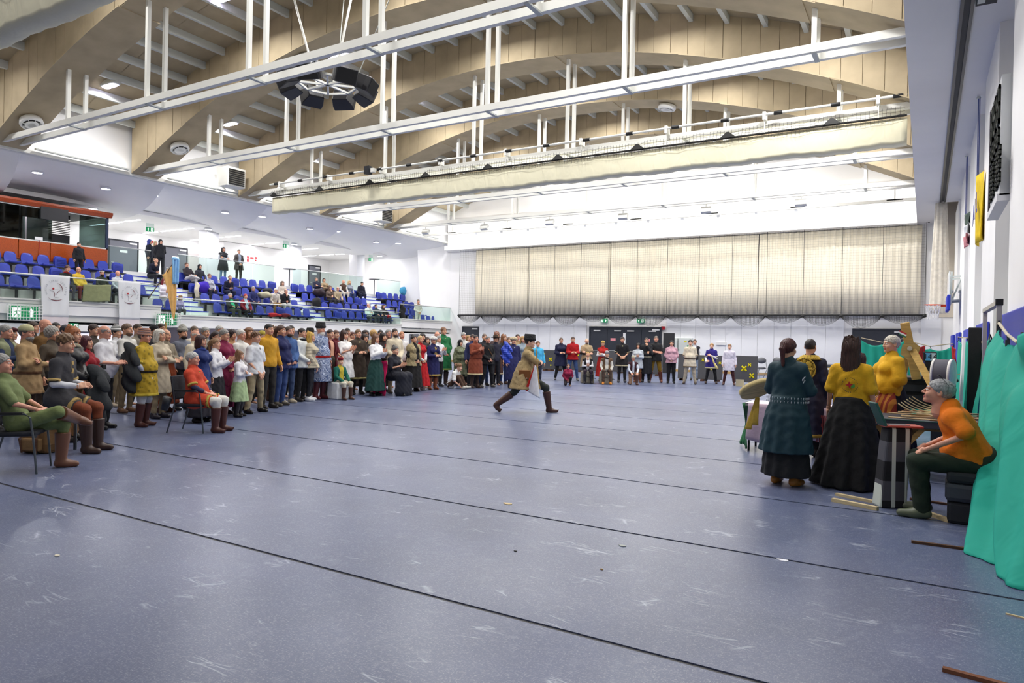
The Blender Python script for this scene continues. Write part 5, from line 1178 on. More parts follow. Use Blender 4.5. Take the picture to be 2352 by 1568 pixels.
for t in (0, .18, .36, .55, .75): 
    p = Vector(nearcloth(t, 0)); build(MB().tube([p+Vector((0, 0, .1)), p+Vector((.01, .01, .03)), p+Vector((0, .02, -.03))], .012, 6).box(p.x-.02, p.x+.02, p.y-.015, p.y+.015, p.z-.02, p.z+.05), 'peg', mat('5a5a58', 'metal'), nc)
sheet('green_cloth', [(.76, 11.4, 1.72), (.8, 12.6, 1.52), (.74, 14.0, 1.80)], [(.62, 11.3, 0), (.6, 12.6, 0), (.62, 14.0, 0)], 3, .05, 'teal green cloth sagging between the metal frame and the white board')
sheet('green_cloth', [(.72, 14.2, 1.78), (.68, 15.6, 1.72), (.6, 17.4, 1.76)], [(.6, 14.2, 0), (.55, 15.6, 0), (.5, 17.4, 0)], 3, .05, 'teal green cloth behind the white board and the red cloth')
sheet('green_cloth', [(.52, 17.6, 1.62), (.1, 17.7, 1.55), (-.32, 17.8, 1.66)], [(.5, 17.6, 0), (.1, 17.7, 0), (-.32, 17.8, 0)], 3, .04, 'teal green cloth with pleats straight behind the round grey target')
sheet('green_cloth', [(-.4, 18.2, 1.72), (-.85, 18.3, 1.62), (-1.3, 18.4, 1.72)], [(-.4, 18.2, 0), (-.85, 18.3, 0), (-1.3, 18.4, 0)], 2, .04, 'teal green cloth farthest left, partly under the red drape')
p = on(2092, 805, 1, 17.0); sheet('red_cloth', [on(2088, 806, 1, 16.6), on(2124, 793, 1, 17)], [on(2098, 850, 1, 16.6), on(2122, 842, 1, 17)], 2.2, .04, 'red cloth draped over the green one beside the wooden easel', mat('b8262c', 'cloth'), 30, False)
sheet('red_cloth', [on(2185, 793, 1, 13.2), on(2197, 803, 1, 13.0)], [on(2188, 850, 1, 13.2), on(2192, 860, 1, 13.0)], 1.2, .03, 'narrow red cloth hanging left of the tall white board', mat('b8262c', 'cloth'), 20, False)
a, b = on(2214, 779, 1, 12.2), on(2206, 930, 1, 11.6); wb = build(MB().beam(a-a, b+(b-a)*.55-a, .085, .03, upv=(1, .2, 0)), 'white_board', mat('e9e9ec', 'paint')); wb.location = a; tag(wb, 'tall narrow white board leaning between the green cloths', 'board')
a = on(2240, 752, 1, 13.2); bb_ = bevel(build(MB().box(-.09, .09, -.03, .03, -a.z+.02, 0), 'black_pad', mat('1c1c20', 'foam')), .01); bb_.location = a; tag(bb_, 'tall black padded board between two blue wall pads', 'board')
# --- wooden easel
A0 = on(2078, 741, 1, 12.5); J0 = on(2090, 800, 1, 12.4); es = empty('wooden_easel', (J0.x, J0.y, 0)); tag(es, 'tall wooden target easel behind the short-haired woman in yellow', 'easel'); O_ = Vector((J0.x, J0.y, 0))
bevel(build(MB().beam(A0-O_, A0+(J0-A0)*2.2-O_+Vector((0, .3, 0)), .13, .12, upv=(0, 1, 0)), 'beam', WD, es), .006)
F1 = on(2140, 888, 1, 12.0); build(MB().beam(J0-O_+Vector((0, -.1, .05)), J0+(F1-J0)*1.9-O_, .10, .03, upv=(0, 1, 0)), 'leg', mat('cda75c', 'wood'), es)
F2 = on(2030, 900, 1, 12.6); build(MB().beam(J0-O_+Vector((0, .1, 0)), (F2.x-J0.x, .9, 0), .10, .03, upv=(0, 1, 0)), 'leg', mat('cda75c', 'wood'), es)
pl = MB(); pl.loft([[(x, -.16, z) for x, z in ((-.18, -.12), (-.05, -.22), (.16, -.14), (.2, .04), (.02, .17), (-.14, .08))], [(x, -.12, z) for x, z in ((-.18, -.12), (-.05, -.22), (.16, -.14), (.2, .04), (.02, .17), (-.14, .08))]]); build(pl, 'joint_plate', mat('b99a5a', 'wood'), es, M=Matrix.Translation((0, 0, J0.z)) @ Matrix.Diagonal((.7, 1, .75, 1)))
build(MB().tube([(0, -.2, J0.z), (0, -.1, J0.z)], .035, 12), 'bolt', mat('e0dcc8', 'metal'), es)
tg = Matrix.Translation(A0-O_+Vector((-.02, -.09, -.16)))
for i, c in enumerate(('c02a30', 'f0f0f0', '2f7a48')): build(MB().beam((-.05, -.01, .03-.025*i), (.05, -.01, -.02-.025*i), .004, .022, upv=(0, 0, 1)), 'ribbon', mat(c), es, M=tg)
# --- black work table with case, pot and books of colour
Yt = 12.6; a = on(2088, 866, 1, Yt); b = on(2158, 862, 1, Yt); wt = empty('black_table', ((a.x+b.x)/2, Yt, 0)); tag(wt, 'black covered table behind the seated man in orange', 'table'); h_ = (b.x-a.x)/2+.25; zt = a.z
bevel(build(MB().box(-h_, h_, 0, .8, zt-.05, zt), 'tabletop', mat('232428', 'plain'), wt), .01); build(MB().box(-h_+.03, h_-.03, .03, .77, zt-.5, zt-.05), 'drawer_box', mat('17181b', 'plain'), wt)
for sx in (-1, 1):
    for y in (.06, .72): build(MB().box(sx*(h_-.08)-.03, sx*(h_-.08)+.03, y, y+.05, 0, zt-.5), 'leg', mat('17181b', 'plain'), wt)
for q in (.12, .28): build(MB().box(-h_+.1, h_-.1, -.012, .03, zt-q-.1, zt-q), 'drawer', mat('1d1e22', 'plain'), wt)
c = on(2119, 842, 1, 12.95); d = on(2152, 808, 1, 12.95); bc = empty('black_case', ((c.x+d.x)/2, 12.95, zt)); tag(bc, 'black upright case with two number cards reading 14', 'case'); w2 = (d.x-c.x)/2
bevel(build(MB().box(-w2, w2, 0, .25, 0, d.z-zt), 'case', mat('1b1c20', 'foam'), bc), .015)
for s, col in ((-1, '5fb0e6'), (1, 'cfe3ee')):
    o = build(MB().box(min(0, s*w2*.75)+.1*w2, max(0, s*w2*.75)+.1*w2, -.012, 0, d.z-zt-.14, d.z-zt-.02), 'number_card', mat(col), bc); text('digits', '14', .11, BLK, bc, frame((s*w2*.38+.1*w2, -.014, d.z-zt-.08), (1, 0, 0), (0, 0, 1)), .001)
for s in (-1, 1):
    e = empty('striped_strap', ((c.x+d.x)/2+s*(w2+.0), 12.85, zt)); tag(e, 'upright strip of yellow, red and blue stripes %s of the black case' % ('left' if s < 0 else 'right'), 'strap', None)
    for i, col in enumerate(('e0b840', 'b02a2a', '30307a') if s > 0 else ('e0b840', 'c04030', '30307a')): build(MB().box(s*(.06-.03*i), s*(.06-.03*i)+.03, 0, .03, 0, .26), 'stripe', mat(col), e)
pt = on(2107, 858, 1, 12.7); po = empty('white_pot', (pt.x, 12.75, zt)); tag(po, 'small white lidded pot on the black table', 'pot'); build(MB().lathe([(0, 0), (.06, 0), (.07, .02), (.075, .11), (.07, .11), (.06, .03), (0, .03)], n=20), 'pot', mat('eceef0', 'plain', rough=.3), po, True); build(MB().lathe([(.078, .11), (.078, .118), (.02, .135), (.012, .15), (0, .15)], n=20), 'lid', mat('eceef0', 'plain', rough=.3), po, True)
for i in range(6): q = build(MB().beam((0, 0, .012), (.22, .06*(-1)**i, .03+.01*i), .012, .012), 'wood_offcut', WDL); q.location = (pt.x+.12+.05*i, 12.68+.02*i, zt); tag(q, 'small pale wood offcut on the black table right of the pot', 'offcut', 'wood offcuts on the black table')
rt_ = on(2167, 860, 1, 11.6); rd_ = empty('round_target', (rt_.x, 11.6, rt_.z)); tag(rd_, 'grey foam drum with white straps standing behind the man in orange', 'drum')
Mr = Matrix.Rotation(math.radians(90), 4, 'Y') @ Matrix.Rotation(.25, 4, 'X')
build(MB().lathe([(0, -.11), (.21, -.11), (.215, -.09), (.215, .09), (.21, .11), (0, .11)], n=32), 'drum', mat('5b5a62', 'foam'), rd_, True, Mr); build(MB().lathe([(.217, -.12), (.222, -.12), (.222, -.09), (.217, -.09)], n=32).lathe([(.217, .085), (.222, .085), (.222, .12), (.217, .12)], n=32), 'strap', mat('eceae2', 'cloth'), rd_, True, Mr); build(MB().box(-.14, .14, -.02, .02, -rt_.z, -.2), 'stand', DARK, rd_)
# --- table with bow blanks
q0 = on(1992, 958, 1, 9.55); bt2 = empty('bow_table', (q0.x+.55, 9.9, 0)); tag(bt2, 'long grey-edged table piled with bow blanks beside the seated man', 'table'); zt2 = q0.z
bevel(build(MB().box(-.6, .95, -.35, .45, zt2-.09, zt2), 'tabletop', mat('4b4d52', 'plain'), bt2), .008); build(MB().box(-.6, .95, -.36, -.35, zt2-.01, zt2), 'edge_strip', mat('3c6a5a', 'plain'), bt2)
for x0_, x1_ in ((-.45, .05), (.45, .95)):
    for y in (-.28, .38): build(MB().beam((x0_, y, 0), (x1_, y, zt2-.09), .06, .025, upv=(0, 1, 0)), 'leg', WD, bt2); build(MB().beam((x1_, y+.03, 0), (x0_, y+.03, zt2-.09), .06, .025, upv=(0, 1, 0)), 'leg', WD, bt2)
build(MB().box(-.1, .5, .1, .13, .55, .74), 'cross_board', WD, bt2)
random.seed(3)
for i in range(14):
    L_ = .55+.5*random.random(); ya = q0.y+.1+.05*i; z_ = zt2+.008+.013*(i//3); cvx = .0
    o = bevel(build(MB().beam((0, 0, 0), (L_, .06*random.random(), 0), .045, .011), 'wood_lath', mat(random.choice(('b5855a', 'c99d6d', '9c6b44', 'd8b98c')), 'wood')), .002)
    o.location = (q0.x+.15+.28*random.random()+(.0 if i % 2 else .25), ya, z_); o.rotation_euler = (0, 0, random.uniform(-.08, .08)); tag(o, 'flat brown wooden lath lying in the stack on the bow table', 'lath', 'laths on the bow table')
for i in range(6):
    pts = [(.46*(t-.5), 0, .11*(2*t-1)**2+.012*math.sin(6*t)) for t in [k/14 for k in range(15)]]; m = MB(); m.loft([[(x, -.02, z), (x, .02, z), (x, .02, z+.011), (x, -.02, z+.011)] for x, _, z in pts])
    o = build(m, 'bow_limb', mat('e2d3a8', 'wood'), None, False); o.location = (q0.x+.55+.03*i, q0.y+.22+.03*i, zt2+.06+.017*i); o.rotation_euler = (0, 0, .06*i-.1); tag(o, 'pale curved bow limb heaped on top of the brown laths', 'bow limb', 'curved bow limbs on the table')
# --- tartan covered block with open phone case
g0 = on(2045, 1168, 2, 0); tb = empty('tartan_block', (g0.x+.02, g0.y+.12, 0)); tag(tb, 'tall block wrapped in grey and white checked cloth before the seated man', 'block')
hh = on(2050, 982, 1, g0.y).z
def plaid():
    m = bpy.data.materials.new('tartan'); m.use_nodes = True; N = m.node_tree.nodes; L = m.node_tree.links; b = N['Principled BSDF']; tc = N.new('ShaderNodeTexCoord'); sp_ = N.new('ShaderNodeSeparateXYZ'); L.new(tc.outputs['Object'], sp_.inputs[0])
    def band(src, scale, th, off=0):
        a = N.new('ShaderNodeMath'); a.operation = 'MULTIPLY_ADD'; a.inputs[1].default_value = scale; a.inputs[2].default_value = off; L.new(src, a.inputs[0]); f = N.new('ShaderNodeMath'); f.operation = 'FRACT'; L.new(a.outputs[0], f.inputs[0]); g = N.new('ShaderNodeMath'); g.operation = 'GREATER_THAN'; g.inputs[1].default_value = th; L.new(f.outputs[0], g.inputs[0]); return g.outputs[0]
    def mx(f, a, c):
        x = N.new('ShaderNodeMix'); x.data_type = 'RGBA'; L.new(f, x.inputs[0]); 
        if isinstance(a, tuple): x.inputs[6].default_value = (*a, 1)
        else: L.new(a, x.inputs[6])
        x.inputs[7].default_value = (*c, 1); return x.outputs[2]
    c = mx(band(sp_.outputs['Z'], 2.6, .5, .3), srgb('1f1f24'), srgb('55555c')); c = mx(band(sp_.outputs['X'], 8, .70, .2), c, srgb('cfd6cc')); L.new(c, b.inputs['Base Color']); b.inputs['Roughness'].default_value = .9; return m
PLAID = plaid(); Mx = Matrix.Rotation(.45, 4, 'Z')
o = bevel(build(MB().loft([[(x*k+lx, y*k, z) for x, y in ((-.12, -.09), (.12, -.09), (.12, .09), (-.12, .09))] for z, k, lx in ((0, 1.08, -.04), (.3, 1.03, -.02), (.6, 1, 0), (hh, .97, .02))]), 'wrapped_block', PLAID, tb, M=Mx), .02, 2)
pc = empty('phone_case', (tb.location.x+.03, tb.location.y, hh)); tag(pc, 'open folding device case with red and teal covers on the checked block', 'case')
bevel(build(MB().box(-.16, .2, -.09, .09, 0, .02), 'base', mat('b0483e', 'plain', rough=.4), pc, M=Mx), .004); build(MB().box(-.1, .08, -.07, .07, .02, .024), 'keys', mat('6a5a5e'), pc, M=Mx)
bevel(build(MB().box(-.01, .012, -.09, .09, 0, .25), 'screen', mat('2d5a52', 'plain', rough=.4), pc, M=Mx @ Matrix.Translation((-.15, 0, .01)) @ Matrix.Rotation(-.42, 4, 'Y')), .004)
# --- seat of the man in orange
s0 = on(2206, 1215, 2, 0); st = empty('foam_seat', (s0.x+.17, s0.y+.28, 0)); tag(st, 'dark grey padded block the man in orange sits on', 'seat')
bevel(build(MB().box(-.27, .22, -.25, .25, 0, .2), 'lower_block', mat('24262c', 'foam'), st), .03, 2); bevel(build(MB().box(-.25, .24, -.27, .27, .2, .37), 'middle_block', mat('3f434b', 'foam'), st), .04, 2); bevel(build(MB().box(-.27, .24, -.26, .26, .37, .47), 'cushion', mat('23262b', 'foam'), st), .03, 2)
# --- table with the flag cloth near the drummer
t0 = on(1694, 1030, 2, 0); Yf = 10.6; a = on(1712, 925, 1, Yf); ft = empty('flag_table', (a.x+.45, Yf+.3, 0)); tag(ft, 'table under a white cloth with green and red ends behind the drummer', 'table'); zt3 = a.z
build(MB().box(-.45, .95, -.3, .3, zt3-.04, zt3-.01), 'tabletop', mat('b9b3b0'), ft)
for x in (-.4, .9):
    for y in (-.25, .25): build(MB().tube([(x, y, 0), (x, y, zt3-.04)], .016), 'leg', BLK, ft)
fc = empty('flag_cloth', (a.x+.45, Yf+.3, zt3)); tag(fc, 'white cloth with green and red bands draped over the flag table', 'cloth')
o = build(MB().grid(lambda u, v: (-.47+1.44*u, -.31+.62*v, .004*math.sin(u*20)), 20, 6), 'top_fold', mat('ead9e2', 'cloth'), fc, True); solid(o, .005)
o = build(MB().grid(lambda u, v: (-.40+1.3*u-.02*v, -.32-.05*v-.025*v*math.sin(u*22+v*2), -.52*v*(1+.1*math.sin(u*7))), 60, 10), 'front_drop', mat('d3bccb', 'cloth'), fc, True); solid(o, .005)
o = build(MB().grid(lambda u, v: (-.48-.16*v**1.3+.24*u*v+.0*u, .25-.6*u-.03*v*math.sin(u*16), -.66*v-.02*math.sin(u*9)*v), 30, 10), 'green_corner', mat('1c6a3c', 'cloth'), fc, True); solid(o, .005)
o = build(MB().grid(lambda u, v: (.90+.06*v+.05*u, -.3+.6*u-.02*v*math.sin(u*22), -.60*v), 20, 8), 'red_end', mat('b0263c', 'cloth'), fc, True); solid(o, .005)
m = MB()
for i in range(16): m.tube([(.55+.022*i, -.36, -.10), (.55+.022*i+.01*math.sin(i), -.38, -.48)], .006, 4)
build(m, 'fringe', mat('8a3a3e', 'cloth'), fc)
# --- pallets with planks
p0 = on(1868, 815, 1, 24.6); zz0 = .0; PAL = WDL
for k in range(6):
    e = empty('pallet', (p0.x+.75+.05*math.sin(k*2), 25.0, .145*k+.001)); tag(e, ['bottom pallet of the stack near the end wall', 'second pallet from the bottom of the stack', 'third pallet from the bottom of the stack', 'third pallet from the top of the stack', 'second pallet from the top of the stack', 'topmost pallet of the stack under the dark board'][k], 'pallet', None)
    for x in (-.55, 0, .55):
        for y in (-.35, 0, .35): build(MB().box(x-.07, x+.07, y-.05, y+.05, .022, .1), 'block', WD, e)
    for y in (-.35, 0, .35): build(MB().box(-.6, .6, y-.05, y+.05, 0, .022), 'plank', PAL, e)
    for i in range(5): build(MB().box(-.6+.0, .6, -.4+.19*i-.05, -.4+.19*i+.05+.02, .1, .122), 'plank', PAL, e)
tp_ = bevel(build(MB().box(-.75, .7, -.45, .45, 0, .07), 'dark_board', mat('4e525a', 'foam')), .01); tp_.location = (p0.x+.75, 25, .87); tag(tp_, 'flat dark board laid on top of the pallet stack', 'board')
gb = build(MB().box(-.3, .3, -.2, .2, 0, .05), 'green_cushion', mat('2f8a6c', 'cloth')); gb.location = (p0.x+.95, 25, .94); tag(gb, 'small green cushion on the dark board above the pallets', 'cushion')
# --- dark foam target boards along the end wall
YEL = mat('e3d61a', 'cloth')
def board(px0, px1, pyt, pyb, Y, marks, lab, lean=.06):
    a, b = on(px0, pyb, 1, Y), on(px1, pyb, 1, Y); h = on(px0, pyt, 1, Y).z; w = (b.x-a.x)/2; e = empty('target_board', ((a.x+b.x)/2, Y, 0)); tag(e, lab, 'target board')
    Mt = Matrix.Rotation(-lean, 4, 'X'); bevel(build(MB().box(-w, w, 0, .09, .07, h), 'foam_panel', mat('4d4d50', 'foam'), e, M=Mt), .01)
    build(MB().box(-w+.15, -w+.27, -.15, .35, 0, .07).box(w-.27, w-.15, -.15, .35, 0, .07), 'foot', WDD, e)
    for u, v, r in marks:
        c = (w*(2*u-1), -.008, .07+(h-.07)*v)
        if r > .04:
            for s in (-1, 1): build(MB().beam((c[0]-r, c[1], c[2]-s*r), (c[0]+r, c[1], c[2]+s*r), r*.75, .006, upv=(0, 1, 0)).beam((c[0]-r, c[1]-.003, c[2]-s*r), (c[0]+r, c[1]-.003, c[2]+s*r), .006, r*.75, upv=(0, 1, 0)), 'yellow_cross', YEL, e, M=Mt)
        else: build(MB().lathe([(r, 0), (r, .01), (0, .01)], n=10), 'yellow_dot', YEL, e, M=Mt @ Matrix.Translation(c) @ Matrix.Rotation(math.pi/2, 4, 'X'))
board(1243, 1272, 803, 852, 30.5, [(.2, .8, .04), (.7, .52, .075), (.75, .22, .04)], 'dark foam target board at the left, with a yellow cross and dots')
board(1273, 1340, 805, 853, 30.9, [(.8, .8, .04)], 'dark foam target board behind the woman in navy and the red hoodie')
board(1345, 1432, 806, 852, 31.2, [], 'wide dark target board in front of the left double doors')
board(1452, 1520, 806, 856, 30.6, [(.55, .15, .05)], 'dark target board behind the kneeling man in the maroon waistcoat')
board(1556, 1577, 812, 867, 28.0, [], 'narrow dark target board beside the woman in pink')
board(1602, 1658, 815, 869, 28.2, [(.2, .8, .045), (.52, .45, .045), (.9, .7, .0401)], 'dark foam target board behind the boy with the horn')
board(1684, 1738, 816, 874, 27.5, [(.45, .52, .09), (.68, .66, .05), (.78, .26, .075)], 'dark foam target board with yellow crosses behind the boy in white')
tl = on(1520, 852, 1, 33); bo = bevel(build(MB().box(-.28, .28, 0, .1, 0, 2.0), 'tall_board', mat('2c2c2f', 'foam')), .01); bo.location = (tl.x+.15, 33.5, 0); tag(bo, 'tall dark foam board standing right of the double doors', 'board')
# --- folding chairs, stools, meeting chairs
CH = mat('8b8f90', 'metal'); SEATG = mat('6a6c70', 'plain')
def folding_chair(px, py, lab, rz):
    p = on(px, py, 2, 0); e = empty('folding_chair', p, rz); tag(e, lab, 'chair')
    for s in (-.2, .2): build(MB().tube([(s, -.2, 0), (s, .1, .85)], .013, 6), 'leg', CH, e); build(MB().tube([(s*.9, .25, 0), (s*.9, -.15, .45)], .013, 6), 'leg', CH, e)
    build(MB().tube([(-.2, -.13, .2), (.2, -.13, .2)], .01, 6).tube([(-.18, .17, .1), (.18, .17, .1)], .01, 6), 'crossbar', CH, e)
    build(MB().loft([[(.2*math.cos(t)*k, .05-.04*j, .45+.17*math.sin(t)*.35*k+.01*j) for t in [2*math.pi*i/20 for i in range(20)]] for j, k in ((0, 1), (.5, 1))]), 'seat', SEATG, e, True)
    o = build(MB().loft([[(.21*math.cos(t), .08+.09*abs(math.cos(t))*-.3+y, .80+.14*math.sin(t)) for t in [2*math.pi*i/24 for i in range(24)]] for y in (0, .02)]), 'backrest', SEATG, e, True)
folding_chair(1750, 868, 'grey folding chair left of the pair beside the last target board', .6); folding_chair(1783, 866, 'grey folding chair right of the pair beside the last target board', -.2)
def pouf(px, py, lab, c, w=.42, h=.44, dy=.15):
    p = on(px, py, 2, 0); e = empty('stool', (p.x, p.y+dy, 0), .3); tag(e, lab, 'stool')
    bevel(build(MB().loft([[(w/2*k*x, w/2*k*y, z) for x, y in ((-1, -1), (1, -1), (1, 1), (-1, 1))] for z, k in ((0, 1.0), (.03, 1.04), (h-.03, .98), (h, .9))]), 'covered_block', mat(c, 'cloth'), e), .03, 2)
    if c == '8a8375': build(MB().box(-w*.53, w*.53, -w*.53, w*.53, h*.52, h*.55), 'strap', BLK, e, M=Matrix.Rotation(.25, 4, 'Y'))
pouf(1350, 880, 'beige covered stool under the blond seated woman', '8a8375', .46, .45, .25); pouf(1397, 881, 'beige covered stool under the seated man in the brown waistcoat', '8a8375', .46, .45, .25); pouf(786, 916, 'white covered cube stool under the boy with the red cap', 'e6e8e8', .42, .42, .12)
def meeting_chair(x, y, rz, lab, arms=True):
    e = empty('meeting_chair', (x, y, 0), rz); tag(e, lab, 'chair')           # faces -Y
    for s in (-.25, .25):
        build(MB().tube([(s, -.26, 0), (s, -.22, .42), (s, -.19, .62), (s, -.14, .66), (s, .18, .66)], .012, 8), 'leg', mat('5c6266', 'metal'), e)
        build(MB().tube([(s, .32, 0), (s, .20, .42), (s, .22, .66), (s, .25, .86)], .012, 8), 'leg', mat('5c6266', 'metal'), e); build(MB().box(s-.025, s+.025, -.12, .2, .655, .68), 'armrest', BLK, e)
    bevel(build(MB().box(-.23, .23, -.24, .2, .41, .46), 'seat', mat('25272e', 'cloth'), e), .02, 2); o = bevel(build(MB().box(-.22, .22, 0, .04, 0, .38), 'backrest', mat('2a2d36', 'cloth'), e, M=Matrix.Translation((0, .21, .52)) @ Matrix.Rotation(-.15, 4, 'X')), .02, 2)
# --- floor bits
def lath(a, b, w, h, m, lab, nm='wood_lath'):
    A, B = on(*a, 2, 0), on(*b, 2, 0); e = build(MB().beam(A-A+Vector((0, 0, h/2)), B-A+Vector((0, 0, h/2)), w, h), nm, m); e.location = A; tag(e, lab, 'lath')
lath((1920, 1137), (2014, 1156), .05, .025, WDL, 'pale wooden lath on the floor, farther one left of the checked block'); lath((1912, 1151), (2016, 1172), .05, .035, WDL, 'pale wooden lath on the floor, nearer one left of the checked block')
lath((2095, 1170), (2182, 1200), .05, .035, WDL, 'pale wooden lath on the floor under the seated man'); lath((2093, 1246), (2220, 1263), .03, .02, WDD, 'dark thin lath on the floor ending at the green cloth'); lath((2165, 1540), (2352, 1590), .03, .02, mat('7a4a30', 'wood'), 'brown lath on the floor at the bottom right corner'); lath((2310, 1410), (2400, 1432), .012, .008, WDL, 'thin pale stick on the floor near the green cloth')
lath((2090, 1147), (2180, 1160), .04, .02, WDD, 'short dark lath behind the seated man\'s shoes')
def crumb(px, py, w, m, lab):
    p = on(px, py, 2, 0); o = build(MB().loft([[(w*math.cos(t)*(1+.3*math.sin(3*t)), w*.6*math.sin(t), z) for t in [2*math.pi*i/7 for i in range(7)]] for z in (0, .006)]), 'scrap', m); o.location = p; tag(o, lab, 'scrap')
crumb(1798, 1287, .04, mat('eeeef6'), 'white paper scrap on the floor seam in the centre right'); crumb(131, 1276, .025, mat('d8d0b8'), 'pale chip on the floor at the left foreground'); crumb(1184, 1266, .015, BLK, 'tiny black lump on the open floor'); crumb(1382, 1308, .012, WD, 'tiny brown chip on the open floor'); crumb(1166, 1157, .05, WDL, 'pale wood splinter lying on the middle of the floor'); crumb(1430, 1254, .03, mat('aab0a8'), 'faint pale flake on the floor right of centre')
bo = on(1147, 880, 2, 0); be = empty('bottle', bo); tag(be, 'bright green drinking bottle standing on the floor in the crowd', 'bottle'); build(MB().lathe([(0, 0), (.045, 0), (.048, .02), (.048, .17), (.025, .21), (0, .21)], n=16), 'body', mat('7ad21c', 'plain', rough=.3), be, True); build(MB().lathe([(.024, .21), (.024, .25), (0, .255)], n=12), 'cap', mat('7ad21c', 'plain', rough=.3), be, True)
bg = on(76, 1040, 2, 0); ba = empty('backpack', (bg.x, bg.y+.1, 0), .4); tag(ba, 'brown canvas backpack under the chair at the far left', 'bag')
bevel(build(MB().loft([[(x*k, y*k, z) for x, y in ((-.2, -.13), (.2, -.13), (.22, .13), (-.22, .13))] for z, k in ((0, .95), (.12, 1.05), (.28, .95), (.36, .6))]), 'bag_body', mat('7c5c38', 'cloth'), ba), .04, 2); bevel(build(MB().box(-.13, .13, -.2, -.12, .04, .2), 'pocket', mat('8a6a44', 'cloth'), ba), .02, 2); build(MB().tube([(-.1, -.12, .3), (-.12, -.22, .2), (-.1, -.2, .02)], .014, 5).tube([(.1, -.12, .3), (.12, -.22, .2), (.1, -.2, .02)], .014, 5), 'strap', WDD, ba)
sh = on(673, 905, 2, 0); se = empty('round_shield', (sh.x, sh.y, .42), 1.2); tag(se, 'round pale painted shield leaning among the legs of the crowd', 'shield')
build(MB().lathe([(.40, 0), (.41, .02), (.36, .04), (.08, .06), (.07, .1), (0, .12)], n=32), 'face', mat('8b8878', 'motif', 'c9c6b4', scale=.5), se, True, Matrix.Rotation(math.pi/2+.15, 4, 'X')); build(MB().tube([(.40*math.cos(t), 0, .40*math.sin(t)) for t in [2*math.pi*i/28 for i in range(29)]], .014, 6), 'rim', mat('b7a98a', 'metal'), se)
# poles held in the crowd
def pole(px, pyt, pyb, dep, lab, c=WD, slant=0):
    a, b = at_depth(px, pyb, dep), at_depth(px+slant, pyt, dep); o = build(MB().tube([a-a, b-a], .013, 6), 'pole', c); o.location = a; tag(o, lab, 'pole')
pole(384, 740, 775, 14.2, 'thin wooden pole rising above the crowd behind the felt hat man', WD, -4)
# ================================================================== THE CROWD
d = lambda v: ('d', v)
f = lambda v: ('f', v)
def TR(c, **k): return ('trousers', c, k)
def SK(c, hem=.1, **k): return ('skirt', c, dict(hem=hem, **k))
def LS(c, k='shirt', **q): return (k, c, q)
def SS(c, k='shirt', **q): return (k, c, dict(sl=.45, **q))
def TU(c, hem=.62, k='tunic', **q): return (k, c, dict(hem=hem, **q))
BT = lambda c: (c+':leather', .33); SHO = lambda c: (c+':leather', .03)
GR, DK, BR, BL_, WH, RH, GY = '8c8a86', '1c1714', '4a3222', 'b8935a', 'd8d4cc', '5a1c1c', '5f5a55'
# --- far left
b1_ = P(4, 812, f(1075), 72, 'cross', 'laparms', LS('6f7c50', sl=.45), TR('6d7a4a'), BT('6e4630'), ('short', GR), 'person in a green shirt sitting cross-legged in brown buckled boots at the far left', fine=1, skin='r', lean=-14)
meeting_chair(b1_.location.x, b1_.location.y, b1_.rotation_euler.z, 'black padded chair under the person in green at the far left')
b7_ = P(152, 768, f(1036), 62, 'perch', 'hold', [('shirt', 'dfe0e6', dict(g=.008)), ('tunic', '3f3e42', dict(hem=.70, sl=.42, g=.018, trim='b79b5e:motif:6b5630'))], TR('7c3e22'), BT('3a241b'), ('messy', '6b4f33'), 'young person in a dark grey tunic with gold trim perched at the left', fine=1, extra=(('placket', 'b79b5e:motif:6b5630', .025),))
P(62, 742, d(10.4), 62, 'stand', 'crossed', TU('a68a62', .66, trim='9c7d54', belt='6a4a30', g=.02), TR('5c4a3a'), SHO('2a2020'), ('short', GY), 'person in a beige tunic and pale knitted cap, arms crossed, at the left', belly=1, skin='r', extra=(('hat', 'skullcap', 'b8b48a:motif:d8d4b0'), ('glasses',), ('beard', GR)), fine=1)
P(14, 746, d(10.1), 60, 'stand', 'clap', [LS('2f3c5c'), ('vest', '8a9070', dict(sl=0, g=.03, open_=1))], TR('2a2a2e'), SHO('201c1a'), ('short', GR), 'clapping person in an olive vest over dark blue at the left edge', skin='r')
P(27, 748, d(12.4), 60, 'stand', 'down', LS('9a8a70'), TR('2c2a28'), SHO('201c1a'), ('short', DK), 'person in a dark red cap behind the clapper in the olive vest', extra=(('hat', 'beret', '4a1a1e'),))
P(105, 732, d(11.8), 55, 'stand', 'down', LS('6a4b22', g=.02), TR('3a2c20'), SHO('201c1a'), None, 'tall bald person in a brown shirt behind the pale knitted cap', skin='r', belly=1)
P(77, 738, d(13.4), 55, 'stand', 'down', LS('4a4038'), TR('2c2a28'), None, ('short', '3a2a20'), 'person with dark brown hair mostly hidden behind the bald person')
P(129, 740, d(13.6), 40, 'stand', 'down', LS('55504a'), TR('2c2a28'), None, ('crew', DK), 'person with cropped dark hair peeking beside the bald person')
P(121, 750, d(11.0), 50, 'stand', 'down', LS('5a5044'), TR('2c2a28'), None, ('curly', '9a9690'), 'person with curly grey hair behind the young person in dark grey', fem=1)
P(152, 746, d(13.2), 50, 'stand', 'down', LS('3a3a40'), TR('2c2a28'), None, ('short', '2a2a30'), 'person with dark hair just above the reddish-blond hair')
P(170, 751, f(1013), 62, 'stand', 'clasp', [LS('1b1a1d:leather', k='jacket', g=.02)], TR('a3764a'), SHO('16110f'), ('long', 'a8663a'), 'person in a black leather jacket with reddish-blond hair and raised sunglasses', fem=1, fine=1, extra=(('sunglasses',), ('scarf', 'a39a80:motif:5f9a9a')))
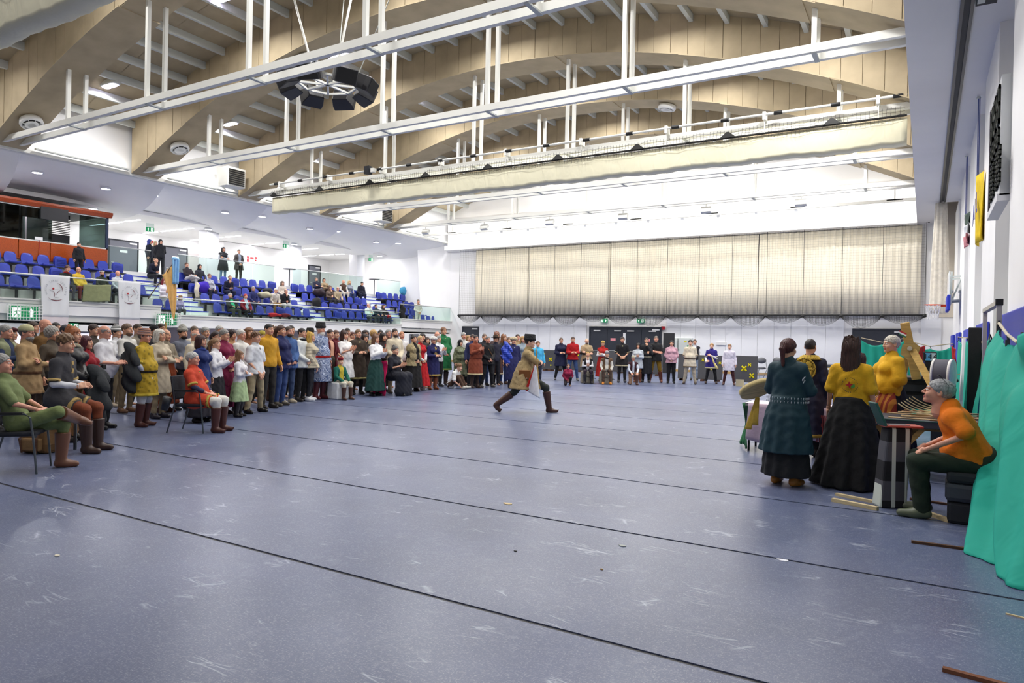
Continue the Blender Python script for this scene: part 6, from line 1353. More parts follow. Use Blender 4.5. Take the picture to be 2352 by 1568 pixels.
P(199, 771, d(10.4), 66, 'stand', 'laparms', LS('8a1220', k='cardigan', g=.022, hem=.72), SK('6b1420', .35), SHO('201c1a'), ('bob', '4a1420'), 'person in a crimson cardigan with dark red bobbed hair at the left', fem=1, belly=1)
P(241, 747, f(985), 62, 'stand', 'hold', SS('dcdce0', g=.02), TR('191a1f'), SHO('0f0f10'), ('balding', GR), 'person in a white polo shirt with glasses holding a camera', belly=1, fine=1, skin='r', extra=(('glasses',),))
P(216, 744, d(13.0), 50, 'stand', 'down', LS('4a423c'), TR('2c2a28'), None, ('short', '3a2a22'), 'person with brown hair behind the white polo shirt')
P(268, 747, f(934), 60, 'stand', 'clap', LS('dedfe2', g=.018), TR('8a7a5e'), SHO('b9a890'), ('short', DK), 'person in a white shirt and black-striped white felt cap', extra=(('hat', 'felt', 'e4e4e0:hoops:2a2a2a::1.6'),))
P(293, 743, d(13.4), 50, 'stand', 'crossed', LS('d4d2cc'), TR('7a6a50'), SHO('6a4a34'), ('short', '6a5040'), 'bearded person in an off-white shirt behind the striped felt cap', extra=(('beard', '6a5040'),))
P(317, 743, d(14.6), 45, 'stand', 'down', LS('8a8274'), TR('2c2a28'), None, ('crew', '4a3a30'), 'person with cropped hair behind the yellow tunic')
P(355, 743, d(14.4), 40, 'stand', 'down', LS('2a2a30'), TR('2c2a28'), None, ('short', DK), 'person in a black knitted cap in the back row', extra=(('hat', 'beanie', '15161a'),))
P(371, 742, d(15.2), 40, 'stand', 'down', LS('6a4a44'), TR('2c2a28'), None, ('crew', '3a2418'), 'reddish-haired person right of the black knitted cap')
P(333, 752, f(979), 62, 'stand', 'clasplow', [('shirt', 'c9cfdc', dict(g=.008)), ('tunic', 'b3941f:motif:8a7418', dict(hem=.56, sl=.42, g=.024, trim='c9b03a', belt='2a221a', flare=.06))], TR('d9dbdc', g=.018, flare=.02), (('4a231b:leather'), .34, 1), ('short', GY), 'person in a yellow brocade tunic, striped turban cap and brown boots', fine=1, belly=1, skin='r', extra=(('hat', 'turban', '7c7f92:hoops:c07a3a::3'),))
P(368, 756, f(960), 50, 'stand', 'crossed', TU('c2b6a0', .50, g=.02, flare=.08), TR('9c8c6e'), SHO('221c28'), ('bob', 'd5d0c6'), 'white-haired person in a long linen tunic with crossed arms', fem=1, fine=1)
P(382, 756, d(13.5), 45, 'stand', 'crossed', LS('8c8270'), SK('8a3a14', .2), SHO('5a3424'), ('balding', GY), 'bald person with a rust-coloured skirt behind the linen tunic')
P(420, 748, d(13.6), 40, 'stand', 'down', LS('6d7280', g=.022), TR('17171a'), SHO('201c1a'), ('short', DK), 'bearded person in a grey felt hat and grey shirt', belly=1, extra=(('hat', 'felt', 'a7a59c:fur'), ('beard', '2a1c16')))
P(447, 748, d(15.8), 40, 'stand', 'down', LS('d8d0c0'), TR('2c2a28'), None, ('crew', '6a5a4c'), 'person with short fair hair behind the bald person in cream')
P(449, 758, d(13.3), 50, 'stand', 'down', LS('d9cfb8', g=.02), TR('4a4038'), SHO('201c1a'), ('balding', 'c9c4bc'), 'balding person in a cream shirt left of the blue hood', belly=1, skin='r')
P(472, 751, d(14.8), 35, 'stand', 'down', LS('9a968c'), TR('2c2a28'), None, ('short', '9a9a98'), 'person with thick grey hair in the back row')
P(505, 747, d(15.6), 30, 'stand', 'down', LS('a8a6a0'), TR('2c2a28'), None, ('short', 'b8b6b2'), 'person with white-grey hair above the group of glasses wearers')
P(463, 770, d(12.2), 60, 'stand', 'down', TU('22326a', .5, k='coat', g=.024, flare=.07, trim='c05a2a'), SK('1c1a24', .12), SHO('14110f'), ('bob', '3a1a1c'), 'person with dark bobbed hair in a blue hooded robe edged in orange', fem=1, extra=(('scarf', '2a3c80'),))
P(497, 761, d(13.0), 45, 'stand', 'down', LS('3a2a3a'), TR('2c2a28'), None, ('ponytail', '2a1a18'), 'person with a dark ponytail and glasses behind the girl in white', fem=1, extra=(('glasses',),))
P(516, 756, d(12.9), 50, 'stand', 'clasp', TU('7a1a40', .6, k='cardigan', g=.024), SK('7c1a48', .18), SHO('2a1a1a'), ('short', GR), 'grey-haired person with glasses in a magenta cardigan and skirt', fem=1, belly=1, extra=(('glasses',),))
P(496, 777, f(961), 66, 'stand', 'clap', TU('e3e2e6', .72, k='blouse', g=.022, flare=.06, trim='5a2a30'), SK('1b1a20', .22, flare=.12), BT('120f10'), ('ponytail', '8a6846'), 'girl in a white blouse with black piping clapping her hands', fem=1, fine=1, extra=(('placket', '2a2426', .012),))
b2_ = P(444, 808, f(990), 64, 'sit', 'laparms', [('shirt', '3a3a58', dict(g=.010, sl=.8)), ('tunic', 'c7452a', dict(hem=.66, sl=.42, g=.026, trim='c2a84a:motif:2a2a1a'))], TR('d8d6cf', g=.02, flare=.01), (('4a231b:leather'), .34, 1), ('short', 'b6b4b0'), 'grey-haired person in an orange-red tunic sitting on a chair', fine=1, belly=1, skin='r', lean=-4, extra=(('placket', '1a1a1a:motif:c8b040', .03),))
q_ = b2_.location; meeting_chair(q_.x, q_.y, b2_.rotation_euler.z, 'dark chair with metal legs under the person in the orange-red tunic')
tag(build(MB().loft([[((.06+.02*k)*math.cos(t), (.05+.015*k)*math.sin(t), -.02+.2*k) for t in [2*math.pi*i/12 for i in range(12)]] for k in (0, 1)], 0).tube([(-.05, 0, .2), (-.06, 0, .3)], .004, 4, 1).tube([(.05, 0, .2), (.06, 0, .3)], .004, 4, 1), 'tooled_quiver', [mat('20242a', 'leather'), WD], None, True, Matrix.Translation((q_.x-.24, q_.y-.36, .38)) @ Matrix.Rotation(.4, 4, 'Y')), 'black tooled quiver with tan rim hanging at the chair of the orange-red tunic', 'quiver')
P(534, 757, d(15.0), 40, 'stand', 'down', LS('c89a70'), TR('2c2a28'), None, ('curly', '2a1418'), 'person with big dark curly hair in the back row', fem=1)
P(554, 756, d(13.4), 50, 'stand', 'down', LS('e0ded8', g=.02), TR('3a3a40'), SHO('201c1a'), ('short', 'cfccc6'), 'white-haired person in a cream shirt beside the boy with the watch', skin='r')
P(573, 752, d(15.2), 30, 'stand', 'down', LS('8a5a40'), TR('2c2a28'), None, ('bob', '7a5236'), 'person with light brown hair behind the white-haired person', fem=1)
P(588, 762, f(948), 50, 'apart', 'clasplow', SS('dddfe2', k='shirt', g=.022, hem=.84, puff=.012), TR('9c8e70', g=.014), SHO('14100f'), ('messy', '6b4a30'), 'teenager in a white short-sleeved shirt and beige trousers', fine=1, extra=(('placket', '3a3634', .012),))
P(552, 806, f(957), 70, 'stand', 'crossed', TU('e2e0e4', .70, k='blouse', g=.022, flare=.05), SK('a9c090', .42, flare=.14), BT('1a1516'), ('long', '7a5434'), 'small girl in a white blouse and pale green skirt', fem=1, fine=1)
P(602, 757, d(15.2), 25, 'stand', 'down', LS('b8902a'), TR('2c2a28'), None, ('short', '6a5a3a'), 'person with a gold patterned cap in the back row', extra=(('hat', 'skullcap', 'a8983a:motif:4a5a20'),))
P(618, 743, d(14.6), 40, 'stand', 'down', LS('d09a28', g=.02), TR('2c2a28'), SHO('201c1a'), ('crew', '15110f'), 'tall dark-haired person in a golden yellow shirt')
P(631, 752, f(921), 140, 'stand', 'behind', TU('a79c88', .48, sl=.42, g=.022, flare=.07, belt='3a2420'), TR('3a2420'), BT('4a3020'), ('xlong', '7c5a3c'), 'person seen from behind with very long light brown hair and linen tunic', fem=1)
P(646, 747, f(932), 58, 'stand', 'clasp', LS('1b2150', k='jacket', g=.032, hem=.82), TR('2f4474', g=.014), SHO('4a4438'), ('ponytail', '4a3024'), 'person in a navy and red track jacket and blue jeans', fem=1, belly=1, extra=(('sunglasses',), ('stripe', 'c8202a')))
P(663, 749, f(926), 40, 'stand', 'clasp', LS('3c5a8c', k='jacket', g=.026, hem=.80), TR('3a4a6a'), SHO('b8ac94'), ('crew', '4a3a30'), 'bearded bald person in a blue jacket over bright blue', skin='r', extra=(('beard', '4a3226'),))
P(669, 747, d(17.2), 30, 'stand', 'down', LS('6a5a4a'), TR('2c2a28'), None, ('crew', '20160f'), 'dark-haired person directly behind the bearded bald person')
P(694, 753, f(921), 58, 'stand', 'clasp', [LS('d9dbd6', hem=.80, g=.024)], TR('16161a'), SHO('2a2422'), ('crew', '241a16'), 'person in a white jacket with black shoulders and black trousers', extra=(('scarf', '17171b'),))
P(714, 763, f(920), 80, 'stand', 'clasplow', LS('c0b498:quilt', k='jacket', g=.028, hem=.84), TR('1a1c24', g=.004), SHO('e4e4e6'), ('long', 'd0a850'), 'person with long blond hair in a beige quilted jacket and white trainers', fem=1, fine=1)
P(713, 751, d(17.8), 40, 'stand', 'down', LS('2a2a2e'), TR('2c2a28'), None, ('short', DK), 'person in a flat black hat with gold edge', extra=(('hat', 'brim', '17150f'),))
P(737, 741, f(916), 48, 'stand', 'down', [('robe', '52648c:paisley:b9c3d6', dict(hem=.42, sl=.95, g=.026, flare=.12, belt='b81c1c'))], TR('2c2a28'), BT('571a22'), ('short', 'c8c4bc'), 'tall person in a blue paisley robe with white beard and black hat', belly=1, fine=1, skin='r', extra=(('hat', 'fur_hat', '17171a:fur'), ('beard', 'e6e2da', 1)))
P(759, 756, f(912), 45, 'stand', 'reach', TU('5c1520', .42, k='coat', sl=.45, g=.026, open_=1.6, flare=.06), TR('3a3228'), BT('3a2c22'), ('crew', '2e1c14'), 'smiling person in a dark red long waistcoat beside the boy', extra=())
P(772, 758, d(18.8), 35, 'stand', 'down', LS('6a1c24'), TR('2c2a28'), None, ('short', '5a3a2c'), 'person in dark red behind the smiling waistcoat wearer')
b3_ = P(784, 819, f(918), 38, 'sit', 'onlap', [('shirt', 'c9b23c', dict(g=.012)), ('jacket', '0f5f50', dict(g=.024, open_=1.8))], TR('d9d3be', g=.016), BT('4a2e22'), ('short', BL_), 'boy in a green and yellow jacket and red cap sitting on the cube', fine=1, skin='c', extra=(('hat', 'fez', '8e1226'),))
P(792, 760, d(17.4), 42, 'stand', 'clap', TU('e4e2e0', .50, k='dress', sl=.45, g=.022, flare=.13), TR('cfc9bf'), SHO('8a7a66'), ('long', '3c231a'), 'smiling clapping person in a white dress with long dark hair', fem=1, belly=1, fine=1)
P(798, 753, d(19.4), 30, 'stand', 'down', LS('c8a890'), TR('2c2a28'), None, ('crew', '1c1512'), 'tall dark-haired person behind the white dress')
P(809, 762, d(19.2), 30, 'stand', 'down', LS('7a3a30'), TR('2c2a28'), None, ('short', '5a2a20'), 'red-haired person with glasses left of the young person in the brown coat', extra=(('glasses',),))
P(823, 756, d(18.3), 25, 'stand', 'hold', TU('40342a', .42, k='coat', g=.026, flare=.07, trim='b0a468'), TR('1a1715'), SHO('17130f'), ('short', '6e5236'), 'young person in a dark brown coat with a gold front band', extra=(('placket', 'a89a5a:motif:e0d8a8', .03),))
P(840, 758, d(19.8), 20, 'stand', 'down', LS('3a302c'), TR('2c2a28'), None, ('bob', '2a1a14'), 'person with glasses and dark hair in the rear row', fem=1, extra=(('glasses',),))
P(839, 768, d(18.0), 30, 'stand', 'clap', TU('2c231f', .2, k='robe', g=.022, flare=.1), None, SHO('17130f'), ('long', '2c1a14'), 'person in a near-black robe clapping beside the brown coat', fem=1)
P(858, 758, d(19.8), 20, 'stand', 'down', LS('a89878'), TR('2c2a28'), None, ('curly', 'c09a5e'), 'person with wavy blond hair behind the white puff-sleeved blouse', fem=1)
P(864, 769, f(909), 45, 'stand', 'clap', LS('e2e2e4', k='blouse', g=.026, hem=.92, puff=.02), SK('173f3a', .16, flare=.14), SHO('17181a'), ('long', '6b4a34'), 'young person in a white puff-sleeved blouse and dark green skirt', fem=1, fine=1)
P(881, 765, d(18.8), 35, 'stand', 'clasp', [TU('2a1f22', .2, k='robe', g=.022)], None, SHO('17130f'), ('long', '221512'), 'dark-haired person in a dark robe with red embroidery', fem=1, extra=(('placket', '9a1a20', .05),))
P(874, 757, d(20.6), 15, 'stand', 'down', LS('4a4a50'), TR('2c2a28'), None, ('crew', '1c1512'), 'dark-haired person in the rear left of the glasses wearer')
P(892, 756, d(20.4), 20, 'stand', 'down', LS('7a5a50'), TR('2c2a28'), None, ('short', GR), 'grey-haired person with glasses behind the linen shirt', extra=(('glasses',),), skin='r')
P(907, 754, f(903), 30, 'stand', 'clasp', LS('d8cbb0', g=.024, hem=.76), TR('8a7a60'), SHO('3a2a20'), ('crew', '2a1c14'), 'tall person with a goatee in a cream linen shirt', extra=(('beard', '3a2820'),))
P(923, 761, d(20.6), 20, 'stand', 'down', LS('e4e4e4'), TR('2c2a28'), None, ('crew', 'b07a54'), 'ginger-haired person in white behind the linen shirt', skin='r')
P(909, 795, f(908), 52, 'sitlean', 'clap', TU('181a26', .12, k='dress', sl=.5, g=.024, flare=.14), None, SHO('17130f'), ('bun', '4a4644'), 'seated person in a black gown with hot pink lining, clapping', fem=1, belly=1, fine=1, lean=8)
P(951, 770, f(899), 40, 'stand', 'clasp', [LS('1c1a1c', g=.014), ('fur_vest', 'b3a27a:fur', dict(sl=.15, g=.045, hem=.80, open_=1.2))], SK('1c1a1a', .14, flare=.1), SHO('2a1a14'), ('bun', '1c1614'), 'person in a tan fur vest over black with dark pinned-up hair', fem=1, belly=1, fine=1)
P(966, 771, f(896), 40, 'stand', 'clasp', [('shirt', 'e2e0e2', dict(g=.008, puff=.01)), ('dress', 'b8161e', dict(hem=.14, sl=0, g=.02, flare=.16))], None, SHO('e0dcd6'), ('short', 'c9a878'), 'blond person in a bright red dress with white sleeves', fem=1, fine=1)
P(971, 766, d(21.0), 20, 'stand', 'down', LS('3a3434'), TR('2c2a28'), None, ('bob', '15100f'), 'black-haired person behind the red dress', fem=1)
P(982, 774, d(20.6), 20, 'stand', 'down', LS('5a4038'), TR('2c2a28'), None, ('bob', '3a241c'), 'brown-haired person in the gap beside the white fluffy headdress', fem=1)
P(996, 771, f(894), 35, 'stand', 'hold', TU('1d1f52', .46, k='coat', g=.024, flare=.08, trim='b39a48:motif:1d1f52'), TR('6a3a20'), BT('7a4222'), ('short', WH), 'person in a blue coat with gold embroidery and white fluffy headdress', fem=1, fine=1, extra=(('hat', 'fluffy', 'ecebe6:fur'), ('glasses',), ('placket', 'b39a48:motif:1d1f52', .05)))
P(1004, 761, d(22.2), 15, 'stand', 'down', LS('c8c4c0'), TR('2c2a28'), None, None, 'bald person behind the white fluffy headdress', skin='r')
P(1008, 771, f(888), 35, 'stand', 'clap', LS('d9dade', g=.018), TR('1a1a1e'), SHO('17181c'), ('short', GR), 'clapping person in a white shirt left of the tall green tunic')
P(1019, 751, f(884), 30, 'stand', 'clasp', TU('17683a', .46, g=.026, flare=.08, trim='8a9a4a'), TR('3a3430'), BT('4a3830'), ('short', '7a5438'), 'very tall person with glasses in a bright green tunic', belly=1, fine=1, extra=(('glasses',), ('placket', 'b9ac78', .02)))
P(1058, 778, f(886), 32, 'stand', 'down', [('dress', '7d8468', dict(hem=.45, sl=0, g=.018)), ('coat', '5c6244:quilt', dict(hem=.36, g=.034, open_=1.5, flare=.06))], TR('2c2a28'), SHO('17130f'), ('short', DK), 'person in a long olive puffer coat and black headscarf', fem=1, belly=1, fine=1, extra=(('hat', 'headscarf', '1a181c'),))
P(1065, 763, d(22.8), 20, 'stand', 'down', LS('d8d6d2'), TR('2c2a28'), None, ('short', 'b0aeaa'), 'grey-haired person with a white collar behind the olive coat', skin='r')
P(1076, 770, d(23.6), 20, 'stand', 'down', LS('a08a6a'), TR('2c2a28'), None, ('bob', 'a07a4c'), 'person with fair hair between the white collar and the navy shirt', fem=1)
P(1086, 767, d(21.8), 25, 'stand', 'down', LS('232a52', g=.02), TR('1c1c24'), SHO('17130f'), ('crew', '3a241a'), 'person in a navy jacket behind the rust tunic', skin='r')
P(1059, 835, f(893), 62, 'floor', 'knees', SS('dcdcda', g=.018), TR('4a3426'), SHO('b9b6ac'), ('messy', '7a5a3a'), 'boy in a white T-shirt sitting on the floor hugging his knees', fine=1, skin='c')
P(1093, 769, f(891), 36, 'stand', 'clap', TU('7c3a24', .44, g=.026, flare=.07, trim='c2b28a', belt='7c3a24'), TR('3e2e28'), SHO('3a2a24'), ('crew', '2a1a18'), 'person in a rust-coloured tunic with pale trim, clapping', belly=1, fine=1, skin='r')
P(1121, 772, f(889), 30, 'apart', 'clasp', LS('17171a', g=.022, hem=.78), TR('16161a', g=.016), SHO('6a655c'), ('crew', '6a6460'), 'person in black with a brown bag strap across the chest', fine=1, skin='r', extra=(('strap', '7a5434'),))
P(1113, 766, d(22.8), 20, 'stand', 'down', LS('23242c'), TR('2a3a5a'), SHO('17130f'), ('crew', '6a5a50'), 'person with short grey hair behind the bag strap wearer')
P(1139, 768, d(22.4), 20, 'stand', 'down', LS('2a2a3a'), TR('1c1c24'), None, ('short', '4a3420'), 'person in a brown feathered hat', extra=(('hat', 'brim', '3a2c20'),))
P(1141, 763, d(24.5), 10, 'stand', 'down', LS('5a4a4a'), TR('2c2a28'), None, ('long', '7a4a34'), 'auburn-haired person behind the feathered hat', fem=1)
P(1143, 786, f(883), 28, 'stand', 'down', TU('4c2e28', .44, g=.024, trim='b9a98a'), TR('1c1a1a'), SHO('2a201a'), ('short', '3a2a20'), 'boy in a dark brown tunic below the feathered hat', extra=(('hat', 'skullcap', '4a3c30:motif:8a7a60'),))
P(1158, 769, f(882), 35, 'stand', 'crossed', SS('1c1a1e', g=.018), TR('24386a'), SHO('5a4030'), ('long', '8a5a38'), 'long-haired person in black T-shirt and jeans with a blue jacket on the arm', fem=1, fine=1)
P(1169, 774, d(23.4), 15, 'stand', 'down', LS('4a3a34'), TR('2c2a28'), None, ('short', '6a4a34'), 'person with brown hair beside the pale fur hat')
P(1180, 772, d(21.9), 20, 'stand', 'down', TU('1d2050', .3, k='coat', g=.024, flare=.08), TR('17171c'), BT('2a2020'), ('short', 'a89a80'), 'person in a dark blue robe and pale fur hat', extra=(('hat', 'fluffy', 'cbb998:fur'), ('placket', 'd8d8c8', .015)))
P(1189, 767, d(24.4), 10, 'stand', 'down', LS('b0946e'), TR('2c2a28'), None, ('crew', '3a241a'), 'person in tan behind the pale fur hat', skin='r')
P(1201, 772, d(23.2), 15, 'stand', 'down', LS('8f9ca6', g=.02), TR('2c3040'), None, ('bob', 'b08a52'), 'blond person in a blue-grey sweatshirt left of the runner', fem=1)
P(1236, 783, d(23.6), 10, 'stand', 'down', LS('4ab0dc', g=.024), TR('2c3040'), SHO('5a5a60'), ('short', '6a4a34'), 'person in a light blue jacket hidden behind the runner')
# --- the runner
P(1205, 768, f(947), 84, 'run', 'run', [('coat', 'a08a60:motif:8c7650::1.4', dict(hem=.50, g=.030, sl=.62, flare=.30)), ('shirt', '4b3122', dict(g=.012))], TR('2e332f', g=.016), (('46291f:leather'), .36, 1), ('crew', '3a2a20'), 'person in a golden brocade coat and black fur hat striding with a flag', fine=1, skin='c', extra=(('hat', 'fur_hat', '131316:fur'), ('scarf', '8a7448')))
rp_ = on(1205, 947, 2, 0)
fg = empty('rolled_flag', (rp_.x, rp_.y, 0)); tag(fg, 'white flag with red edge held by the striding person', 'flag'); dq = rp_.y
def rf(u, v):
    a = on(1236-4*v, 838+0*v, 1, dq-.18); px = 1228-6*v*1+(-17+0*u)*v+(12+17*u)*0; 
    pxl = 1228+(1207-1228)*v; pxr = 1232+(1240-1232)*v; pyl = 838+(896-838)*v; pyr = 842+(915-842)*v
    p = on(pxl+(pxr-pxl)*u, pyl+(pyr-pyl)*u, 1, dq-.30+.05*math.sin(u*6)*v); return tuple(p-fg.location)
o = build(MB().grid(lambda u, v: rf(.12+.88*u, v), 16, 20), 'white_cloth', mat('e9e9ec', 'cloth'), fg, True); solid(o, .006)
o = build(MB().grid(lambda u, v: rf(-.04+.17*u, v), 4, 20), 'red_band', mat('d0281c', 'cloth'), fg, True); solid(o, .007)
pa_, pb_ = on(1231, 800, 1, dq-.28)-fg.location, on(1238, 880, 1, dq-.22)-fg.location; build(MB().tube([pa_, pb_], .013, 6), 'staff', WD, fg)
ps = on(1207, 868, 1, dq-.25); pouch = empty('brown_pouch', ps); tag(pouch, 'large tan leather pouch with studs at the hip of the striding person', 'pouch')
bevel(build(MB().box(-.13, .13, -.03, .05, -.18, .16), 'bag', mat('8a5620', 'leather'), pouch), .03, 2); bevel(build(MB().box(-.14, .14, -.045, -.02, -.02, .17), 'flap', mat('7a4a1c', 'leather'), pouch), .02, 2)
for s in (-.06, .06): build(MB().sphere((s, -.05, 0), .015, 4), 'stud', mat('d8d0b8', 'metal'), pouch)
# --- the row along the end wall
P(1289, 775, f(873), 12, 'apart', 'hold', TU('1e2140', .58, k='coat', g=.026), TR('17171b'), SHO('3a3a44'), ('crew', '5a4a3e'), 'person in a navy coat over red at the left of the far row', fem=1, fine=1)
P(1316, 773, f(874), 10, 'apart', 'hold', LS('b0101a', k='hoodie', g=.028, hem=.82), TR('3a5280'), SHO('7a7a72'), ('crew', '4a3426'), 'person in a red hooded sweatshirt and blue jeans in the far row')
P(1307, 836, f(886), 5, 'squat', 'clasp', LS('8e1a40', g=.024), TR('231c24'), SHO('1c1a1e'), ('ponytail', '5a3a26'), 'child in a magenta jacket squatting in front of the red sweatshirt', fem=1)
P(1348, 777, f(874), 5, 'stand', 'crossed', [LS('1a1a1c', g=.012), ('tunic', 'bba582', dict(hem=.55, sl=.3, g=.026))], TR('4a4038'), SHO('2a2420'), None, 'bald bearded person in a beige tunic with crossed arms, far row', skin='c', extra=(('beard', '6a5a4c'), ('glasses',)))
b4_ = P(1351, 809, f(881), 5, 'sit', 'phone', [('shirt', 'dcdce0', dict(g=.012)), ('vest', '1e1a1e', dict(sl=0, g=.026, open_=1.4))], TR('2f2230'), BT('1c1a1e'), ('bun', 'c8a050'), 'blond person in a black vest looking down at a phone on a stool', fem=1, fine=1, hp=28)
P(1385, 781, f(875), 5, 'stand', 'crossed', [('shirt', 'e2e2e6', dict(g=.008, puff=.012)), ('dress', 'b01c18', dict(hem=.2, sl=.1, g=.022, flare=.10))], None, SHO('9a8f84'), ('short', 'b08a5a'), 'person in a long red dress with white sleeves in the far row', fem=1, extra=(('hat', 'skullcap', 'b89a50:motif:806a30'),))
b5_ = P(1395, 804, f(883), 5, 'sitlean', 'onlap', [('shirt', 'd9d6ca', dict(g=.014)), ('vest', '6a5038', dict(sl=0, g=.03, open_=1.4))], TR('4e3c30'), SHO('c07a2a'), ('short', DK), 'seated person in a brown waistcoat, grey cap and tan shoes', fine=1, belly=1, extra=(('hat', 'skullcap', '8f8c8e:motif:c8c8cc'), ('scarf', '222020')))
P(1430, 773, f(878), 5, 'stand', 'clasp', TU('1b1a1e', .62, sl=.45, g=.022, trim='b8ae90'), TR('1c1a1e'), SHO('2a2c34'), ('short', '33241c'), 'young person in a black tunic with a gold collar band', fine=1, extra=(('placket', 'b0a878:motif:e0dcb0', .015),))
P(1456, 815, f(884), 12, 'kneel', 'onlap', [('shirt', 'd3d9e2', dict(g=.012)), ('vest', '3c1620', dict(sl=0, g=.026, open_=.7))], TR('8c6e58', g=.016), BT('5a3a2c'), ('short', 'c8bca8'), 'kneeling person in a maroon waistcoat, glasses and pale cap', fine=1, skin='r', extra=(('hat', 'skullcap', 'c9bfa4'), ('glasses',)))
P(1466, 789, f(878), -2, 'stand', 'phone', TU('bfc6ce', .64, k='sweater', g=.028), TR('8a5a30'), BT('6a3a22'), ('long', '1e1414'), 'person in a pale grey-blue sweater with long black hair', fem=1)
P(1485, 775, f(878), 0, 'stand', 'chin', TU('1b1c22', .34, k='robe', g=.026, flare=.06, belt='b8b09a'), TR('17171b'), SHO('1c1a1e'), ('crew', '3a241c'), 'person in a long black robe with a hand at the mouth', extra=(('beard', '3a241c'), ('placket', 'd8d2b8', .01)))
P(1507, 771, f(878), 0, 'apart', 'crossed', SS('1c1c20', g=.024, hem=.80), TR('8a6a1a'), BT('6a321e'), ('crew', '6a6058'), 'person in black with mustard trousers and brown boots, arms crossed', fine=1, skin='r')
P(1543, 782, f(880), 0, 'stand', 'clasp', LS('c69aa8', k='sweater', g=.030, hem=.84), TR('15151a', g=.018), SHO('1c1c20'), ('ponytail', '1e1718'), 'person in a pink fleece top and black trousers', fem=1, fine=1, belly=1)
P(1586, 780, f(882), -4, 'apart', 'clasplow', TU('cfc4ae', .66, sl=.5, g=.024, trim='6a5a44', belt='4a3a2c'), TR('c2b59c', g=.014), SHO('4a3c30'), ('short', '241a16'), 'boy in a cream short-sleeved tunic and cream trousers', fine=1, skin='c', belly=1, extra=(('placket', '7a6a50', .012),))
P(1596, 779, f(873), 0, 'stand', 'down', [('shirt', 'dcdce0', dict(g=.012)), ('vest', '222026', dict(sl=0, g=.024, open_=1.2))], TR('9fb0c8'), SHO('2a2420'), ('crew', '4a3426'), 'person in white sleeves and black vest behind the boy in cream')
P(1635, 788, f(881), 0, 'apart', 'salute', [('shirt', 'd9d9de', dict(g=.008)), ('tunic', '2a1f78', dict(hem=.66, sl=.42, g=.022, trim='c2bc98'))], TR('17171b'), SHO('4a3a34'), ('short', 'a8804c'), 'boy in a violet-blue tunic holding a curved horn', fine=1, skin='c')
P(1676, 790, f(884), 0, 'apart', 'down', TU('d8d3e0', .62, g=.028, flare=.05), TR('46201f'), SHO('5a3a34'), ('short', '8a6440'), 'boy in a long white shirt and maroon trousers', fine=1, skin='c')
hn = on(1640, 830, 1, on(1635, 881, 2, 0).y-.28); ho = empty('drinking_horn', hn); tag(ho, 'long pale curved horn held by the boy in the violet-blue tunic', 'horn')
build(MB().tube([(-.08+.05*math.sin(t*1.5)+.18*t*t*.9, -.0, .2-.46*t) for t in [k/10 for k in range(11)]], [.018+.03*(k/10) for k in range(11)], 12), 'horn', mat('d0c07c', 'plain', rough=.35), ho, True); build(MB().tube([(.135, 0, -.26), (.145, 0, -.285)], .051, 12), 'rim', mat('7a6030', 'leather'), ho, True)
# --- group on the right
P(1812, 778, f(1112), 152, 'stand', 'drum', [('coat', '06313c:velvet', dict(hem=.40, sl=.52, g=.034, flare=.14)), ('shirt', '221c2c', dict(g=.012, sl=.96))], SK('16171b', .115, flare=.08), SHO('b0702a'), ('ponytail', '4a1f1c'), 'person in a dark teal velvet coat holding a drum, seen from behind', fem=1, fine=1, belly=1)
P(1862, 778, d(9.9), 160, 'stand', 'down', TU('0d1030:velvet', .30, k='coat', g=.03, flare=.09, trim='a88a3a:motif:e6d68a'), TR('1a1a1c'), SHO('201a18'), ('crew', '2a2220'), 'person in a navy robe with gold embroidered back medallion', fine=1, belly=1)
P(1957, 781, f(1116), 168, 'stand', 'down', SS('e0ac1c', k='blouse', g=.028, hem=.90), SK('111113', .02, flare=.20), SHO('17131a'), ('xlong', '40261e'), 'person with long brown hair in a yellow blouse, seen from behind', fem=1, fine=1, belly=1)
P(1974, 790, d(9.0), 172, 'stand', 'behind', SS('dfaa1c', k='blouse', g=.026, hem=.90), SK('111114', .06, flare=.16), SHO('17131a'), ('bob', '40261e'), 'person in a yellow blouse mostly hidden by the long brown hair', fem=1, belly=1, H=1.5)
P(2047, 770, f(1066), -62, 'stand', 'clasp', SS('e3ae1e', k='blouse', g=.03, hem=.90, puff=.02), SK('131316', .1, flare=.16), SHO('4a2018'), ('short', 'cfc8b8'), 'short-haired blond person in a yellow blouse and red striped apron', fem=1, fine=1, belly=1, skin='c', extra=(('apron', '8a2c14:stripes:c07a2a', dict(hem=.16, flare=.18)),))
b6_ = P(2168, 872, f(1185), -90, 'sitlean', 'onknee', [SS('f07c10', g=.026)], TR('1d2a1c', g=.022), SHO('5a614a'), ('short', '8f9092'), 'person in an orange T-shirt and dark green trousers sitting at the right', fine=1, belly=1, skin='r', lean=26, hp=20, wid=1.12, extra=(('sunglasses',),))
flush()
for nm, b_ in (('beige covered stool under the blond seated woman', b4_), ('beige covered stool under the seated man in the brown waistcoat', b5_), ('white covered cube stool under the boy with the red cap', b3_), ('dark grey padded block the man in orange sits on', b6_)):
    o = [o for o in bpy.data.objects if o.get('label') == nm][0]; o.location = (b_.location.x, b_.location.y, 0); o.rotation_euler.z = b_.rotation_euler.z
    o['label'] = nm.replace('woman', 'person').replace('man in', 'person in')
o = empty('high_stool', (b7_.location.x, b7_.location.y, 0), b7_.rotation_euler.z); tag(o, 'dark high stool under the young person in the grey tunic', 'stool')
bevel(build(MB().box(-.2, .2, -.16, .2, .50, .56), 'seat', mat('25272e', 'cloth'), o), .02)
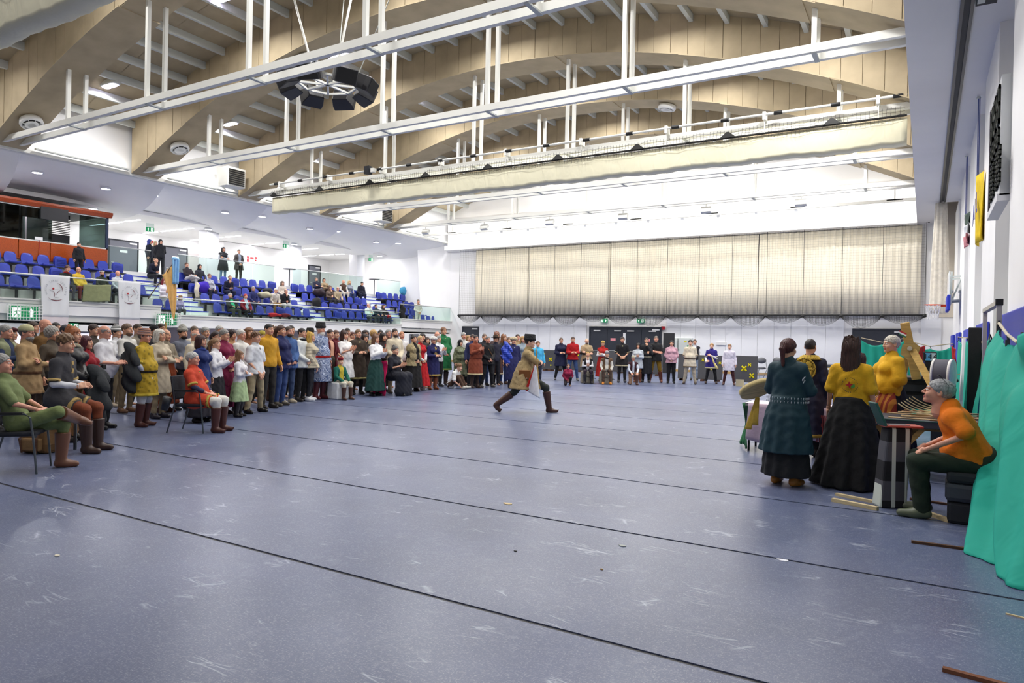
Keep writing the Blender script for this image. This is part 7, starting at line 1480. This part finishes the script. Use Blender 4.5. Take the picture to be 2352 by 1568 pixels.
for sx in (-.17, .17):
    for sy in (-.12, .17): build(MB().beam((sx, sy, 0), (sx, sy, .5), .03, .03), 'leg', mat('5c6266', 'metal'), o)
# ornaments on the robes
def on_body(o, name, mb, m, M): return build(mb, name, m, o, True, M)
PPL = {o['label']: o for o in bpy.data.objects if o.get('category') == 'person'}
ob = PPL['person in a navy robe with gold embroidered back medallion']; G_ = mat('c9a83c', 'motif', '6e5418', scale=3)
m = MB()
for k in range(8): a = k*math.pi/4; m.sphere((.085*math.cos(a), .085*math.sin(a), 0), .05, 5, rr=(.045*abs(math.cos(a))+.028, .045*abs(math.sin(a))+.028, .01))
m.lathe([(.15, 0), (.16, .008), (.17, 0)], n=28).sphere((0, 0, 0), .04, 5, rr=(.035, .035, .012))
on_body(ob, 'gold_medallion', m, G_, Matrix.Translation((.03, .142, 1.30)) @ Matrix.Rotation(-math.pi/2-.1, 4, 'X'))
m = MB(); m.loft([[(.19*math.cos(t)*k, .02+.13*math.sin(t)*k, z) for t in [2*math.pi*i/28 for i in range(28)]] for z, k in ((1.44, 1.05), (1.47, .82), (1.50, .6), (1.51, .5))]); on_body(ob, 'gold_collar', m, G_, None)
ob = PPL['person in a dark teal velvet coat holding a drum, seen from behind']; SV = mat('c8ccd4', 'metal', rough=.5)
m = MB()
for i in range(26):
    a = math.pi*(i/25)*1.3-.45; r1, r2 = .245, .20; cx, cy = r1*math.cos(a), r2*math.sin(a)+.0
    for s in (-1, 1): m.tube([((r1+.002)*math.cos(a+.018*math.cos(t)*(t/4)), (r2+.002)*math.sin(a+.018*math.cos(t)*(t/4)), 1.03+s*.022+.018*math.sin(t)*(t/5)) for t in [k*.7 for k in range(8)]], .0035, 4)
on_body(ob, 'silver_belt_scrolls', m, SV, None)
m = MB()
for t0_ in range(3): m.tube([(-.235-.0*t0_+.0, .03+.03*t0_+.02*math.cos(t), 1.30-.02*t0_+.025*math.sin(t)) for t in [k*.6 for k in range(9)]], .005, 4)
on_body(ob, 'silver_sleeve_scrolls', m, SV, None)
for nm in ('person with long brown hair in a yellow blouse, seen from behind',):
    ob = PPL[nm]; Mb = Matrix.Translation((-.02, .155, 1.22)) @ Matrix.Rotation(-math.pi/2, 4, 'X') @ Matrix.Rotation(math.pi, 4, 'Z')
    m = MB(); m.add([(-.05, .0, 0), (-.02, .012, 0), (-.01, .05, 0), (.0, .015, 0), (.045, .01, 0), (.012, -.012, 0), (.0, -.045, 0), (-.015, -.015, 0)], [tuple(range(8))]); on_body(ob, 'red_bird_emblem', m, RED, Mb)
    m = MB(); m.add([(.01, -.01, .001), (.05, .02, .001), (.055, -.02, .001), (.02, -.045, .001)], [(0, 1, 2, 3)]); on_body(ob, 'green_leaf_emblem', m, mat('4a9a3a'), Mb)
    m = MB()
    for i in range(26): 
        if i % 7: a = 2*math.pi*i/26; m.box(.085*math.cos(a)-.004, .085*math.cos(a)+.004, .085*math.sin(a)-.005, .085*math.sin(a)+.005, 0, .002)
    on_body(ob, 'emblem_ring', m, mat('4a3a20'), Mb)
ob = PPL['person in an orange T-shirt and dark green trousers sitting at the right']
# drum with ribbons
dc = on(1738, 893, 1, 8.9); dr = empty('frame_drum', dc); tag(dr, 'round pale frame drum with yellow ribbons held by the teal-coated person', 'drum')
Md = Matrix.Rotation(.5, 4, 'Z') @ Matrix.Rotation(math.radians(-32), 4, 'X') @ Matrix.Rotation(-.25, 4, 'Y')
build(MB().lathe([(.205, -.03), (.215, -.03), (.215, .03), (.205, .03)], n=36), 'hoop', mat('d9c48a', 'wood'), dr, True, Md); build(MB().lathe([(.213, .028), (.1, .031), (0, .031)], n=36), 'drumhead', mat('e9e2cd', 'plain'), dr, True, Md)
build(MB().beam((-.2, 0, 0), (.2, 0, 0), .03, .02).beam((0, -.2, 0), (0, .2, 0), .03, .02), 'crossbar', mat('5e451c', 'leather'), dr, M=Md); build(MB().sphere((0, 0, .02), .05, 6, rr=(.07, .05, .01)), 'painted_mark', mat('5a4420'), dr, M=Md)
for k, (dx, L_) in enumerate(((-.10, .40), (-.02, .34))):
    o = build(MB().grid(lambda u, v, dx=dx, L_=L_: (.02+dx*v+.075*(u-.5)*(.6+.5*v), -.04-.02*v+.01*math.sin(v*5+k), -.1-L_*v), 4, 12), 'ribbon', mat('d9b44a', 'cloth'), dr, True); solid(o, .003)
o = build(MB().grid(lambda u, v: (-.25+.1*u, -.02, .02+.09*v), 4, 4), 'paper_tag', mat('e8e2cc'), dr); solid(o, .003)
# ================================================================== SPECTATORS IN THE SEATS
ZF = [2.05, 2.5, 2.98, 3.5]
def G(px, hy, r, legs, arms, top, bot, hair, label, rel=28, **k):
    xs_ = SX[r]-.02 if isinstance(r, int) else r; zf = ZF[r] if isinstance(r, int) else k.pop('z')
    p = on(px, hy, 0, xs_); zf += .15*(isinstance(r, int) and p.y < 16.4)
    return P(px, hy, ('x', xs_), rel, legs, arms, top, bot, SHO('241f1e'), hair, label, zf=zf, H=k.pop('H', 1.33 if legs != 'stand' else 1.72), **k)
G(434, 604, 3, 'cross', 'onlap', LS('2a2228'), TR('c9c6c4'), ('short', '5a3a2c'), 'spectator in dark top and white trousers in the top row')
G(458, 607, 3, 'sit', 'onlap', LS('2c2e38'), TR('2c3c62'), ('short', DK), 'spectator with a black hood up in the top row', extra=(('hat', 'hood', '1e1e24'),))
G(480, 634, 2, 'sit', 'onlap', LS('b0b2bc'), TR('2a2c3c'), ('short', '6a3a2c'), 'spectator in pale grey with a purple cloth on the lap', fem=1, belly=1)
G(522, 641, 2, 'sitlean', 'phone', LS('1c1f3a'), TR('1f2440'), ('crew', '6a4a38'), 'spectator in dark blue bending over a phone', hp=25)
G(581, 662, 1, 'sit', 'onlap', LS('2c3268'), TR('2a2a40'), ('short', 'a09890'), 'grey-haired spectator in a blue jacket in the second row')
G(533, 681, 0, 'sitback', 'onlap', [LS('2fae7c', g=.01), ('jacket', '2a302c', dict(g=.024, open_=1.6))], TR('3c3f38'), ('short', 'b0aca6'), 'grey-haired front-row spectator in a green shirt and dark cardigan', belly=1)
G(563, 684, 0, 'sit', 'onlap', [LS('a9c4d2', g=.01), ('jacket', '8a1c30', dict(g=.024, open_=1.4))], TR('23242a'), ('short', 'a81c1c'), 'red-haired front-row spectator in a maroon jacket', fem=1, belly=1)
G(648, 648, 2, 'sit', 'onlap', LS('c9bcae', g=.02), TR('22283c'), ('bob', '7a6a5c'), 'spectator with long greying hair in a beige coat', belly=1)
G(628, 669, 1, 'sitlean', 'onlap', LS('d3ccc4', g=.02), TR('9c7a48'), ('short', 'd8d4cc'), 'white-haired spectator in a cream coat and tan trousers')
G(651, 671, 1, 'sitlean', 'chin', LS('24242a', g=.02), TR('c6c8c4'), ('balding', '4a4440'), 'balding spectator in a black jacket with a hand on the mouth', skin='r')
G(409, 687, -26.9, 'sitlean', 'onlap', LS('c2b4e0'), TR('4a4c50'), ('bob', '8a6a4c'), 'child in a lilac top sitting behind the golden flag', z=2.05, fem=1, H=1.05)
G(376, 651, 1, 'sit', 'phone', LS('e0dde6'), TR('c9c6c8'), ('long', '7c1c28'), 'spectator in a white jacket with dark red hair beside the golden flag', fem=1)
G(513, 575, -30.75, 'stand', 'crossed', [LS('b4bac0'), ('vest', '26272c', dict(hem=.55, sl=0, g=.03))], TR('6a86a4'), ('bob', '1c1618'), 'dark-haired person in a black gilet leaning on the upper rail', z=4.2, fem=1, rel=20)
G(549, 577, -30.75, 'stand', 'clasp', [LS('9aa4b2', g=.01), ('jacket', '3a3430:leather', dict(hem=.66, g=.026, open_=1.4))], TR('2f322c'), ('crew', '5a4c44'), 'person in a brown jacket leaning on the upper rail', z=4.2, rel=25)
G(730, 639, 3, 'sitback', 'crossed', LS('20233a'), TR('22242e'), ('crew', '5a4c40'), 'spectator in dark blue with raised sunglasses in the top row, right block', extra=(('sunglasses',),))
G(748, 647, 3, 'cross', 'onlap', LS('9a8466'), TR('3f2c24'), ('ponytail', '241a18'), 'spectator in tan and dark brown trousers with a leg up', fem=1)
G(788, 645, 3, 'sit', 'onlap', [LS('d8d0c8', g=.014), ('vest', '4a3428', dict(sl=0, g=.03))], TR('cfc8bc'), None, 'bald spectator in a brown vest and cream trousers', skin='r')
G(802, 646, 3, 'sit', 'onlap', LS('8c929c'), TR('3a4c74'), ('bob', 'c8a878'), 'blond spectator in grey and blue jeans in the top row', fem=1)
G(827, 649, 3, 'sitlean', 'onlap', LS('17182a', g=.022), TR('1a1e38'), ('crew', '17130f'), 'dark-haired spectator in navy at the right end of the top row', belly=1)
G(757, 678, 2, 'sit', 'chin', LS('6b5a4e', g=.02), TR('2a2a30'), ('long', '6a4a38'), 'long-haired spectator in brown in the third row, right block', fem=1)
G(775, 677, 2, 'sit', 'onlap', LS('b3a184', g=.02), TR('3a3a40'), ('balding', '8a7a6a'), 'balding spectator in a khaki jacket in the third row', skin='r')
G(849, 702, 0, 'sitback', 'chin', LS('cfe0d6', g=.02), TR('3a3c3e'), ('balding', '5a4a40'), 'balding front-row spectator in a pale mint shirt', skin='r')
G(867, 706, 0, 'sitback', 'onlap', LS('2c3c48'), TR('2a2e34'), ('short', '1c1614'), 'dark-haired front-row spectator in a dark blue vest', fem=1)
G(884, 709, 0, 'sitback', 'onlap', LS('2a2a2e'), TR('24304a'), ('bob', '4a3024'), 'front-row spectator in black with a red bag on the lap', fem=1)
G(961, 678, -26.75, 'stand', 'clasp', LS('d8d3c8', g=.02), TR('d0cdc4'), ('crew', '6a5a4c'), 'person in cream with a brown scarf leaning on the last railing', z=2.05, rel=30, H=1.8, extra=(('scarf', '8a6044'),))
G(369, 561, -30.9, 'stand', 'behind', LS('16171e', g=.03), TR('15161c'), ('short', DK), 'person in black with the hood up on the upper level', z=4.2, rel=20, extra=(('hat', 'hood', '15161c'),))
G(344, 557, -31.4, 'stand', 'down', LS('1d2230', g=.03), TR('20242c'), ('short', DK), 'person in a blue hood behind the upper glass railing', z=4.2, rel=60, extra=(('hat', 'hood', '3a4690'),))
G(357, 567, -32.0, 'stand', 'down', LS('2a2c34', g=.02), TR('20242c'), ('bob', 'c9b08a'), 'blond person between the two hooded people', z=4.2, rel=30, fem=1)
G(348, 599, 3, 'sitlean', 'phone', LS('14182c', g=.02), TR('17171e'), ('crew', '6a4e38'), 'spectator in dark navy bending over a phone beside the stairs', hp=30, rel=40)
G(181, 594, -29.3, 'stand', 'down', LS('17171c', g=.024), TR('15151a'), ('crew', '241a16'), 'person in black with a white chest stripe standing above the banners', z=3.65, rel=30, H=1.45)
G(179, 623, 1, 'sit', 'onlap', LS('d8b43a', g=.02), TR('6a2c30'), ('balding', 'c8c0b4'), 'white-haired spectator in a yellow T-shirt between the banners', skin='r', belly=1)
G(146, 627, 1, 'sitlean', 'onlap', LS('2a3030'), TR('2c2f3c'), ('short', '4a2a22'), 'spectator in dark grey with a red collar beside the first banner', extra=(('scarf', '8a1c1c'),))
G(233, 629, 1, 'sit', 'onlap', LS('2c3426'), TR('2c2f3c'), ('crew', '2a1c16'), 'bearded spectator with a white headband above the olive cloth', extra=(('hat', 'headband', 'ecebe8'), ('beard', '2a1c16', 1)))
G(269, 632, 1, 'sit', 'onlap', LS('c8ccd4'), TR('2c2f3c'), None, 'bald spectator in white just above the second banner', skin='r')
# coats and bags left on the seats
def heap(px, py, X_, r, c, lab, nm='coat', kind='cloth'):
    p = on(px, py, 0, X_); V, Q = surfnet(lambda X, Y, Z: ell(X, Y, Z, (0, 0, 0), r)+.035*np.sin(X*14+1)*np.sin(Y*11)*np.sin(Z*13+2), [-1.4*v for v in r], [1.4*v for v in r], .03)
    o = link(nm, mk(nm, V, Q), mat(c, kind)); o.location = p; tag(o, lab, 'bag' if 'bag' in nm else 'coat')
heap(466, 659, -28.6, (.2, .32, .26), '3a1fa8', 'purple jacket heaped over a seat in the third row'); heap(452, 665, -28.5, (.12, .1, .36), 'd8cfb8', 'cream coat hanging over the aisle seat')
heap(628, 723, -26.8, (.2, .36, .1), 'b81c24', 'bright red bag flat on the front-row seats', 'bag'); heap(655, 724, -26.8, (.2, .3, .1), '6a1420', 'dark red bag beside the bright red bag', 'bag')
heap(607, 677, -27.8, (.22, .42, .16), 'b0ab90', 'pale khaki coat across the second-row seats'); heap(615, 668, -28.2, (.18, .3, .14), '24242a', 'black coat behind the khaki coat')
heap(733, 672, -28.9, (.25, .4, .22), '2a1c24', 'dark bag with red strap in the top rows of the right block', 'bag'); heap(727, 695, -27.8, (.2, .25, .28), '15151a', 'black rucksack on a second-row seat', 'bag')
heap(924, 718, -26.2, (.1, .28, .52), '121216', 'black coat hung over the railing near the end wall'); heap(927, 668, -30.0, (.2, .36, .28), '4aa0c8', 'light blue jacket over the top seat near the end wall')
heap(894, 727, -26.7, (.12, .16, .12), 'a8202c', 'small red bag on the lap of the front-row spectator', 'bag'); heap(545, 690, -26.9, (.1, .1, .1), '3a3a40', 'small dark bag between front-row spectators', 'bag')
ca = PPL['person in a white polo shirt with glasses holding a camera']
cm = empty('camera'); cm.location = ca.location+Vector((.28, -.18, 1.02)); tag(cm, 'black camera in the hands of the person in the white polo', 'camera'); bevel(build(MB().box(-.06, .06, -.03, .03, -.04, .04), 'body', BLK, cm), .008); build(MB().tube([(0, -.03, 0), (0, -.11, -.01)], .032, 14), 'lens', BLK, cm)
cc = ca.location; V, Q = surfnet(lambda X, Y, Z: ell(X, Y, Z, (0, 0, 0), (.15, .12, .36))+.04*np.sin(X*19+Z*6)*np.sin(Z*14+Y*9)+.015*np.sin(X*60+Z*17), (-.25, -.22, -.5), (.25, .22, .5), .025)
o = link('jacket', mk('jacket', V, Q), mat('2a2d30', 'cloth')); p = at_depth(300, 845, 11.3); o.location = p; tag(o, 'dark grey jacket carried over an arm beside the yellow tunic', 'coat'); o = link('jacket', mk('jacket', V, Q), mat('22262a', 'cloth')); o.location = at_depth(222, 905, 9.9); o.scale = (1.3, 1.2, 1); tag(o, 'black jacket carried low by the person in crimson', 'coat')
o = link('jacket', mk('jacket', V, Q), mat('1f3fb0', 'quilt')); o.location = at_depth(1164, 810, 20.7); o.scale = (1, 1, .8); tag(o, 'bright blue jacket held over the arm in the crowd', 'coat')
ql = empty('pink_lining'); qp = PPL['seated person in a black gown with hot pink lining, clapping']; ql.location = qp.location
mt = mat('d0125a', 'cloth'); o = build(MB().grid(lambda u, v: (-.36-.08*u-.06*v+.03*math.sin(v*9), -.1+.4*u, .95-.95*v), 14, 12), 'side_panel', mt, qp, True, None); solid(o, .006); bpy.data.objects.remove(ql)
flush()
print('objects', len(bpy.data.objects), 'meshes', len(bpy.data.meshes))
